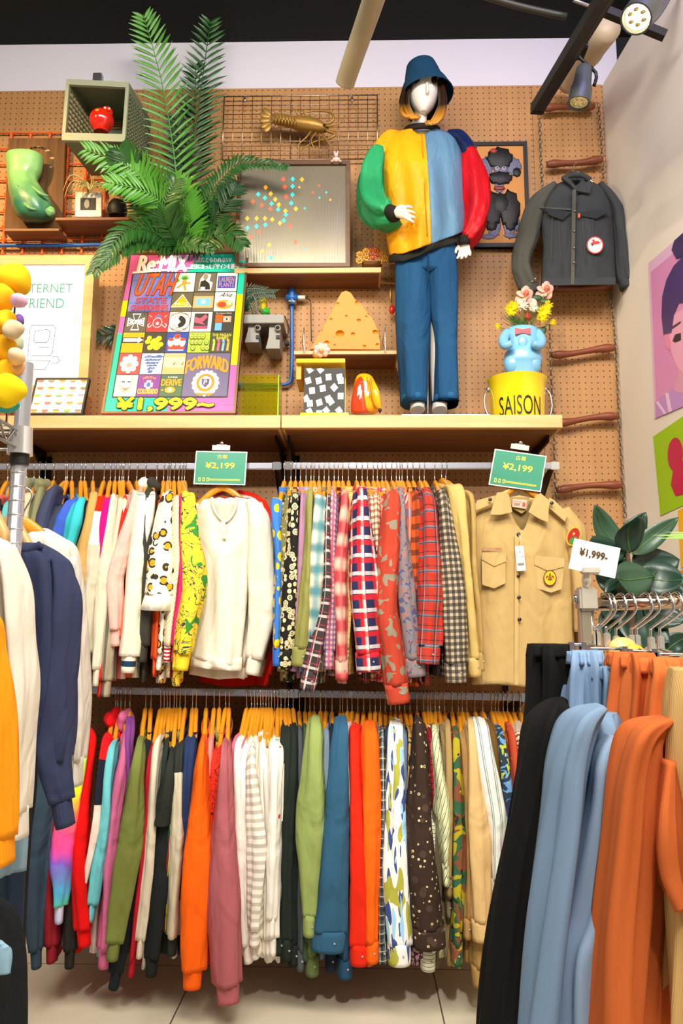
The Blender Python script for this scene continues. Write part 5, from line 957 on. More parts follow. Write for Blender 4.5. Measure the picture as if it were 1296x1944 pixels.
for s, base in ((-1, 774), (1, 836)):
    for k in range(46):
        u_ = rr.random(); x0 = base+s*rr.uniform(-6, 5); yd = rr.uniform(-.055, .045)
        if s < 0: pts = [(x0+5, 150, yd), (x0-3, 172, yd-.008), (x0-6, 192, yd-.02), (x0-9+10*u_, 207, yd-.035), (x0-6+16*u_, 216+6*u_, yd-.045), (x0+4+14*u_, 221+4*u_, yd-.05), (x0+12+10*u_, 213+10*u_, yd-.05)]
        else: pts = [(x0-4, 150, yd), (x0+3, 172, yd-.008), (x0+4, 198, yd-.02), (x0+2-6*u_, 216, yd-.03), (x0-5-8*u_, 228+3*u_, yd-.04), (x0-14-8*u_, 233+4*u_, yd-.042), (x0-20-6*u_, 228+4*u_, yd-.042)]
        A.add(*tube_geo([mp_(*p) for p in pts], [.006, .008, .009, .0088, .008, .006, .002], 6, 3))
for k in range(20): x0 = 786+2.1*k; A.add(*tube_geo([mp_(x0, 144, -.06), mp_(x0+(x0-806)*.1, 149, -.078), mp_(x0+(x0-806)*.15, 150+abs(x0-806)*.7, -.082)], [.006, .005, .001], 6, 3))
v, f = ell_geo(mp_(806, 155, .035), (.08, .075, .075)); A.add(v, f)
v, f, _u, _t = loft('x', [mrow(805, 32, 155, .04, .06), mrow(805, 36, 185, .04, .06), mrow(803, 36, 212, .035, .06), mrow(800, 26, 228, .02, .06)], None, None, 18, 3, geo=True); A.add(v, f)
A.build('wig', hair, t, True)
# ================================================================ hanging clothes
def hanger(N, T, zr, desc, grp, wood=hangw, w_=.0085, flat=False):
    """N top of wood, T front tip; the hook goes over the rail"""
    N, T = V(N), V(T); t = thing('wooden_hanger', desc, 'hanger', N, grp); d = T-N; dh = V((d.x, d.y, 0)); B = N-dh+V((0, 0, d.z)); L_ = dh.length; dh.normalize(); s = dh.cross(V((0, 0, 1)))
    def arm_(a_, sg): return [(a_+V((0, 0, -.012)), s*w_*.8, V((0, 0, .012)))]
    secs = []
    for q, zz, hh in ((-1, 1, .013), (-.75, .72, .016), (-.4, .28, .018), (-.12, .02, .021), (0, -.02, .021), (.12, .02, .021), (.4, .28, .018), (.75, .72, .016), (1, 1, .013)):
        secs.append((N+dh*L_*q+V((0, 0, d.z*zz-.014)), s*w_*(1 if abs(q) > .2 else 1.05), V((0, 0, hh))))
    loft('wooden_body', secs, wood, t, 10, 3, ex=3)
    r_ = .016; top = V((N.x, N.y, zr+.013)); h = [N+V((0, 0, -.005)), N+V((0, 0, .02))]
    if zr-N.z > .05: h += [V((N.x, N.y, zr-.035))]
    c = top+V((0, 0, -.004)); h += [c-dh*-r_+V((0, 0, -.012)), c+dh*r_*.75+V((0, 0, .004)), c+V((0, 0, .012)), c-dh*r_*.75+V((0, 0, .004)), c-dh*r_+V((0, 0, -.014)), c-dh*r_*.9+V((0, 0, -.022))]
    tube('hook', h, .0019, wire, t, 6, 3); return t
def ring(name, C_, dh, s, a_, b_, z0, z1, flare, m, par, n=20, gap=0, tilt=0):
    v, f, uv = [], [], []
    for k in range(n+1):
        q = 2*PI*k/n; co, si = math.cos(q), math.sin(q)
        for (zz, g) in ((z0, 1), (z1, 1+.06), (z1-.002, 1.16), (z0-.004-.012*max(0, co), 1.16+flare)): v.append(C_+dh*co*a_*g+s*si*b_*g+V((0, 0, zz-tilt*co))); uv.append((q*a_, zz))
    for k in range(n):
        for j in range(3): f.append((k*4+j, (k+1)*4+j, (k+1)*4+j+1, k*4+j+1))
    o = mesh(name, v, f, m, par, True, uv); sd = o.modifiers.new('s', 'SOLIDIFY'); sd.thickness = .002; return o
GI = [0]
def darker(h, k=.9): h = h.lstrip('#'); return '#'+''.join('%02x' % int(int(h[i:i+2], 16)*k) for i in (0, 2, 4))
def hang(up, kind, desc, n, s, e, c, w_, spec, f=0.0, cuff=None, hem=None, ny=None, bodyspec=None, catg=None, hng=True):
    """one garment hung end-on.  n: hanger neck x, s: top of the shoulder, e: elbow, c: cuff (photo positions), w_: sleeve widths in photo pixels"""
    GI[0] += 1; sd = GI[0]*13
    ny = ny or (917 if up else (1348 if n < 560 else 1354)); N = P(n, ny, RY); S0 = P(s[0], s[1], RY-.09-f*.5)
    dh = V((S0.x-N.x, S0.y-N.y, 0)); u = dh.normalized(); T = N+dh*2.0; T.z = S0.z-.035; T = N+u*min((T-N).xy.length, .24)+V((0, 0, S0.z-.035-N.z)); T.z = S0.z-.035
    sx = u.cross(V((0, 0, 1))).normalized()
    if sx.x < 0: sx = -sx
    Yf = RY-.205-f; kx = MP(Yf)
    E = P(e[0], e[1], Yf); Cc = P(c[0], c[1], Yf+.012)
    nm_, cg = {'sweat': ('sweatshirt', 'sweatshirt'), 'shirt': ('shirt', 'shirt'), 'tee': ('t_shirt', 't-shirt'), 'hood': ('hooded_sweatshirt', 'hoodie'), 'vest': ('cropped_sweatshirt', 'sweatshirt')}[kind]
    t = thing(nm_, desc, catg or cg, N, ('garments on the upper rails' if up else 'garments on the lower rails'))
    m = fab(spec); mb = fab(bodyspec) if bodyspec else m; w0, w1, w2 = (x/2*kx for x in w_)
    pts = [(N.lerp(S0, .86)+V((0, 0, -.014)), .010, .012), (S0+V((0, 0, -.014)), max(.011, w0*.75), .022), (V((T.x, Yf+.03, T.z-.01)), w0, .042), (V(((T.x*2+E.x)/3, Yf+.01, T.z*.62+E.z*.38)), (w0*.6+w1*.4), .052), (E, w1, .052), (E.lerp(Cc, .55), (w1+w2)/2, .045), (Cc, w2, .034)]
    if kind in ('tee', 'vest'): pts[5] = (E.lerp(Cc, .5), (w1+w2)/2, .055); pts[6] = (Cc, w2, .058)
    secs = []
    for i, (p, a_, b_) in enumerate(pts):
        tn = (pts[min(6, i+1)][0]-pts[max(0, i-1)][0]).normalized(); Bv = sx.cross(tn).normalized(); Ax = (sx-tn*sx.dot(tn)).normalized(); secs.append((p, Ax*a_, -Bv*b_ if Bv.y < 0 else Bv*b_))
    loft('front_sleeve', secs, m, t, 22, 6, (.0062, 3), sd, ex=2.5, warp=.0018)
    hz = P(680, hem or ((1290 if up else 1808)+R.uniform(-14, 10)), RY-.1).z
    lean = V(((Cc.x-T.x)*.25, 0, 0)); top = S0.z-.004; H = top-hz
    bs = []
    for q, a_, b_ in ((0, .075, .009), (.05, .14, .013), (.12, .185, .017), (.25, .19, .02), (.6, .185, .021), (1, .18, .022)): bs.append((V((N.x, N.y, top-H*q))+lean*q+u*.004, u*a_, sx*b_*(.8 if up else 1)))
    if kind != 'vest': loft('body', bs, mb, t, 24, 5, (.006, 5), sd+3, warp=.0018)
    bt = V((N.x, N.y, 0))-u*.2; bz = T.z
    loft('back_sleeve', [(V((bt.x, bt.y, bz-.0)), sx*.012, u*.03), (V((bt.x, bt.y+.0, bz-.06)), sx*.018, u*.045), (V((bt.x+lean.x, min(bt.y, -.06), bz-H*.45)), sx*.018, u*.045), (V((bt.x+lean.x, min(bt.y, -.06), bz-H*.8)), sx*.014, u*.032)], m, t, 12, 3, (.003, 3), sd+5)
    if kind not in ('tee', 'vest'):
        tn = (Cc-E).normalized(); A_, B_ = secs[-1][1].normalized(), secs[-1][2].normalized()
        if kind == 'shirt': cl, ca, cb = .062, w2*1.04, .036
        else: cl, ca, cb = .058, w2*.78, .027
        cs = cuff if cuff else spec
        loft('cuff', [(Cc-tn*.004, A_*ca*(1 if kind == 'shirt' else 1.05), B_*cb), (Cc+tn*cl*.5, A_*ca, B_*cb), (Cc+tn*cl, A_*ca*.96, B_*cb)], fab(cs, 0 if kind == 'shirt' else 1100), t, 18, 2, seed=sd)
        if kind == 'shirt':
            bp = Cc+tn*cl*.45-B_*cb*(1 if B_.y > 0 else -1); v, ff = ell_geo(bp+A_*ca*.35, (.0035, .002, .0035), n=8, m=5); mesh('button', v, ff, mat('pale_button', '#a8a296', .3), t)
    elif kind == 'vest': 
        tn = V((-.1, 0, -1)).normalized(); loft('hem_band', [(Cc-tn*.004, secs[-1][1]*1.04, secs[-1][2]*1.02), (Cc+tn*.055+V((-.006, 0, 0)), secs[-1][1]*1.12, secs[-1][2]*1.04)], fab(cuff or '#ece8dc', 0), t, 20, 2)
    if kind in ('shirt',): ring('collar', N+u*.018+V((0, 0, -.03)), u, sx, .07, .013, -.022, .012, .12, m, t, tilt=.018)
    elif kind == 'hood':
        v, ff = ell_geo(N+u*.055+V((0, 0, -.03)), (.028, .062, .040), seed=sd, amp=.1); mesh('hood', v, ff, m, t)
    elif kind == 'sweat' or kind == 'tee': ring('neckband', N+u*.02+V((0, 0, -.055)), u, sx, .085, .012, -.008, .006, .03, fab(spec, 1000), t, tilt=.02)
    if hng: hanger(N, (T.x, T.y, T.z-.004) if (T-N).length > .02 else (N.x, N.y-.2, N.z-.06), railz(N.x, up), 'hanger of the '+desc, 'wooden clothes hangers')
    return t
Pl = lambda b, *s: ('plaid', b, list(s))
# ---------------- upper rail, sweatshirts from the left
U_, L__ = True, False
g = lambda *a, **k: hang(U_, *a, **k)
g('sweat', 'cream sweatshirt at the far left end of the upper rail', 14, (2, 945), (-22, 1060), (-30, 1180), (20, 24, 22), '#e8dfc8')
g('tee', 'coral t-shirt with black stripe left of the chrome pole', 30, (14, 948), (-2, 985), (-14, 1030), (22, 30, 34), ('block', '#e4605c', [(.13, '#2a2426'), (.16, '#e4605c')]))
g('tee', 'teal t-shirt behind the wooden hanger of the left rack', 50, (36, 958), (18, 1000), (8, 1060), (22, 30, 32), '#5fb4b4')
g('hood', 'sage hooded sweatshirt just left of the pale grey one', 64, (52, 945), (30, 1060), (20, 1200), (22, 26, 24), '#85866a')
g('sweat', 'pale stone sweatshirt between the sage and olive hooded ones', 74, (62, 940), (40, 1040), (30, 1200), (20, 26, 24), '#c9c3a0')
g('hood', 'olive melange hooded sweatshirt near the chrome pole', 85, (80, 935), (56, 1050), (45, 1200), (24, 30, 26), '#86845f', f=.02)
g('sweat', 'dark olive sweatshirt left of the slate navy one', 102, (88, 958), (74, 1060), (60, 1200), (18, 24, 22), '#6b6e50')
g('sweat', 'slate navy sweatshirt behind the cream front rack sweater', 124, (112, 930), (82, 1010), (62, 1200), (26, 40, 34), '#404560', f=.02)
g('sweat', 'charcoal blue sweatshirt left of the royal blue t-shirt', 127, (118, 960), (104, 1030), (90, 1200), (18, 30, 28), '#3c414c')
g('tee', 'royal blue t-shirt on the upper rail', 136, (136, 950), (122, 985), (112, 1014), (20, 27, 30), '#4262c8', f=.01)
g('tee', 'bright turquoise t-shirt on the upper rail', 153, (152, 950), (142, 990), (132, 1030), (20, 34, 30), '#3cc3cd', f=.02)
g('sweat', 'black t-shirt sleeve sweatshirt between turquoise and tan', 160, (162, 955), (158, 1030), (150, 1180), (16, 20, 18), '#1c1f2c')
g('sweat', 'tan sweatshirt right of the turquoise t-shirt', 176, (176, 943), (160, 1050), (152, 1215), (24, 30, 24), '#c9a05c', f=.025)
g('sweat', 'red topped cream sweatshirt with a red stripe at the cuff', 197, (190, 948), (180, 1060), (163, 1238), (26, 26, 25), ('block', '#ee2408', [(.17, '#ebe4da'), (.28, '#cfc9b2')]), f=.025, cuff=('block', '#ddd8bf', [(.018, '#e02418'), (.03, '#ddd8bf')]))
g('sweat', 'magenta sweatshirt with long plain sleeve, right of the red topped one', 209, (204, 950), (192, 1040), (178, 1170), (17, 22, 10), '#e6027e', f=.015)
g('sweat', 'cream sweatshirt next to the magenta one', 218, (216, 948), (200, 1080), (184, 1270), (20, 25, 16), '#e2dcc4', f=.02)
g('sweat', 'ivory sweatshirt with brown piping, second right of the magenta one', 226, (228, 950), (212, 1090), (196, 1240), (16, 18, 14), '#dcd3bc', hem=1225)
g('sweat', 'bright red sweatshirt mostly hidden behind the light pink one', 231, (233, 960), (212, 1120), (191, 1290), (14, 10, 8), '#e4281a', f=.0)
g('sweat', 'taupe sweatshirt with grey side stripe hanging lowest, behind light pink', 234, (230, 990), (214, 1160), (203, 1290), (14, 20, 22), Pl('#b0a38a', ('u', .05, .018, .014, '#6c675c', 1)), f=.005)
g('sweat', 'light pink sweatshirt with bent sleeve', 243, (250, 940), (218, 1090), (219, 1195), (24, 30, 26), '#f3bfb2', f=.035)
g('sweat', 'coral orange sweatshirt behind the light pink sleeve', 259, (262, 950), (250, 1080), (235, 1210), (20, 22, 18), '#e2683e', f=.02)
g('hood', 'cream hooded sweatshirt with navy banded cuff', 275, (276, 940), (256, 1100), (245, 1245), (32, 36, 34), ('block', '#ece5d2', [(.10, '#453f38'), (.104, '#ece5d2'), (.135, '#453f38'), (.138, '#ece5d2')]), f=.04, cuff=('block', '#ece5d2', [(.02, '#1f3a56'), (.04, '#ece5d2')]))
g('hood', 'black hooded sweatshirt right of the cream hooded one', 297, (290, 935), (282, 1080), (272, 1225), (24, 26, 22), '#3a3930', f=.02)
g('sweat', 'orange red sweatshirt hidden behind the leopard one', 310, (308, 952), (300, 1080), (293, 1250), (12, 12, 8), '#e8501c')
g('vest', 'leopard print sweatshirt with wide white hem band', 318, (317, 938), (308, 1060), (304, 1128), (20, 46, 54), ('leopard', '#f3ead2'), f=.05)
g('sweat', 'second leopard print sweatshirt hanging below the wide white band', 322, (320, 955), (312, 1120), (303, 1240), (18, 18, 15), ('leopard', '#ece4d0'), f=.0, cuff='#f0ebe0')
g('sweat', 'white sweatshirt with yellow diagonal stripes and red striped cuff', 330, (330, 948), (330, 1060), (318, 1225), (15, 25, 16), ('plaid', '#ece6e0', [('d', .016, 0, .006, '#f0c23c', .85)]), f=.02, cuff=Pl('#f4efe8', ('v', .013, 0, .0065, '#c8202c', 1)))
g('sweat', 'raspberry sweatshirt between the white striped and yellow printed ones', 339, (341, 945), (342, 1100), (333, 1225), (18, 19, 18), '#cf2f72', f=.01)
g('sweat', 'yellow sweatshirt printed with palms and scribbles', 345, (350, 940), (366, 1100), (348, 1240), (22, 46, 34), ('print', '#f3d436', '#3f4048', 12, '#3a8a34'), f=.05, cuff='#f0cf2c')
g('sweat', 'mustard yellow sweatshirt tip under the yellow printed one', 350, (352, 960), (352, 1120), (337, 1270), (16, 26, 20), ('print', '#eecb2c', '#3f4048', 12, '#c8502c'))
# ---------------- upper rail, shirts
g('shirt', 'blue shirt with big yellow dots at the left end of the shirts', 540, (534, 950), (531, 1060), (528, 1230), (24, 18, 20), ('dots', '#3c78cc', [('#f2cf14', 24, .42, .7, 0)]), f=.01, cuff='#2f68c0', hem=1262)
g('shirt', 'olive floral shirt next to the blue dotted one', 552, (549, 945), (540, 1080), (536, 1240), (18, 20, 18), ('blotch', '#6f6c44', [('#c8a86c', 55, .6, 1), ('#2c2e1c', 42, .6, 1)]))
g('shirt', 'black and cream paisley shirt', 561, (559, 942), (553, 1090), (543, 1235), (18, 24, 26), ('paisley', '#1e1c18', '#d9c99e', 46), f=.02)
g('shirt', 'dusty mauve shirt left of the light blue collar', 570, (573, 940), (570, 1060), (560, 1240), (16, 18, 16), '#a87c98')
g('shirt', 'powder blue shirt squeezed between mauve and olive shirts', 580.5, (582, 940), (578, 1060), (574, 1240), (14, 14, 14), '#8fa6d0')
g('shirt', 'plain olive green shirt with squared cuff', 590, (589, 938), (582, 1090), (571, 1230), (18, 20, 32), '#8f8d4c', f=.03)
g('shirt', 'brown and cream swirl shirt', 595.5, (598, 945), (594, 1060), (590, 1240), (14, 14, 14), ('print', '#d8c8a8', '#4c3424', 22))
g('shirt', 'blurred teal and cream checked shirt', 605, (606, 945), (598, 1100), (592, 1220), (20, 32, 22), ('plaid', '#d8d2c0', [('u', .045, .0, .02, '#4a8f98', .7), ('v', .075, .02, .03, '#2c7a84', .8)], 1), f=.035)
g('shirt', 'green and brown plaid shirt', 615, (614, 945), (613, 1060), (606, 1240), (14, 16, 20), Pl('#4c4c3c', ('u', .02, 0, .006, '#c8b48c', .7), ('v', .03, 0, .008, '#9a6c50', .8)))
g('shirt', 'black plaid shirt with big turned pink lined cuff', 624, (624, 948), (620, 1130), (590, 1275), (14, 20, 30), Pl('#3a3638', ('u', .04, .01, .007, '#d8c8c4', .9), ('v', .045, .01, .009, '#d8c8c4', .8), ('v', .045, .022, .003, '#a83c44', .9), ('u', .04, .02, .003, '#a83c44', .9)), f=.045)
g('shirt', 'purple and pink checked shirt', 634, (634, 940), (628, 1100), (624, 1235), (18, 20, 20), Pl('#dcb8b4', ('u', .016, 0, .008, '#6c4a8c', .65), ('v', .018, 0, .009, '#6c4a8c', .65), ('u', .048, 0, .01, '#c85068', .7)), f=.02)
g('shirt', 'black and red buffalo checked shirt', 642, (643, 944), (640, 1080), (636, 1240), (12, 14, 14), Pl('#b83024', ('u', .03, 0, .015, '#1c1818', .8), ('v', .03, 0, .015, '#1c1818', .8)))
g('shirt', 'faded red and cream ombre checked shirt', 650, (652, 940), (645, 1080), (648, 1255), (22, 26, 24), ('plaid', '#c84450', [('v', .085, 0, .03, '#ecd0b8', .85), ('u', .04, .0, .03, '#d87868', .5)], 1), f=.03)
g('shirt', 'pale yellow checked shirt', 661, (663, 942), (664, 1060), (658, 1230), (18, 14, 12), Pl('#dcc878', ('u', .02, 0, .003, '#a88c3c', .8), ('v', .02, 0, .003, '#a88c3c', .8)))
g('shirt', 'navy, red and white large checked shirt at the front of the rail', 676, (680, 935), (690, 1110), (698, 1240), (30, 60, 46), Pl('#232a50', ('u', .058, 0, .012, '#e0dcd8', .85), ('u', .058, .012, .016, '#cf1c20', .75), ('v', .062, .0, .016, '#cf1c20', .75), ('v', .062, .016, .013, '#e0dcd8', .7), ('v', .062, .046, .0015, '#a83044', 1), ('u', .058, .045, .0015, '#a83044', 1)), f=.07)
g('shirt', 'dark green tartan shirt behind the large navy red check', 687, (690, 948), (700, 1100), (706, 1240), (14, 18, 18), Pl('#2a3038', ('u', .03, 0, .004, '#d0a070', .9), ('v', .03, 0, .006, '#b84038', .8)))
g('shirt', 'cream and rust small checked shirt', 697, (702, 944), (712, 1100), (716, 1230), (20, 20, 16), Pl('#e8d4b0', ('u', .016, 0, .006, '#a8442c', .75), ('v', .02, 0, .009, '#6c2c20', .7)), f=.015)
g('shirt', 'red and cream tattersall shirt', 708, (712, 942), (718, 1060), (720, 1240), (14, 14, 14), Pl('#e6c0a0', ('u', .012, 0, .004, '#c04030', .8), ('v', .012, 0, .004, '#c04030', .8)))
g('shirt', 'hot pink spotted shirt', 716, (721, 946), (722, 1060), (722, 1230), (14, 12, 12), ('blotch', '#d02858', [('#f0c090', 50, .58, .5)]))
g('shirt', 'pink and red checked shirt left of the leaf print one', 725, (728, 944), (724, 1060), (726, 1220), (16, 14, 12), Pl('#e86a50', ('v', .02, 0, .006, '#f0d8c8', .8), ('u', .02, 0, .004, '#f0d8c8', .6)))
g('shirt', 'rust red shirt with grey leaf print and trailing cuff', 732, (738, 940), (733, 1150), (752, 1300), (28, 46, 42), ('blotch', '#b5402c', [('#8f8670', 26, .60, .6)]), f=.075)
g('shirt', 'blue grey paisley shirt with buttons', 743, (750, 935), (768, 1120), (784, 1250), (22, 36, 40), ('blotch', '#7e7c84', [('#a87060', 60, .58, 1.5), ('#54587c', 40, .6, 1)]), f=.04)
g('shirt', 'red and white striped shirt right of the paisley one', 752, (762, 942), (775, 1060), (786, 1200), (16, 14, 12), Pl('#e8dcd4', ('e', .014, 0, .008, '#cc2c34', 1)))
g('shirt', 'navy shirt with red pinstripes behind the striped one', 758, (768, 955), (785, 1100), (792, 1240), (12, 16, 14), Pl('#26304c', ('u', .012, 0, .002, '#c84048', 1), ('v', .03, 0, .003, '#a0a8b8', .8)))
g('shirt', 'salmon and blue block checked shirt', 763, (768, 942), (774, 1040), (782, 1180), (16, 18, 14), Pl('#e06048', ('v', .09, .03, .03, '#5c6890', .9), ('u', .04, 0, .01, '#e8a080', .6)))
g('shirt', 'orange and black buffalo checked shirt', 773, (779, 940), (788, 1060), (794, 1180), (20, 24, 20), Pl('#e0561c', ('u', .04, 0, .018, '#40281c', .55), ('v', .045, .01, .02, '#40281c', .75)), f=.02)
g('shirt', 'maroon and grey patterned shirt right of the orange check', 783.5, (789, 942), (800, 1060), (804, 1200), (14, 16, 14), ('paisley', '#3a2028', '#a87478', 60))
g('shirt', 'red and grey tartan shirt at the front right of the rail', 796, (803, 938), (818, 1110), (812, 1225), (32, 54, 46), Pl('#a83a34', ('u', .05, 0, .013, '#ee3418', .8), ('v', .05, .0, .010, '#6c7484', .85), ('v', .05, .013, .0025, '#20222c', .9), ('v', .05, -.006, .0025, '#20222c', .9), ('u', .05, .026, .003, '#20222c', .8), ('u', .05, .02, .003, '#a89c8c', .6)), f=.06)
g('shirt', 'dark blue grey check shirt hidden right of the red tartan', 805, (815, 946), (835, 1060), (845, 1200), (16, 16, 16), Pl('#2c2c30', ('u', .02, 0, .004, '#8a6c5c', .8)))
g('shirt', 'black and cream small checked shirt', 825, (832, 938), (858, 1120), (864, 1260), (26, 44, 40), Pl('#c9b89a', ('u', .022, 0, .012, '#1c1c24', .72), ('v', .022, 0, .012, '#1c1c24', .72), ('u', .0055, 0, .001, '#3a3430', .5)), f=.045)
g('shirt', 'khaki shirt with shoulder tab right of the small check', 838, (850, 925), (880, 1090), (897, 1250), (26, 22, 24), '#cdb06a', f=.02, ny=912)
g('shirt', 'second khaki shirt behind the first, against the scout shirt', 846, (866, 940), (890, 1090), (905, 1240), (16, 14, 14), '#b5985a', ny=916)
# ---------------- lower rail, from the left
h = lambda *a, **k: hang(L__, *a, **k)
h('sweat', 'slate blue sweatshirt at the bottom left behind the front rack', 112, (104, 1420), (62, 1620), (68, 1800), (30, 56, 24), '#2f4150', f=.06, hem=1760)
h('sweat', 'dark steel blue sweatshirt right of the slate one', 128, (118, 1420), (92, 1620), (72, 1800), (20, 22, 18), '#35485c', f=.03, hem=1760)
h('sweat', 'burgundy sweatshirt left of the tie-dye one', 140, (128, 1420), (100, 1650), (98, 1790), (20, 26, 22), '#8a1826', f=.02)
h('sweat', 'rainbow tie-dye sweatshirt on the lower rail', 157, (158, 1385), (118, 1620), (113, 1715), (20, 40, 20), ('tiedye', '#ffffff'), f=.06)
h('sweat', 'charcoal sweatshirt behind the red sleeve near the tie-dye one', 162, (160, 1420), (140, 1640), (133, 1800), (14, 24, 22), '#26241f')
h('sweat', 'bright red sweatshirt with a kicked out cuff', 166, (166, 1385), (148, 1620), (158, 1760), (22, 36, 30), '#e00808', f=.035)
h('hood', 'red, navy and white panelled hoodie with green hood lining', 219, (210, 1392), (188, 1560), (156, 1700), (20, 22, 13), ('block', '#e8141c', [(.17, '#1f1f30'), (.3, '#ecd8cc')]), f=.03)
h('sweat', 'scarlet sweatshirt tucked under the panelled hoodie', 223, (222, 1430), (192, 1620), (165, 1740), (12, 18, 20), '#ee1408')
h('sweat', 'aqua blue sweatshirt on the lower rail', 229, (220, 1404), (200, 1560), (177, 1712), (20, 26, 17), '#6cc4cc', f=.035)
h('hood', 'rose pink hooded sweatshirt', 237, (238, 1388), (216, 1560), (199, 1800), (22, 24, 26), '#cf6a94', f=.02)
h('sweat', 'purple knitted sweatshirt right of the rose pink one', 246, (246, 1362), (245, 1460), (236, 1600), (14, 10, 10), '#7c3f86')
h('sweat', 'olive green sweatshirt at the front of the lower rail', 276, (270, 1398), (246, 1600), (218, 1785), (22, 46, 28), '#76803f', f=.06)
h('sweat', 'black sweatshirt behind the olive one', 286, (283, 1402), (262, 1640), (222, 1840), (18, 26, 24), '#1b2226', f=.0)
h('sweat', 'crimson sweatshirt with narrow sleeve', 304.6, (296, 1404), (274, 1620), (253, 1815), (13, 16, 14), '#b8142c', f=.02)
h('sweat', 'oatmeal melange sweatshirt on the lower rail', 311, (304, 1396), (286, 1600), (268, 1780), (20, 24, 16), '#dcd2bc', f=.035)
h('sweat', 'light grey sweatshirt right of the oatmeal one', 317, (308, 1396), (296, 1600), (277, 1800), (10, 14, 12), '#b4ada0')
h('sweat', 'dark green black sweatshirt behind the charcoal t-shirt', 322, (318, 1400), (308, 1600), (298, 1790), (14, 14, 14), '#24302a')
h('tee', 'charcoal t-shirt with ribbed short sleeve', 335, (330, 1418), (317, 1510), (308, 1556), (16, 36, 38), '#2a2f2a', f=.05)
h('sweat', 'long black sweatshirt below the charcoal t-shirt', 330, (322, 1430), (306, 1650), (290, 1815), (16, 30, 26), '#1d2224', f=.01)
h('sweat', 'black and oatmeal colour block sweatshirt', 351, (345, 1404), (337, 1600), (328, 1775), (18, 24, 22), ('block', '#2c302c', [(.19, '#d9cfb4')]), f=.035)
h('sweat', 'black sweatshirt with red, yellow and green stripes', 341, (338, 1440), (322, 1620), (316, 1730), (12, 14, 14), Pl('#1c2022', ('u', .03, 0, .004, '#e8d020', 1), ('u', .03, .006, .003, '#c8201c', 1), ('u', .03, .012, .003, '#1c9a4c', 1), ('u', .03, .02, .003, '#e8e8e0', 1)))
h('sweat', 'navy sweatshirt next to the orange one', 365, (362, 1395), (352, 1580), (343, 1670), (20, 26, 14), '#24365e', f=.02)
h('sweat', 'midnight sweatshirt hidden left of the orange one', 372, (370, 1402), (364, 1560), (356, 1700), (12, 12, 12), '#191a30')
h('sweat', 'vivid orange sweatshirt with long sleeve near the floor', 391, (388, 1398), (374, 1660), (366, 1838), (18, 52, 42), '#fa6608', f=.085)
h('sweat', 'salmon pink sweatshirt right of the orange one', 406, (402, 1396), (400, 1500), (398, 1640), (14, 12, 12), '#e88a84')
h('sweat', 'olive yellow sweatshirt mostly hidden beside the red printed one', 416, (413, 1425), (410, 1520), (405, 1660), (12, 10, 10), '#8a8438')
h('sweat', 'red sweatshirt with black line drawings', 428, (420, 1412), (404, 1600), (396, 1790), (18, 24, 14), ('print', '#d6301c', '#1c1412', 20), f=.025)
h('sweat', 'dusty mauve sweatshirt with the lowest sleeve', 434.6, (432, 1402), (424, 1680), (432, 1866), (16, 58, 50), '#ae5f66', f=.095)
h('sweat', 'rose sweatshirt behind the hangers right of the mauve one', 468, (460, 1393), (446, 1560), (440, 1700), (18, 18, 14), '#d4687c')
wl = [(477, 466, 1398, 460, 'left-most white sweatshirt of the white group'), (483, 475, 1404, 472, 'second white sweatshirt from the left, with a plain seam'), (488, 483, 1394, 478, 'cream white sweatshirt behind the striped one')]
for i, (n0, sx_, sy_, cx_, d_) in enumerate(wl): h('sweat', d_, n0, (sx_, sy_), (sx_-8, 1580), (cx_+10, 1790-8*i), (20, 26, 22), ('#eae2d8', '#efe9e2', '#e6decb')[i], f=.02)
h('sweat', 'white sweatshirt with grey horizontal stripes', 494.5, (486, 1402), (490, 1600), (484, 1760), (16, 36, 26), ('block', '#ece6dc', [(.2, '#ece6dc')]) if 0 else Pl('#ece6dc', ('v', .026, 0, .012, '#b9b2a0', .8)), f=.06)
for i, (n0, sx_, sy_, d_) in enumerate(((499, 493, 1404, 'white sweatshirt just right of the striped one'), (504.6, 503, 1402, 'milky white sweatshirt in the middle of the white group'), (510, 508, 1420, 'pale grey white sweatshirt with a dark label'), (515, 516, 1400, 'warm white sweatshirt left of the symbol printed one'))): h('sweat', d_, n0, (sx_, sy_), (sx_+1, 1600), (sx_+1, 1775), (14, 20, 18), ('#efe9df', '#ece5d8', '#dcd6cc', '#eee8e0')[i], f=.012*i)
h('sweat', 'white sweatshirt printed with red diamonds and teal triangles', 527, (526, 1397), (519, 1600), (516, 1740), (18, 28, 18), ('dots', '#eee9e0', [('#d2546c', 17, .13, .9, 0), ('#3a9aa8', 15, .11, .9, 3)]), f=.055)
h('sweat', 'off white sweatshirt right of the symbol printed one', 533, (533, 1396), (534, 1560), (530, 1730), (12, 12, 10), '#e9e4da')
h('shirt', 'black shirt, first of the dark shirts', 540.6, (542, 1376), (534, 1600), (530, 1770), (20, 26, 24), '#20271f', f=.01)
h('shirt', 'black green shirt, second of the dark shirts', 547, (550, 1378), (546, 1600), (544, 1780), (14, 20, 20), '#1c2620', f=.02)
h('shirt', 'black shirt, third of the dark shirts', 556, (559, 1376), (558, 1600), (557, 1790), (16, 22, 22), '#1a211e', f=.0)
h('shirt', 'dark grey denim shirt left of the green shirts', 568, (569, 1380), (570, 1600), (570, 1800), (14, 14, 16), '#4a4f54')
h('shirt', 'forest green shirt behind the light green one', 578.6, (580, 1378), (578, 1600), (580, 1780), (16, 18, 22), '#3f5038')
h('shirt', 'moss green shirt behind the light green one', 588, (588, 1378), (590, 1600), (592, 1810), (14, 18, 24), '#5c6c3c')
h('shirt', 'light sage green shirt with pointed shoulder', 596, (597, 1362), (592, 1560), (588, 1735), (34, 52, 24), '#8e9e5a', f=.07, hem=1815)
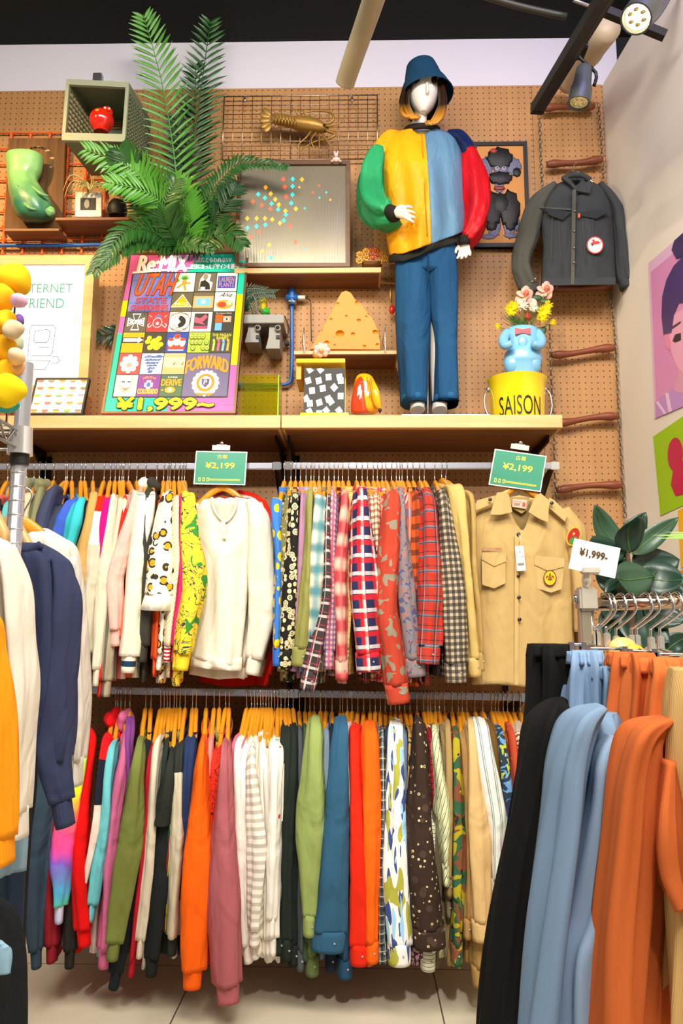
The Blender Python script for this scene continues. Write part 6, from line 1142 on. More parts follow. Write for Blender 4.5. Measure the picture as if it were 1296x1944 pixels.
h('shirt', 'dark moss shirt right of the sage green one', 608.5, (608, 1376), (606, 1560), (604, 1760), (12, 12, 12), '#48533a')
h('shirt', 'pale chambray shirt with red lining at the collar', 618, (616, 1384), (620, 1520), (618, 1700), (18, 18, 16), '#8398b0', f=.015)
h('shirt', 'midnight blue shirt left of the steel blue one', 630, (630, 1378), (630, 1560), (628, 1800), (14, 16, 20), '#182238')
h('shirt', 'steel blue cotton shirt with wide buttoned cuff', 645, (646, 1360), (632, 1640), (624, 1765), (26, 50, 60), '#2c5876', f=.075, hem=1800)
h('shirt', 'second steel blue shirt with a cuff near the floor', 650, (652, 1372), (652, 1640), (654, 1815), (14, 22, 26), '#234a68')
h('shirt', 'bright blue shirt sliver', 659, (657, 1384), (662, 1500), (664, 1640), (12, 10, 10), '#2f6cd0')
h('shirt', 'white shirt between bright blue and red', 668, (664, 1374), (668, 1520), (668, 1660), (14, 10, 10), '#dcd4d4', f=.01)
h('shirt', 'red shirt with metal cuff button', 679, (676, 1376), (682, 1620), (682, 1790), (26, 38, 34), '#d8240c', f=.04)
h('shirt', 'maroon shirt between the red and orange shirts', 690, (688, 1382), (690, 1560), (692, 1700), (12, 12, 10), '#7c2028')
h('shirt', 'vivid orange shirt with chest pocket flap', 702, (702, 1370), (706, 1580), (706, 1785), (26, 34, 24), '#f06008', f=.045)
h('shirt', 'blue and white pinstriped shirt behind the orange one', 712, (711, 1380), (716, 1500), (718, 1640), (12, 10, 10), Pl('#d8dce8', ('u', .008, 0, .003, '#4a5c9c', 1)))
h('shirt', 'green grey plaid shirt', 722, (722, 1382), (724, 1620), (725, 1785), (20, 22, 22), Pl('#5c6a68', ('u', .02, 0, .009, '#242c34', .8), ('v', .03, 0, .012, '#242c34', .75), ('u', .02, .004, .0015, '#d8d8b8', .9), ('v', .03, .006, .002, '#d8d8b8', .9)), f=.025)
h('shirt', 'navy shirt next to the green grey plaid', 731, (732, 1384), (736, 1600), (738, 1780), (14, 14, 14), '#2a3454')
h('shirt', 'indigo denim shirt left of the splashed white one', 741.5, (741, 1376), (742, 1600), (744, 1790), (16, 16, 16), '#2c4468')
h('shirt', 'white shirt splashed with blue and olive brush strokes', 750, (750, 1366), (752, 1620), (757, 1790), (24, 44, 40), ('splash', '#e6e6e2'), f=.06)
h('shirt', 'light denim shirt right of the splashed one', 758.5, (762, 1380), (764, 1560), (768, 1760), (18, 20, 16), '#6a86a8', f=.01)
h('shirt', 'tan and black animal print shirt', 768, (773, 1380), (774, 1540), (775, 1700), (14, 14, 14), ('blotch', '#b8904c', [('#241a10', 45, .58, 1.5)]))
h('shirt', 'purple and pink floral shirt', 778, (781, 1384), (784, 1640), (790, 1775), (12, 18, 26), ('paisley', '#4c3444', '#c89aa8', 60))
h('shirt', 'dark brown shirt dotted with small cream rings', 791, (793, 1362), (796, 1620), (812, 1760), (24, 58, 56), ('dots', '#37271f', [('#4c3a30', 26, .32, .9, 5), ('#d8cc98', 44, .2, .6, 0), ('#37271f', 44, .1, .6, 0)]), f=.07, hem=1770)
h('shirt', 'red tartan shirt right of the brown dotted one', 804, (808, 1382), (817, 1480), (820, 1560), (14, 16, 12), Pl('#a81824', ('u', .014, 0, .004, '#2c1020', .8), ('v', .018, 0, .004, '#2c1020', .8)), f=.01)
h('shirt', 'grey brown shirt behind the cream striped one', 817, (820, 1378), (826, 1540), (830, 1700), (12, 14, 12), '#6c5f48')
h('shirt', 'cream shirt with diagonal dark green stripes', 826, (826, 1380), (842, 1540), (846, 1640), (18, 30, 14), ('plaid', '#dfe2b4', [('e', .017, 0, .0025, '#2c3c24', 1), ('e', .017, .006, .001, '#6c8c4c', 1)]), f=.05)
h('shirt', 'cream pinstriped shirt cuff hanging low', 812, (816, 1400), (812, 1660), (812, 1800), (10, 16, 26), Pl('#dcdcc4', ('v', .012, 0, .0018, '#3c4434', 1)))
h('shirt', 'mushroom coloured shirt left of the khaki one', 834, (838, 1380), (846, 1540), (850, 1700), (14, 14, 12), '#86755a')
h('shirt', 'khaki brown shirt left of the camouflage one', 843.5, (846, 1368), (854, 1540), (853, 1660), (16, 20, 16), '#a08556', f=.03)
h('shirt', 'green and brown camouflage shirt', 858, (861, 1382), (871, 1600), (867, 1790), (20, 24, 20), ('blotch', '#2f5c40', [('#7c4a30', 17, .54, .8), ('#a89a20', 15, .58, .8), ('#20301c', 20, .64, .8)]), f=.04)
h('shirt', 'tan shirt between camouflage and beige shirts', 870, (874, 1386), (886, 1560), (886, 1740), (16, 20, 18), '#a9834c', f=.02)
h('shirt', 'khaki shirt whose cuff hangs lowest near the black trousers', 877, (882, 1385), (894, 1640), (907, 1830), (12, 18, 24), '#a5824a', f=.0)
h('shirt', 'smooth beige shirt with square cuff', 886, (890, 1368), (906, 1580), (914, 1745), (22, 38, 36), '#d2b078', f=.065)
h('shirt', 'white shirt with green and purple stripes', 901, (906, 1364), (938, 1540), (941, 1665), (26, 38, 20), Pl('#dfe0da', ('u', .034, 0, .003, '#4ca874', .9), ('u', .034, .006, .0035, '#8c6c8c', .9)), f=.05)
h('shirt', 'brown corduroy shirt behind the white striped one', 916, (924, 1368), (940, 1440), (950, 1600), (22, 20, 16), '#6c4c20')
h('shirt', 'blue and green floral print shirt', 933, (940, 1378), (960, 1500), (963, 1600), (22, 30, 22), ('blotch', '#26344c', [('#5c94c8', 26, .56, 1.5), ('#a8b83c', 34, .62, 1.5)]), f=.02)
h('shirt', 'rust orange shirt near the black trousers', 955, (962, 1374), (976, 1500), (980, 1600), (20, 22, 18), ('blotch', '#b8452c', [('#e0782c', 20, .6, 1)]), f=.015)
h('shirt', 'white shirt with brown stripes near the black trousers', 974.5, (980, 1372), (990, 1440), (994, 1560), (22, 18, 16), Pl('#d9cdb8', ('v', .010, 0, .004, '#7c5038', 1)))
h('shirt', 'cream shirt at the right end of the lower rail', 987, (994, 1380), (1000, 1460), (1004, 1600), (16, 14, 12), '#d8caa0')
# extra bare hangers on the lower rail, left of the white group
for i, (n0, dsc) in enumerate(((521, 'empty-looking wooden hanger among the white sweatshirts'), (608, 'wooden hanger behind the sage green shirt'), (940, 'bare wooden hanger right of the brown corduroy shirt'), (946, 'second bare wooden hanger right of the brown corduroy shirt'), (963, 'bare wooden hanger right of the rust orange shirt'))):
    N = P(n0, 1354, RY); hanger(N, N+V((.0, -.2, -.07)), railz(N.x, False), dsc, 'wooden clothes hangers')
# ================================================================ clothes facing the room
def fsleeve(pts, Y, ws, dep, spec, par, seed=0, cuff=True, cspec=None, kind='sweat', m=None, cl=22):
    secs = []; K = len(pts)
    for i, (x, y) in enumerate(pts):
        c = P(x, y, Y); a_ = P(*pts[max(0, i-1)], Y); b_ = P(*pts[min(K-1, i+1)], Y); tn = (b_-a_).normalized(); B = V((0, 1, 0)); Ax = tn.cross(B).normalized(); secs.append((c, Ax*ws[i]*MP(Y), B*dep*(1 if 0 < i < K-1 else .75)))
    loft('sleeve', secs, m or fab(spec), par, 24, 6, (.006*min(1, MP(Y)*700), 3), seed, warp=.0015)
    if cuff:
        c, A_, B_ = secs[-1]; tn = (c-secs[-2][0]).normalized(); sc = .82 if kind == 'sweat' else 1.03; l = cl*MP(Y); loft('cuff', [(c-tn*.006, A_*sc*1.05, B_*sc), (c+tn*l*.5, A_*sc, B_*sc), (c+tn*l, A_*sc*.95, B_*sc)], m or fab(cspec or spec, 1100 if kind == 'sweat' else 0), par, 20, 2)
def prism(name, pts, Y, th, m, par, label=None, bev=0):
    v = [P(x, y, Y) for x, y in pts]; v2 = [p+V((0, th, 0)) for p in v]; K = len(pts)
    ar_ = sum(pts[i][0]*pts[(i+1) % K][1]-pts[(i+1) % K][0]*pts[i][1] for i in range(K))
    o = mesh(name, v+v2, [tuple(range(K)), tuple(range(2*K-1, K-1, -1))]+[(i, i+K, (i+1) % K+K, (i+1) % K) for i in range(K)], m, par, False, [(p.x, -p.z) for p in v+v2], label)
    if bev: bevel(o, bev)
    return o
def fhanger(px, py, Y, half, drop, zr, desc, bar=None, wood=hangw):
    N = P(px, py, Y); t = thing('wooden_hanger', desc, 'hanger', N, 'wooden clothes hangers'); h_ = half*MP(Y); dz = drop*MP(Y)
    loft('wooden_body', [(N+V((h_*q, 0, -dz*z_-.014)), V((0, .010, 0)), V((0, 0, hh))) for q, z_, hh in ((-1, 1, .014), (-.6, .5, .017), (-.25, .1, .018), (0, -.05, .018), (.25, .1, .018), (.6, .5, .017), (1, 1, .014))], wood, t, 10, 3, ex=3)
    if bar: tube('cross_bar', [P(px-half*.7, bar, Y), P(px+half*.7, bar, Y)], .006, wood, t, 8, 1)
    c = V((N.x, N.y, zr+.012)); tube('hook', [N, V((N.x, N.y, min(zr-.03, N.z+.08))), c+V((.015, 0, -.012)), c+V((.011, 0, .004)), c+V((0, 0, .010)), c+V((-.012, 0, .003)), c+V((-.015, 0, -.014))], .002, wire, t, 6, 3); return t
zru = railz(P(423, 885, RY).x, True)
# henley stack (behind to front)
fhanger(423, 921, RY, 62, 46, zru, 'wooden hanger above the cream henley sweatshirt, facing the room', 968)
def stack(label, Y, dx, spec, name='sweatshirt', xr=520, seed=1, ytop=945, hemy=1285):
    t = thing(name, label, 'sweatshirt', P(430, 950, Y), 'garments on the upper rails')
    rows_ = [(398+dx, 452+dx, ytop), (372+dx, 482+dx, ytop+18), (364+dx, 490+dx, ytop+40), (366+dx, 478+dx, 1060), (362+dx, 470+dx, 1180), (356+dx, 468+dx, hemy)]
    sheet('front_panel', Y, rows_, [(0, ytop+6), (.3, ytop), (.5, ytop+12), (.7, ytop), (1, ytop+6)], [(0, hemy-6), (.5, hemy+4), (1, hemy)], .03, spec, t, True, seed); sheet('back_panel', Y, rows_, [(0, ytop+6), (.3, ytop), (.5, ytop+3), (.7, ytop), (1, ytop+6)], [(0, hemy-6), (.5, hemy), (1, hemy)], .02, spec, t, False, seed)
    fsleeve([(470+dx, ytop+22), (492+dx, 1040), (500+dx, 1150), (xr-18, hemy-22)], Y, [14, 22, 22, 16], .045, spec, t, seed)
    return t
stack('red sweatshirt at the back of the henley stack', RY+.10, 20, '#e42210', xr=518, seed=3, ytop=930, hemy=1300)
stack('grey and cream sweatshirt behind the rust one in the henley stack', RY+.05, 14, ('block', '#d2c8b8', [(.2, '#8c8688')]), xr=508, seed=5, ytop=936, hemy=1282)
stack('rust brown sweatshirt directly behind the cream henley ones', RY+.0, 8, '#8a3a24', xr=516, seed=6, ytop=940, hemy=1250)
stack('off white sweatshirt just behind the cream henley', RY-.055, 2, '#dcd3c6', xr=478, seed=7, ytop=944, hemy=1286)
Yh = RY-.11; t = thing('henley_sweatshirt', 'cream henley sweatshirt with buttoned neck hanging face on under the left green price sign', 'sweatshirt', P(420, 960, Yh), 'garments on the upper rails'); hs = '#ddd6c4'
rows_ = [(404, 446, 935), (386, 474, 947), (372, 488, 966), (364, 492, 1000), (366, 476, 1060), (362, 470, 1150), (360, 462, 1220), (357, 458, 1268)]
sheet('front_panel', Yh, rows_, [(0, 950), (.08, 948), (.18, 945), (.24, 960), (.32, 974), (.42, 986), (.5, 990), (.58, 982), (.64, 968), (.70, 945), (.85, 948), (1, 952)], [(0, 1248), (.4, 1256), (.7, 1262), (1, 1270)], .05, hs, t, True, 31, .007)
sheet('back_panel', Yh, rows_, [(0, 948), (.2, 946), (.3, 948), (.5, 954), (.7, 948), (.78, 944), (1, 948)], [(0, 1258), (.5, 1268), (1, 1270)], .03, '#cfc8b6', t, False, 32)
sheet('hem_rib', Yh-.003, [(360, 462, 1236), (359, 460, 1270)], [(0, 1240), (1, 1248)], [(0, 1264), (.5, 1272), (1, 1274)], .052, hs, t, True, 31, .007, 40, 4, m=fab(hs, 1000))
fsleeve([(476, 950), (492, 990), (496, 1080), (500, 1160), (484, 1250)], Yh-.01, [10, 20, 25, 26, 17], .05, hs, t, 35, cl=30)
fsleeve([(378, 958), (368, 1000), (362, 1100), (366, 1200)], Yh+.03, [8, 14, 16, 14], .04, hs, t, 36)
tube('neckband', [P(x, y, Yh-.035) for x, y in ((402, 944), (404, 960), (410, 974), (421, 987), (430, 989), (439, 980), (446, 966), (449, 944))], .0055, fab(hs, 900), t, 8, 3); prism('button_placket', [(419, 990), (427, 990), (429, 1022), (421, 1022)], Yh-.058, .004, fab(hs), t)
for y in (997, 1007, 1016): v, f = ell_geo(P(424, y, Yh-.059), (.0035, .0015, .0035), n=8, m=5); mesh('button', v, f, mat('cream_button', '#e8e2d4', .3), t)
prism('neck_label', [(421, 972), (433, 972), (433, 986), (421, 986)], Yh+.022, .001, mat('cloth_label', '#e6d9cc', .8), t)
# scout shirt -------------------------------------------------------
zrs = railz(P(985, 885, RY).x, True); fhanger(985, 918, RY-.02, 66, 50, zrs, 'wooden hanger above the beige scout shirt, facing the room', 971)
sc = '#c0a36a'
Ys = RY-.04; t = thing('scout_shirt', 'second beige scout shirt with an american flag sleeve patch, behind the front one', 'shirt', P(940, 960, Ys), 'garments on the upper rails')
rows_ = [(962, 1010, 935), (930, 1040, 948), (895, 1070, 985), (905, 1080, 1100), (900, 1085, 1290)]
sheet('front_panel', Ys, rows_, [(0, 950), (.5, 940), (1, 950)], [(0, 1300), (1, 1300)], .02, sc, t, True, 41); fsleeve([(925, 955), (897, 985), (890, 1020), (893, 1050)], Ys-.02, [10, 20, 20, 17], .04, sc, t, 42, False)
fsleeve([(1060, 975), (1092, 1040), (1100, 1130), (1104, 1200)], Ys+.02, [10, 16, 16, 14], .04, sc, t, 45, kind='shirt')
ar = Art(P(876, 1012, Ys-.062), P(889, 1016, Ys-.066)-P(876, 1012, Ys-.062), P(875, 991, Ys-.062)-P(876, 1012, Ys-.062)); ar.rect(0, 0, 1, 1, cm_('#e8dcd4'))
for k in range(5): ar.rect(0, .2*k, 1, .2*k+.1, cm_('#b83044'), 1.5)
ar.rect(0, .5, .45, 1, cm_('#2c3058'), 2); ar.build('flag_patch', t)
Ys = RY-.12; t = thing('scout_shirt', 'beige scout shirt with oval badge, dark buttons and white price tag, facing the room', 'shirt', P(985, 960, Ys), 'garments on the upper rails')
rows_ = [(960, 1012, 940), (925, 1055, 953), (905, 1076, 972), (898, 1088, 1000), (905, 1084, 1060), (900, 1088, 1160), (895, 1092, 1300)]
sheet('front_panel', Ys, rows_, [(0, 955), (.2, 950), (.32, 950), (.42, 990), (.49, 1010), (.56, 985), (.66, 950), (.8, 952), (1, 960)], [(0, 1300), (.25, 1298), (.5, 1304), (.75, 1304), (1, 1306)], .055, sc, t, True, 44, .006)
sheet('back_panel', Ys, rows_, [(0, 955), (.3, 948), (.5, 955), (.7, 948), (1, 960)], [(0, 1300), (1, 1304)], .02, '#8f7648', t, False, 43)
fsleeve([(925, 962), (904, 1000), (900, 1050), (903, 1100), (902, 1130)], Ys+.02, [12, 22, 20, 14, 12], .045, sc, t, 46, False)
fsleeve([(1066, 968), (1086, 1010), (1090, 1060), (1094, 1130), (1096, 1200)], Ys+.01, [14, 20, 18, 14, 12], .05, sc, t, 47, False)
cl = fab('#c6a970')
prism('collar_leaf', [(943, 935), (958, 933), (966, 940), (972, 972), (951, 977), (930, 977)], Ys-.068, .006, cl, t); prism('collar_leaf', [(1003, 972), (1017, 940), (1026, 936), (1042, 950), (1040, 992), (1022, 984)], Ys-.068, .006, cl, t)
prism('epaulette', [(905, 950), (941, 940), (938, 955), (900, 970)], Ys-.055, .008, cl, t); prism('epaulette', [(1042, 945), (1050, 948), (1078, 975), (1072, 990), (1040, 962)], Ys-.055, .008, cl, t)
prism('placket', [(977, 1010), (984, 1010), (984, 1300), (976, 1300)], Ys-.0665, .003, cl, t)
prism('flap', [(915, 1046), (960, 1047), (960, 1066), (938, 1075), (914, 1062)], Ys-.064, .004, cl, t); prism('flap', [(1015, 1055), (1071, 1060), (1070, 1076), (1040, 1084), (1014, 1072)], Ys-.064, .004, cl, t)
prism('pocket', [(914, 1062), (959, 1064), (959, 1107), (938, 1117), (915, 1110)], Ys-.060, .004, cl, t); prism('pocket', [(1014, 1072), (1070, 1076), (1066, 1118), (1046, 1125), (1012, 1115)], Ys-.060, .004, cl, t)
bt_ = mat('dark_button', '#2c1f22', .25)
for px, py in ((984, 1014), (984, 1093), (985, 1134), (986, 1176), (930, 948), (1047, 955)): v, f = ell_geo(P(px, py, Ys-.071), (.007, .0025, .007), n=12, m=6); mesh('button', v, f, bt_, t)
prism('back_yoke', [(962, 944), (1006, 944), (1000, 968), (990, 975), (974, 966)], Ys-.01, .003, fab('#a48a58'), t)
prism('neck_label', [(973, 947), (1000, 949), (998, 966), (972, 962)], Ys-.02, .002, mat('woven_label', '#d6b8a4', .8), t); ar = Art(P(973, 963, Ys-.0205), P(998, 965, Ys-.0205)-P(973, 963, Ys-.0205), P(974, 948, Ys-.0205)-P(973, 963, Ys-.0205)); ar.disc(.82, .45, .13, .3, cm_('#c0504a')); ar.text('OFFICIAL SHIRT', .05, .7, .62, .85, cm_('#a04840')); ar.rect(.06, .3, .5, .36, cm_('#a04840')); ar.rect(.06, .45, .55, .51, cm_('#a04840')); ar.build('label_print', t)
prism('red_name_strip', [(915, 1042), (952, 1041), (952, 1045), (915, 1046)], Ys-.069, .003, mat('strip', '#c8a880', .8), t); ar = Art(P(915, 1046, Ys-.0695), P(952, 1045, Ys-.0695)-P(915, 1046, Ys-.0695), P(915, 1040, Ys-.0695)-P(915, 1046, Ys-.0695)); ar.text('BOY SCOUTS OF AMERICA', .0, .1, 1, .95, cm_('#b03024')); ar.build('strip_lettering', t)
O = P(1031, 1112, Ys-.0675); ar = Art(O, P(1056, 1112, Ys-.0675)-O, P(1031, 1083, Ys-.0675)-O); ar.disc(.5, .5, .5, .52, cm_('#6c2c1c'), 1, 28); ar.disc(.5, .5, .43, .46, cm_('#eac01c'), 1.6, 28)
fl_ = cm_('#8a4c24'); ar.poly([(.5, .88), (.58, .7), (.56, .45), (.5, .2), (.44, .45), (.42, .7)], fl_, 2); 
for s in (-1, 1): ar.poly([(.5+s*.06, .45), (.5+s*.14, .66), (.5+s*.28, .66), (.5+s*.32, .5), (.5+s*.24, .42), (.5+s*.24, .54), (.5+s*.16, .54), (.5+s*.1, .4)], fl_, 2)
ar.rect(.32, .36, .68, .43, fl_, 2.2); ar.build('oval_badge', t)
O = P(1074, 1038, Ys-.055); ar = Art(O, P(1100, 1030, Ys-.04)-O, P(1076, 1006, Ys-.055)-O); ar.disc(.5, .5, .52, .55, cm_('#e8c02c'), 1, 24); ar.disc(.5, .5, .45, .48, cm_('#b82030'), 1.6, 24); ar.disc(.5, .25, .3, .2, cm_('#2c9a3c'), 2, 16); ar.disc(.5, .65, .1, .1, cm_('#e8c02c'), 2.4, 5); ar.build('council_patch', t)
tg = thing('swing_tag', 'white price tag on a string in front of the beige scout shirt', 'tag', P(988, 1035, Ys-.08)); prism('tag_card', [(977, 1037), (993, 1036), (998, 1083), (981, 1084)], Ys-.079, .001, mat('tag_white', '#f0eeea', .5), tg); tube('string', [P(984, 1014, Ys-.078), P(990, 1026, Ys-.079), P(985, 1040, Ys-.081)], .0008, white, tg, 5, 3)
O = P(981, 1083, Ys-.0795); ar = Art(O, P(998, 1082, Ys-.0795)-O, P(977, 1037, Ys-.0795)-O); ar.text('2,199', .2, .5, .85, .6, cm_('#b88a8c')); ar.rect(.15, .2, .85, .3, cm_('#8c8c8c')); ar.disc(.5, .75, .06, .03, cm_('#8c6c6c')); ar.build('tag_print', tg)
# ---------------------------------------------------------------- denim jacket high on the wall
Yj = -.14; t = thing('denim_jacket', 'dark charcoal denim jacket with red and white round patch hanging high by the right corner', 'jacket', P(1095, 340, Yj)); dj = '#3a3e42'; djm = fab(dj, 0, .85)
rows_ = [(1068, 1120, 338), (1040, 1148, 345), (1022, 1160, 362), (1020, 1163, 400), (1030, 1168, 470), (1026, 1170, 541)]
sheet('front_panel', Yj, rows_, [(0, 362), (.2, 350), (.38, 340), (.5, 352), (.62, 340), (.8, 346), (1, 362)], [(0, 545), (.5, 540), (1, 538)], .05, dj, t, True, 51, .006, k=5); sheet('back_panel', Yj, rows_, [(0, 362), (.35, 337), (.65, 337), (1, 362)], [(0, 540), (1, 538)], .03, dj, t, False, 52)
fsleeve([(1050, 354), (1018, 392), (1000, 460), (990, 505), (1004, 545)], Yj+.0, [8, 17, 20, 17, 18], .05, '#4c4e48', t, 53, kind='shirt', cl=14)
fsleeve([(1136, 352), (1166, 395), (1176, 460), (1180, 500), (1186, 535)], Yj+.01, [7, 15, 15, 13, 11], .045, dj, t, 54, kind='shirt', cl=14)
prism('collar_leaf', [(1066, 338), (1074, 333), (1094, 356), (1093, 363), (1082, 350)], Yj-.052, .012, djm, t); prism('collar_leaf', [(1094, 362), (1120, 340), (1122, 354), (1119, 367)], Yj-.058, .010, djm, t)
tube('collar_band', [P(x, y, Yj-.03) for x, y in ((1068, 340), (1080, 334), (1094, 332), (1108, 334), (1120, 342))], .012, djm, t, 10, 3)
dk = fab('#2f3338'); se = fab('#54564f')
prism('yoke_seam', [(1024, 392), (1084, 396), (1084, 399), (1024, 395)], Yj-.057, .003, se, t)
prism('flap', [(1032, 394), (1084, 402), (1068, 418), (1042, 408)], Yj-.060, .004, dk, t); prism('flap', [(1103, 402), (1156, 396), (1155, 402), (1132, 415), (1102, 410)], Yj-.060, .004, dk, t)
prism('placket', [(1086, 360), (1093, 360), (1090, 540), (1083, 540)], Yj-.0605, .003, se, t); prism('waistband', [(1030, 528), (1168, 526), (1168, 540), (1028, 542)], Yj-.058, .004, djm, t)
prism('orange_tab', [(1097, 405), (1101, 405), (1101, 413), (1097, 413)], Yj-.063, .004, mat('tab_orange', '#e0641c', .6), t)
for q in ((1091, 400), (1090, 438), (1090, 470), (1090, 498), (1010, 534), (1016, 529)): v, f = ell_geo(P(*q, Yj-.066), (.006, .003, .006), n=12, m=6); mesh('metal_button', v, f, mat('copper', '#8a7464', .3, .9), t)
for a_, b_ in (((1105, 412), (1112, 500)), ((1125, 415), (1126, 500)), ((1060, 418), (1066, 520)), ((1048, 412), (1046, 500))): tube('stitch_line', [P(*a_, Yj-.058), P(*b_, Yj-.058)], .0012, se, t, 5, 1)
O = P(1113, 482, Yj-.066); ar = Art(O, P(1145, 482, Yj-.066)-O, P(1113, 449, Yj-.066)-O); ar.disc(.5, .5, .5, .5, cm_('#cf2a24'), 1, 32); ar.disc(.5, .5, .43, .43, W_, 1.5, 32); rd = cm_('#c8281c'); ar.poly([(.2, .58), (.3, .5), (.7, .55), (.86, .68), (.8, .76), (.5, .72), (.44, .84), (.3, .8), (.36, .68)], rd, 2); ar.disc(.34, .5, .06, .06, K_, 2.2); ar.disc(.76, .72, .05, .05, W_, 2.5); ar.text('The Sky Dragon', .3, .28, .82, .36, K_, 2.4); ar.text('The', .46, .39, .6, .45, K_, 2.4); ar.build('round_patch', t)
t = thing('wire_hanger', 'chrome wire hanger holding the dark denim jacket', 'hanger', P(1095, 320, Yj)); tube('hook', [P(1096, 340, Yj), P(1096, 328, Yj), P(1086, 322, Yj+.03), P(1090, 312, Yj+.05), P(1096, 308, Yj+.06)], .0022, chrome, t, 8, 4)
tube('shoulder_wire', [P(1060, 352, Yj), P(1083, 333, Yj), P(1096, 326, Yj), P(1108, 334, Yj), P(1130, 350, Yj)], .0025, chrome, t, 8, 3)
# ---------------------------------------------------------------- green price signs
gs = mat('sign_green', '#3f9377', .25, 0, coat=.4); gy_ = mat('sign_yellow', '#f0dc3c', .5)
def sign(BL, BR, TL, Y, label, clip):
    t = thing('price_sign', label, 'price sign', P(*BL, Y)); O = P(*BL, Y); X_ = P(*BR, Y)-O; Y_ = P(*TL, Y)-O
    slab('sign_card', O, X_, Y_, .003, mat('sign_border', '#e4f0ea', .4), t); ar = Art(O, X_, Y_); ar.rect(.02, .03, .98, .97, gs, 1)
    ar.text('古着', .42, .78, .62, .90, gy_, 2); ar.text('¥2,199', .21, .46, .77, .66, gy_, 2, 0, 0, .0006)
    for u in (.09, .17, .25): ar.rect(u, .09, u+.045, .2, gy_, 2); ar.rect(u+.01, .115, u+.035, .175, gs, 2.5)
    ar.text('※ the price is for one piece, tax included in the store', .3, .13, .9, .165, gy_, 2) if 0 else [ar.rect(.3+.012*k, .15-.03*r_, .3+.012*k+.009, .17-.03*r_, gy_, 2) for k in range(50) for r_ in (0, 1)]
    ar.build('sign_print', t); c = P(*clip, Y); N = X_.cross(Y_).normalized(); x = X_.normalized(); y = Y_.normalized()
    A = Acc(); A.add(obox(c-x*.035-y*.009+N*.002, x*.07, y*.02, N*.004), BF); A.add(obox(c-x*.02-y*.006-N*.008, x*.04, y*.022, N*.004), BF); A.build('clip', mat('clear_clip', '#e8e4da', .15, .3), t); v, f = ell_geo(c+y*.02, (.009, .007, .009)); mesh('clip_knob', v, f, chrome, t); return t
sign((367, 919), (465, 921), (372, 856), RY-.03, 'green price sign reading 2,199 yen above the cream henley, with glare', (420, 851))
sign((927, 920), (1026, 934), (939, 852), RY-.04, 'green price sign reading 2,199 yen tilted above the beige scout shirt', (986, 850))
# ================================================================ right front rack
YR = -1.9; kR = MP(YR)
t = thing('rolling_rack', 'chrome rolling clothes rack with round rail in the right foreground', 'clothes rack', P(1118, 1150, YR))
ra, rb = P(1104, 1148, YR), P(1420, 1140, YR); tube('rail', [ra, rb], 12.5*kR, mat('warm_chrome', '#d2b9a2', .12, 1), t, 20, 1)
pa_ = P(1108, 1118, YR); box('upright', (pa_.x-.012, YR-.012, .12), (pa_.x+.010, YR+.012, pa_.z), mat('post_cream', '#b8ad94', .25, .7), t, .003); box('upright', (rb.x-.01, YR-.012, .12), (rb.x+.012, YR+.012, pa_.z), steel, t, .003)
tube('inner_post', [P(1117, 1160, YR), P(1117, 1224, YR)], .010, chrome, t, 14, 1); tube('screw_knob', [P(1088, 1137, YR), P(1096, 1137, YR)], .008, chrome, t, 12, 1); box('plastic_joint', P(1100, 1114, YR-.02), P(1124, 1160, YR+.02), mat('clear_plastic', '#d9d4c4', .2, 0, tr=.5), t, .004)
box('base_bar', (pa_.x-.02, YR-.25, .08), (pa_.x+.02, YR+.25, .12), steel, t, .004); box('base_bar', (rb.x-.02, YR-.25, .08), (rb.x+.02, YR+.25, .12), steel, t, .004)
for x in (pa_.x, rb.x):
    for y in (YR-.22, YR+.22): v, f = lathe_geo([(0, -.01), (.038, -.01), (.04, 0), (.038, .01), (0, .01)], (0, 0, 0), 20); mesh('caster', [V((x+p.z, y+p.y, .04+p.x)) for p in v], f, black, t)
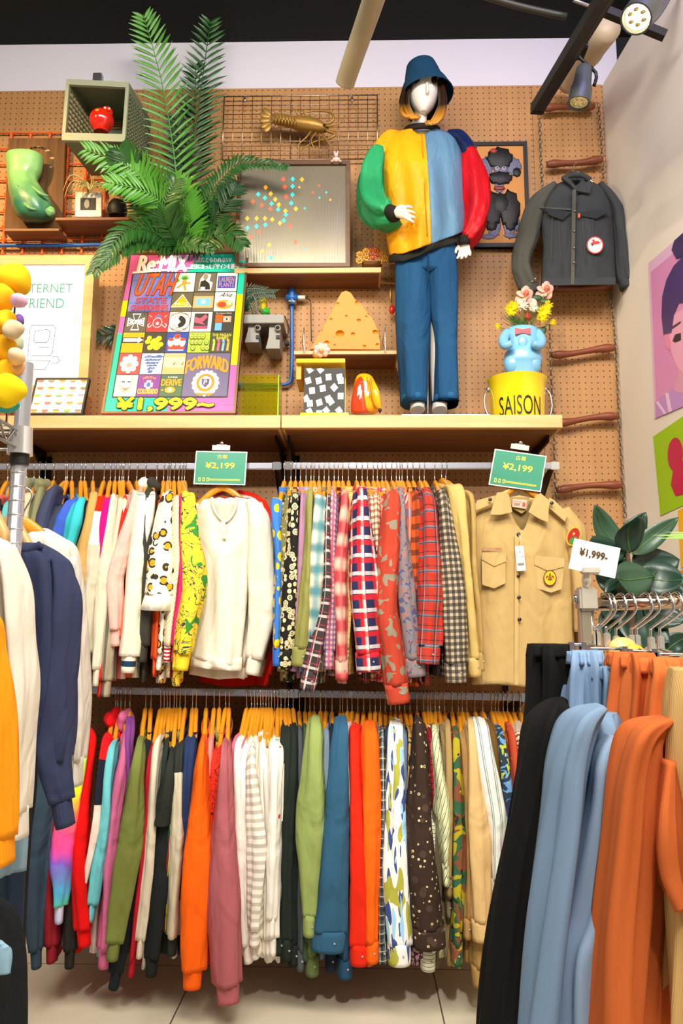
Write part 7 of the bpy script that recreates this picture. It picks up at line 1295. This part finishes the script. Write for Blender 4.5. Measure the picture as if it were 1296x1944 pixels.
# clip hangers
for i, (hx, tx, by) in enumerate(((1140, 1150, 1222), (1146, 1158, 1222), (1165, 1178, 1224), (1184, 1196, 1230), (1214, 1226, 1228), (1224, 1240, 1228), (1252, 1266, 1232), (1270, 1284, 1230))):
    Yi = YR-.04; lab = 'chrome clip hanger on the round rail, number %d from the left post' % (i+1)
    lab = ['left-most chrome clip hanger close to the post, holding black trousers', 'second chrome clip hanger, touching the left-most one', 'chrome clip hanger over the light blue denim waistband', 'chrome clip hanger right above the round wooden hanger top', 'chrome clip hanger between the wooden hanger top and orange trousers', 'chrome clip hanger above the left edge of the orange trousers', 'chrome clip hanger above the middle of the orange trousers', 'chrome clip hanger nearest the right edge of the picture'][i]
    t = thing('clip_hanger', lab, 'hanger', P(hx, 1200, Yi), 'chrome clip hangers'); z0 = P(hx, by-8, Yi).z; rz = (ra.z+(rb.z-ra.z)*(P(tx, 1150, YR).x-ra.x)/(rb.x-ra.x))
    N = V((P(hx, by, Yi).x, YR, z0)); tx_ = P(tx, 1150, YR).x
    tube('hook', [N, N+V((0, 0, .025)), V((N.x*.9+tx_*.1, YR-.002, rz-.045)), V((tx_, YR-.02, rz-.018)), V((tx_+.003, YR-.018, rz+.004)), V((tx_-.0, YR-.003, rz+.018)), V((tx_-.008, YR+.014, rz+.008)), V((tx_-.012, YR+.02, rz-.006))], .0026, chrome, t, 10, 4)
    box('ferrule', N+V((-.006, -.006, -.012)), N+V((.006, .006, .014)), mat('ferrule', '#c8c6ba', .3, .7), t, .002)
    if i in (0, 2, 5, 7):
        xa, xb, yy = {0: (1078, 1112, 1223), 2: (1108, 1190, 1231), 5: (1188, 1246, 1236), 7: (1238, 1330, 1242)}[i]
        tube('cross_bar', [P(xa, yy, YR-.16), N+V((0, -.0, -.012)), P(xb, yy, YR-.16)] if 0 else [P(xa, yy, YR-.1), P(xb, yy+1, YR-.1)], .0028, chrome, t, 8, 1)
        tube('neck_rod', [N+V((0, 0, -.01)), P((xa+xb)/2, yy, YR-.1)], .003, chrome, t, 8, 1)
        for cx in (xa+6, xb-6): box('clip', P(cx-3, yy-4, YR-.11), P(cx+3, yy+16, YR-.095), chrome, t, .001)
t = thing('round_top_hanger', 'pale round topped wooden hanger between the clip hangers', 'hanger', P(1185, 1235, YR)); 
for nm_, px, py, r_, c_ in (('wooden_disc', 1184, 1238, 27, '#e8b062'), ('yellow_disc', 1206, 1244, 19, '#f0a824')): c = P(px, py, YR-.02+(.0 if r_ > 20 else -.02)); tube(nm_, [c, c+V((0, .014, 0))], r_*kR, mat(nm_, c_, .4), t, 32, 1)
# trousers and shirts on the rack
def trousers(label, Y, rows_, dep, spec, seed, cord=0, loops=(), fo=.01, cat_='trousers', band=None, nm_='trousers', rough=.9, k=4):
    t = thing(nm_, label, cat_, P((rows_[0][0]+rows_[0][1])/2, rows_[0][2], Y), 'clothes on the front rolling rack')
    loft('legs' if cat_ == 'trousers' else 'body', [(P((a_+b_)/2, y, Y), V(((b_-a_)/2*MP(Y), 0, 0)), V((0, dep*d_, 0))) for a_, b_, y, d_ in rows_], fab(spec, cord, rough), t, 60, 6, (fo, k+2), seed, ex=2.4, r0=1)
    if band:
        a_, b_, y, hgt = band; loft('waistband', [(P((a_+b_)/2, y, Y), V(((b_-a_)/2*MP(Y)+.003, 0, 0)), V((0, dep*rows_[0][3]+.004, 0))), (P((a_+b_)/2-1, y+hgt, Y), V(((b_-a_)/2*MP(Y)+.004, 0, 0)), V((0, dep*rows_[1][3]*.9+.004, 0)))], fab(spec, 500, rough), t, 90, 3, (.0065, 9), seed+1, r0=1)
    for x, y in loops: c = P(x, y, Y-dep*.9); box('belt_loop', c+V((-.0035, .001, -.015)), c+V((.0035, .008, .015)), fab(spec, cord, rough), t, .002)
    return t
blk = '#0b0b0b'
trousers('black corduroy trousers, left-most clothes on the front rolling rack', -1.95, [(1014, 1074, 1222, .8), (1010, 1078, 1248, 1), (1007, 1092, 1300, 1), (996, 1100, 1420, 1), (975, 1105, 1550, 1), (952, 1110, 1700, 1), (936, 1110, 1820, 1), (926, 1110, 1980, 1)], .06, blk, 71, 4200, band=(1013, 1074, 1224, 22), rough=.95)
def sleevy(label, Y, sh, rows_, dep, spec, seed, sl, cord=4200, nm_='corduroy_shirt'):
    t = thing(nm_, label, 'shirt', P(sh[0][0], sh[0][1], Y), 'clothes on the front rolling rack')
    loft('body', [(P((a_+b_)/2, y, Y), V(((b_-a_)/2*MP(Y), 0, 0)), V((0, dep*d_, 0))) for a_, b_, y, d_ in rows_], fab(spec, cord), t, 40, 6, (.010, 5), seed, ex=2.3)
    for i, (pts, ws, dy) in enumerate(sl):
        secs = []; K = len(pts)
        for j, (x, y) in enumerate(pts):
            c = P(x, y, Y-dep-dy); a_ = P(*pts[max(0, j-1)], Y-dep-dy); b_ = P(*pts[min(K-1, j+1)], Y-dep-dy); tn = (b_-a_).normalized(); B = V((0, 1, 0)); Ax = tn.cross(B).normalized(); secs.append((c, Ax*ws[j]*MP(Y), B*.05*(.6 if j == 0 else 1)))
        loft('sleeve', secs, fab(spec, cord), t, 30, 8, (.009, 3), seed+i+1, ex=2.4)
    return t
sleevy('black velvet-like corduroy shirt hanging in front of the black trousers', -2.0, [(1040, 1330)], [(1040, 1066, 1322, .5), (1024, 1078, 1345, .9), (1014, 1085, 1400, 1), (985, 1088, 1560, 1), (955, 1085, 1760, 1), (932, 1080, 1980, 1)], .07, blk, 73, [([(1050, 1332), (1026, 1380), (1008, 1500), (978, 1700), (948, 1980)], [8, 18, 22, 26, 28], 0)])
lb = '#7590ae'
trousers('light blue corduroy trousers with gathered waistband on the front rack', -2.0, [(1078, 1124, 1234, .7), (1072, 1128, 1262, 1), (1068, 1130, 1310, 1), (1064, 1140, 1400, 1), (1056, 1150, 1600, 1), (1048, 1150, 1960, 1)], .06, '#7d98ba', 75, 4200, (), band=(1080, 1124, 1236, 24))
trousers('second light blue trousers right of the first, with belt loops', -2.03, [(1120, 1170, 1264, .7), (1116, 1172, 1290, 1), (1114, 1172, 1340, 1), (1114, 1170, 1450, 1), (1100, 1160, 1700, 1), (1096, 1160, 1960, 1)], .05, '#6d8aa6', 77, 4200, (), band=(1121, 1170, 1266, 22))
sleevy('light blue corduroy shirt in front of the blue trousers, narrow', -2.12, [(1150, 1330)], [(1100, 1168, 1352, .35), (1082, 1168, 1378, .8), (1072, 1166, 1440, 1), (1062, 1156, 1560, 1), (1040, 1150, 1760, 1), (1020, 1150, 1980, 1)], .06, lb, 79, [([(1140, 1342), (1104, 1372), (1082, 1450), (1070, 1560), (1046, 1760), (1028, 1980)], [8, 20, 26, 28, 32, 36], 0)])
sleevy('second light blue corduroy shirt with angled elbow beside the orange trousers', -2.1, [(1160, 1400)], [(1142, 1172, 1392, .4), (1130, 1174, 1430, .9), (1124, 1160, 1560, 1), (1112, 1160, 1760, 1), (1100, 1160, 1980, 1)], .06, '#8aa2c0', 83, [([(1160, 1395), (1146, 1440), (1140, 1540), (1118, 1720), (1090, 1812), (1092, 1980)], [8, 14, 17, 30, 28, 30], .03)])
og_ = '#c0602c'
trousers('rust orange corduroy trousers with gathered waist on the front rack', -2.08, [(1172, 1218, 1238, .7), (1166, 1226, 1262, 1), (1162, 1232, 1310, 1), (1152, 1232, 1400, 1), (1148, 1225, 1560, 1), (1150, 1225, 1760, 1), (1152, 1225, 1980, 1)], .06, '#c4622e', 85, 4200, (), band=(1172, 1222, 1240, 26))
trousers('second rust orange trousers at the right, with belt loops and gathered waist', -2.12, [(1214, 1296, 1248, .7), (1208, 1300, 1275, 1), (1200, 1300, 1330, 1), (1196, 1300, 1450, 1), (1196, 1305, 1700, 1), (1196, 1310, 1980, 1)], .07, '#cf6c34', 87, 4200, (), band=(1215, 1296, 1250, 28), fo=.013)
sleevy('rust orange corduroy shirt in front of the orange trousers', -2.22, [(1280, 1370)], [(1230, 1300, 1372, .4), (1206, 1302, 1400, .8), (1196, 1300, 1470, 1), (1186, 1290, 1640, 1), (1170, 1280, 1820, 1), (1160, 1275, 1990, 1)], .06, og_, 89, [([(1262, 1366), (1216, 1395), (1196, 1470), (1186, 1600), (1172, 1780), (1166, 1990)], [8, 20, 24, 28, 32, 34], 0), ([(1262, 1440), (1252, 1560), (1258, 1640), (1276, 1700)], [10, 20, 22, 16], .02)])
trousers('beige corduroy garment cut by the right edge of the picture', -2.3, [(1296, 1340, 1268, .7), (1290, 1350, 1330, 1), (1284, 1350, 1450, 1), (1280, 1350, 1700, 1), (1278, 1350, 1980, 1)], .06, '#c9a468', 91, 2200, cat_='trousers')
t = thing('price_card', 'white price card reading 1,999 yen clipped to the end of the rolling rack', 'price sign', P(1125, 1060, YR-.03)); O = P(1079, 1079, YR-.03); X_ = P(1167, 1098, YR-.03)-O; Y_ = P(1090, 1022, YR-.03)-O; slab('card', O, X_, Y_, .002, mat('card_white', '#e9e7e2', .4), t); ar = Art(O, X_, Y_); ar.text('¥1,999-', .16, .46, .76, .74, cm_('#4c3a22'), 2, 0, 0, .0006); ar.build('card_print', t)
box('clip', P(1106, 1077, YR-.04), P(1134, 1090, YR-.02), mat('clear_plastic', '#d9d4c4', .2, 0, tr=.5), t, .002); tube('ball_joint', [P(1114, 1088, YR-.02), P(1113, 1100, YR-.02), P(1114, 1116, YR-.01)], [.006, .009, .005], mat('clear_plastic', '#d9d4c4', .2, 0, tr=.5), t, 12, 3)
# ---------------------------------------------------------------- rubber plant
t = thing('rubber_plant', 'rubber plant with big dark green leaves behind the rolling rack in the right corner', 'plant', P(1200, 1300, -1.0)); rl = [mat('rubber_leaf', '#17382a', .4, 0, coat=.1), mat('rubber_leaf_pale', '#34523c', .42, 0, coat=.1)]; vn = mat('leaf_vein', '#4a6c3a', .4)
def bleaf(b, tip, wd, m, Y=-1.0, dy=0.0, fl=1.0):
    B_, T_ = P(*b, Y), P(*tip, Y+dy); d = T_-B_; sd = d.cross(V((.15, -1, .2))).normalized()*wd*1.25*MP(Y); nr = sd.cross(d).normalized(); v, f = [], []; n_ = 12
    for i in range(n_+1):
        q = i/n_; w_ = math.sin(PI*q**.85)**.75 if 0 < q < 1 else 0; c = B_+d*q+nr*(.03*math.sin(PI*q))*-1
        for s in (-1, -.5, 0, .5, 1): v.append(c+sd*w_*s*fl-nr*abs(s)*.012*w_*(-1))
    for i in range(n_):
        for j in range(4): f.append((i*5+j, i*5+j+1, (i+1)*5+j+1, (i+1)*5+j))
    o = mesh('leaf', v, f, m, t); s_ = o.modifiers.new('s', 'SOLIDIFY'); s_.thickness = .0015
    vv, ff = tube_geo([B_+d*q-nr*(.03*math.sin(PI*q)) for q in (0, .3, .6, .95)], [.0028, .0024, .0018, .0006], 6, 2); o2 = mesh('midrib', vv, ff, vn, t); subparent(o2, o)
for b, tp, wd, mi, dy in (((1185, 1048), (1128, 958), 20, 1, -.05), ((1186, 1050), (1118, 1030), 22, 0, -.1), ((1190, 1045), (1226, 972), 20, 0, .05), ((1196, 1050), (1210, 982), 26, 0, -.1), ((1200, 1052), (1288, 982), 16, 1, 0), ((1192, 1060), (1140, 1050), 16, 0, 0), ((1200, 1085), (1290, 1062), 34, 0, .05), ((1210, 1090), (1300, 1100), 30, 0, -.05), ((1240, 1095), (1170, 1095), 26, 1, -.15), ((1205, 1098), (1210, 1130), 14, 1, -.1), ((1240, 1090), (1300, 1130), 30, 0, 0), ((1180, 1100), (1130, 1090), 22, 0, .05), ((1190, 1160), (1140, 1130), 24, 0, 0), ((1190, 1150), (1150, 1220), 26, 0, 0), ((1200, 1150), (1180, 1240), 30, 0, .05), ((1205, 1150), (1222, 1230), 28, 0, -.05), ((1210, 1150), (1270, 1220), 28, 0, 0), ((1220, 1140), (1300, 1180), 26, 0, 0), ((1260, 1240), (1310, 1205), 18, 0, 0), ((1195, 1100), (1160, 1150), 24, 0, 0), ((1215, 1100), (1250, 1160), 26, 0, 0)):
    bleaf(b, tp, wd, rl[mi], -1.0, dy)
tube('trunk', [V((P(1200, 1300, -1.0).x, -1.0, .25)), P(1200, 1250, -1.0), P(1200, 1150, -1.0), P(1190, 1045, -1.0)], [.014, .012, .010, .006], mat('bark', '#4a3626', .8), t, 10, 3)
lathe('pot', [(.0, 0), (.11, 0), (.13, .02), (.15, .27), (.155, .3), (.14, .3), (.13, .25), (0, .25)], V((P(1200, 1300, -1.0).x, -1.0, .001)), mat('dark_pot', '#3a2a24', .5), t, 28)
t = thing('grass_plant', 'thin pale green spiky leaves entering at the right edge in front of the rubber plant', 'plant', P(1320, 1030, -1.3)); a = Acc()
for tp in ((1236, 1016), (1245, 1022), (1262, 1010), (1270, 1018)):
    B_, T_ = P(1420, 1035, -1.3), P(*tp, -1.3); s_ = V((0, 0, .006)); M_ = B_.lerp(T_, .5)+V((0, 0, .012)); a.add([B_-s_, B_+s_, M_+s_, T_, M_-s_, M_+V((0, -.004, 0))], [(0, 1, 2, 5), (0, 5, 4), (5, 2, 3), (4, 5, 3)])
a.build('leaves', mat('spider_leaf', '#8fc05c', .5), t, True)
lathe('pot', [(0, 0), (.07, 0), (.09, .12), (.08, .12), (0, .1)], P(1460, 1100, -1.3), mat('dark_pot', '#3a2a24', .5), t, 20)
q0 = P(1460, 1100, -1.3); tube('stand_pole', [V((q0.x, -1.3, .01)), V((q0.x, -1.3, q0.z+.002))], .014, blackm, t, 10, 1); lathe('stand_foot', [(0, 0), (.12, 0), (.12, .012), (0, .016)], V((q0.x, -1.3, .001)), blackm, t, 24)
# ================================================================ left front rack
YP = -2.02; kp = MP(YP)
t = thing('wire_rack', 'chrome wire shelving rack with grooved pole in the left foreground', 'shelving rack', P(35, 900, YP))
bx = P(35, 900, YP); gp = mat('grooved_chrome', '#d6d6da', .2, .7)
px_ = bx.x; zt2 = P(50, 690, YP).z; tube('pole', [V((px_, YP, .03)), V((px_, YP, zt2))], .0135, gp, t, 20, 1)
A = Acc()
for k in range(60):
    z = .1+k*.0254
    if z < zt2: v, f = lathe_geo([(.0135, 0), (.0142, .0006), (.0142, .0022), (.0135, .0028)], (px_, YP, z), 20); A.add(v, f)
A.build('pole_grooves', gp, t, True)
box('foot_pole', (px_-.6-.012, YP-.012, .03), (px_-.6+.012, YP+.012, zt2), gp, t, .006)
zs_ = P(35, 853, YP).z; lathe('shelf_collar', [(.013, 0), (.0225, .0), (.019, .05), (.013, .05)], (px_, YP, zs_-.01), gp, t, 24); lathe('black_sleeve', [(.0136, 0), (.0165, 0), (.0165, .018), (.0136, .018)], (px_, YP, zs_-.028), black, t, 24)
# shelf: truss edges and wires; runs back-left from the pole towards the viewer
fx, fy = px_-.0, YP
c0 = V((px_, YP, zs_)); cA = V((px_-.62, YP, zs_)); cB = V((px_-.0, YP-.46, zs_)); cC = V((px_-.62, YP-.46, zs_)); A = Acc()
for a_, b_ in ((c0, cA), (c0, cB), (cB, cC), (cA, cC)):
    for dz in (0, .03): A.add(*tube_geo([a_+V((0, 0, dz)), b_+V((0, 0, dz))], .0032, 6, 1))
    n_ = 16; pts = [a_.lerp(b_, k/n_)+V((0, 0, .03*(k % 2))) for k in range(n_+1)]; A.add(*tube_geo(pts, .0022, 5, 1))
for k in range(1, 20): A.add(*tube_geo([c0.lerp(cB, k/20)+V((0, 0, .032)), cA.lerp(cC, k/20)+V((0, 0, .032))], .002, 5, 1))
A.build('wire_shelf', wire, t, True); tube('pole', [V((px_-.0, YP-.46, .03)), V((px_, YP-.46, .5))], .0135, gp, t, 12, 1) if 0 else None
tube('hanging_rail', [V((px_-.02, YP+.02, P(20, 1008, YP).z)), V((px_-.5, YP+.02, P(20, 1008, YP).z))], .0125, steel, t, 16, 1)
hr = P(60, 1015, -1.86).z; tube('garment_rail', [V((P(66, 1003, -1.5).x, -1.5, hr+.1)), V((P(66, 1003, -1.5).x-.1, -2.6, hr+.1))], .010, steel, t, 14, 1) if 0 else None
# clear bin with plain soft toys
t = thing('acrylic_bin', 'clear acrylic bin on the wire rack in the left foreground', 'bin', V((px_-.1, YP-.1, zs_+.036))); clr = mat('clear_acrylic', '#ffffff', .03, 0, tr=1, ior=1.12)
z0 = zs_+.036; z1 = P(15, 545, YP-.1).z; bx0, bx1, by0, by1 = px_-.42, px_-.012, YP-.30, YP-.03
for nm_, a_, b_ in (('front_panel', (bx0, by0, z0), (bx1, by0+.004, z1)), ('back_panel', (bx0, by1-.004, z0), (bx1, by1, z1)), ('side_panel', (bx1-.004, by0+.004, z0), (bx1, by1-.004, z1)), ('side_panel', (bx0, by0+.004, z0), (bx0+.004, by1-.004, z1)), ('floor_panel', (bx0+.004, by0+.004, z0), (bx1-.004, by1-.004, z0+.004))): box(nm_, a_, b_, clr, t)
soft = [('#f2b90e', 34, 522, 36, 'biggest plain yellow soft shape at the top of the heap'), ('#eda80a', 0, 560, 30, 'plain golden yellow soft shape under the top one'), ('#d8a8c4', 44, 562, 16, 'pale pink soft shape'), ('#6c4c96', 46, 600, 12, 'small purple soft shape'), ('#f0b414', 6, 605, 28, 'plain yellow soft shape in the middle of the bin'), ('#cdb894', 36, 618, 20, 'tan soft shape beside the middle yellow one'), ('#b8c8a8', 36, 642, 19, 'mint grey soft shape'), ('#f0b010', 4, 655, 28, 'yellow soft shape left of the mint grey one'), ('#e0c09a', 40, 668, 18, 'peach beige soft shape'), ('#5c9a3c', -4, 692, 20, 'leaf green soft shape'), ('#d9a87c', 40, 690, 18, 'light brown soft shape'), ('#f4d010', 20, 735, 32, 'lemon yellow soft shape at the bottom of the bin'), ('#3ca49a', 10, 762, 30, 'flat teal soft shape on the bin floor'), ('#f0b40e', 10, 702, 26, 'deep yellow soft shape low in the bin')]
for i, (c_, px, py, r_, lab) in enumerate(soft):
    Y_ = YP-.12-.02*(i % 3); px2 = px-10*(1 if px > 30 else 0); r2 = r_*MP(Y_)*1.05; o = ell('soft_toy', P(px2, py+8, Y_), (r2, r2*.8, r2*(.95 if i != 12 else .4)), fab(c_), None, i, .07, freq=1.6); tag(o, lab+', in the clear bin', 'soft toy', 'plain soft toys in the clear bin')
# clothes on the left rack, facing right/front
def rackgar(label, Y, rows_, dep, spec, seed, sleeves=(), neck=None, cat_='sweatshirt', nm_='sweatshirt', cuffs=True, hem=True):
    t = thing(nm_, label, cat_, P((rows_[0][0]+rows_[0][1])/2, rows_[0][2], Y), 'clothes on the left front rack')
    loft('body', [(P((a_+b_)/2, y, Y), V(((b_-a_)/2*MP(Y), 0, 0)), V((0, dep*d_, 0))) for a_, b_, y, d_ in rows_], fab(spec), t, 40, 6, (.007, 4), seed, ex=2.3)
    for i, (pts, ws, dy, cf) in enumerate(sleeves): fsleeve(pts, Y-dy, ws, .04, spec, t, seed+i+2, cf, cl=46)
    if neck: pts, r_ = neck; tube('neckband', [P(x, y, Y-dep*.55-.01) for x, y in pts], r_, fab(spec, 900), t, 10, 4)
    return t
rackgar('dark charcoal garment hanging low behind the left rack sweaters', -1.62, [(-30, 40, 1240, .8), (-40, 58, 1300, 1), (-30, 62, 1500, 1), (-30, 44, 1700, 1), (-30, 34, 1960, 1)], .05, '#1c2026', 101, cat_='jacket', nm_='dark_jacket')
rackgar('white sweatshirt behind the navy one on the left front rack', -1.66, [(60, 92, 1004, .35), (38, 112, 1018, .7), (20, 138, 1040, .9), (20, 146, 1090, 1), (20, 150, 1200, 1), (20, 153, 1350, 1), (20, 152, 1420, .9)], .05, '#ddd5cc', 103, [([(140, 1060), (149, 1200), (153, 1350), (149, 1442)], [9, 11, 11, 8], -.02, True)])
rackgar('navy blue crew neck sweatshirt on the left front rack', -1.9, [(36, 82, 1032, .35), (30, 106, 1050, .8), (28, 126, 1080, 1), (28, 134, 1150, 1), (24, 137, 1260, 1), (22, 137, 1380, 1), (20, 130, 1440, .9)], .06, '#363d5e', 105, [([(112, 1062), (124, 1130), (118, 1230), (108, 1330), (100, 1430), (116, 1520)], [10, 22, 26, 28, 28, 20], .012, True)], ([(38, 1042), (52, 1045), (66, 1041), (78, 1034)], .008))
rackgar('light blue denim piece peeking below the cream sweatshirt', -2.1, [(-40, 36, 1520, .8), (-40, 38, 1580, 1), (-40, 34, 1655, 1)], .03, '#8aa6b8', 107, nm_='denim_garment', cat_='denim')
rackgar('cream sweatshirt on the left front rack, nearest the pole', -2.12, [(-60, 8, 1022, .4), (-60, 26, 1040, .8), (-60, 40, 1080, 1), (-60, 46, 1160, 1), (-60, 52, 1260, 1), (-60, 46, 1400, 1), (-60, 34, 1480, 1)], .05, '#e6dfd2', 109, [([(14, 1040), (30, 1110), (40, 1220), (44, 1310), (34, 1440), (36, 1540)], [12, 18, 18, 20, 20, 15], .03, True)])
rackgar('orange sweatshirt sleeve at the left edge on the front rack', -2.3, [(-90, -30, 1150, .6), (-90, -12, 1200, 1), (-90, -4, 1400, 1), (-90, 0, 1500, 1)], .05, '#f59a10', 111, [([(-22, 1180), (-6, 1300), (2, 1450), (8, 1590)], [14, 15, 18, 13], .02, True)])
rackgar('black garment at the bottom left corner', -2.2, [(-60, 0, 1720, .8), (-60, 16, 1760, 1), (-60, 28, 1850, 1), (-60, 26, 1980, 1)], .05, '#17191c', 113, nm_='black_garment', cat_='garment')
rackgar('pale blue fabric edge in the bottom left corner', -2.35, [(-40, 2, 1790, .6), (-40, 6, 1815, 1), (-40, 3, 1850, .7)], .02, '#8cb0c8', 115, nm_='blue_fabric', cat_='garment')
rackgar('steel blue trousers hanging low at the left edge', -1.75, [(0, 34, 1560, .8), (-6, 40, 1640, 1), (-10, 36, 1760, 1), (-20, 34, 1830, 1)], .04, '#2b3a50', 117, nm_='trousers', cat_='trousers')
for lab, px, py, Y_, hf, dr in (('pale wooden hanger in the navy sweatshirt on the left rack', 22, 980, -1.9, 44, 52), ('orange wooden hanger behind it in the white sweatshirt', 45, 985, -1.68, 45, 24), ('pale wooden hanger arm at the left edge above the cream sweatshirt', -28, 945, -2.12, 50, 64)):
    N = P(px, py, Y_); fhanger(px, py, Y_, hf, dr, P(px, py-40, Y_).z, lab, None, mat('pale_hanger', '#e6b878', .4, 0, coat=.3) if 'pale' in lab else hangw)
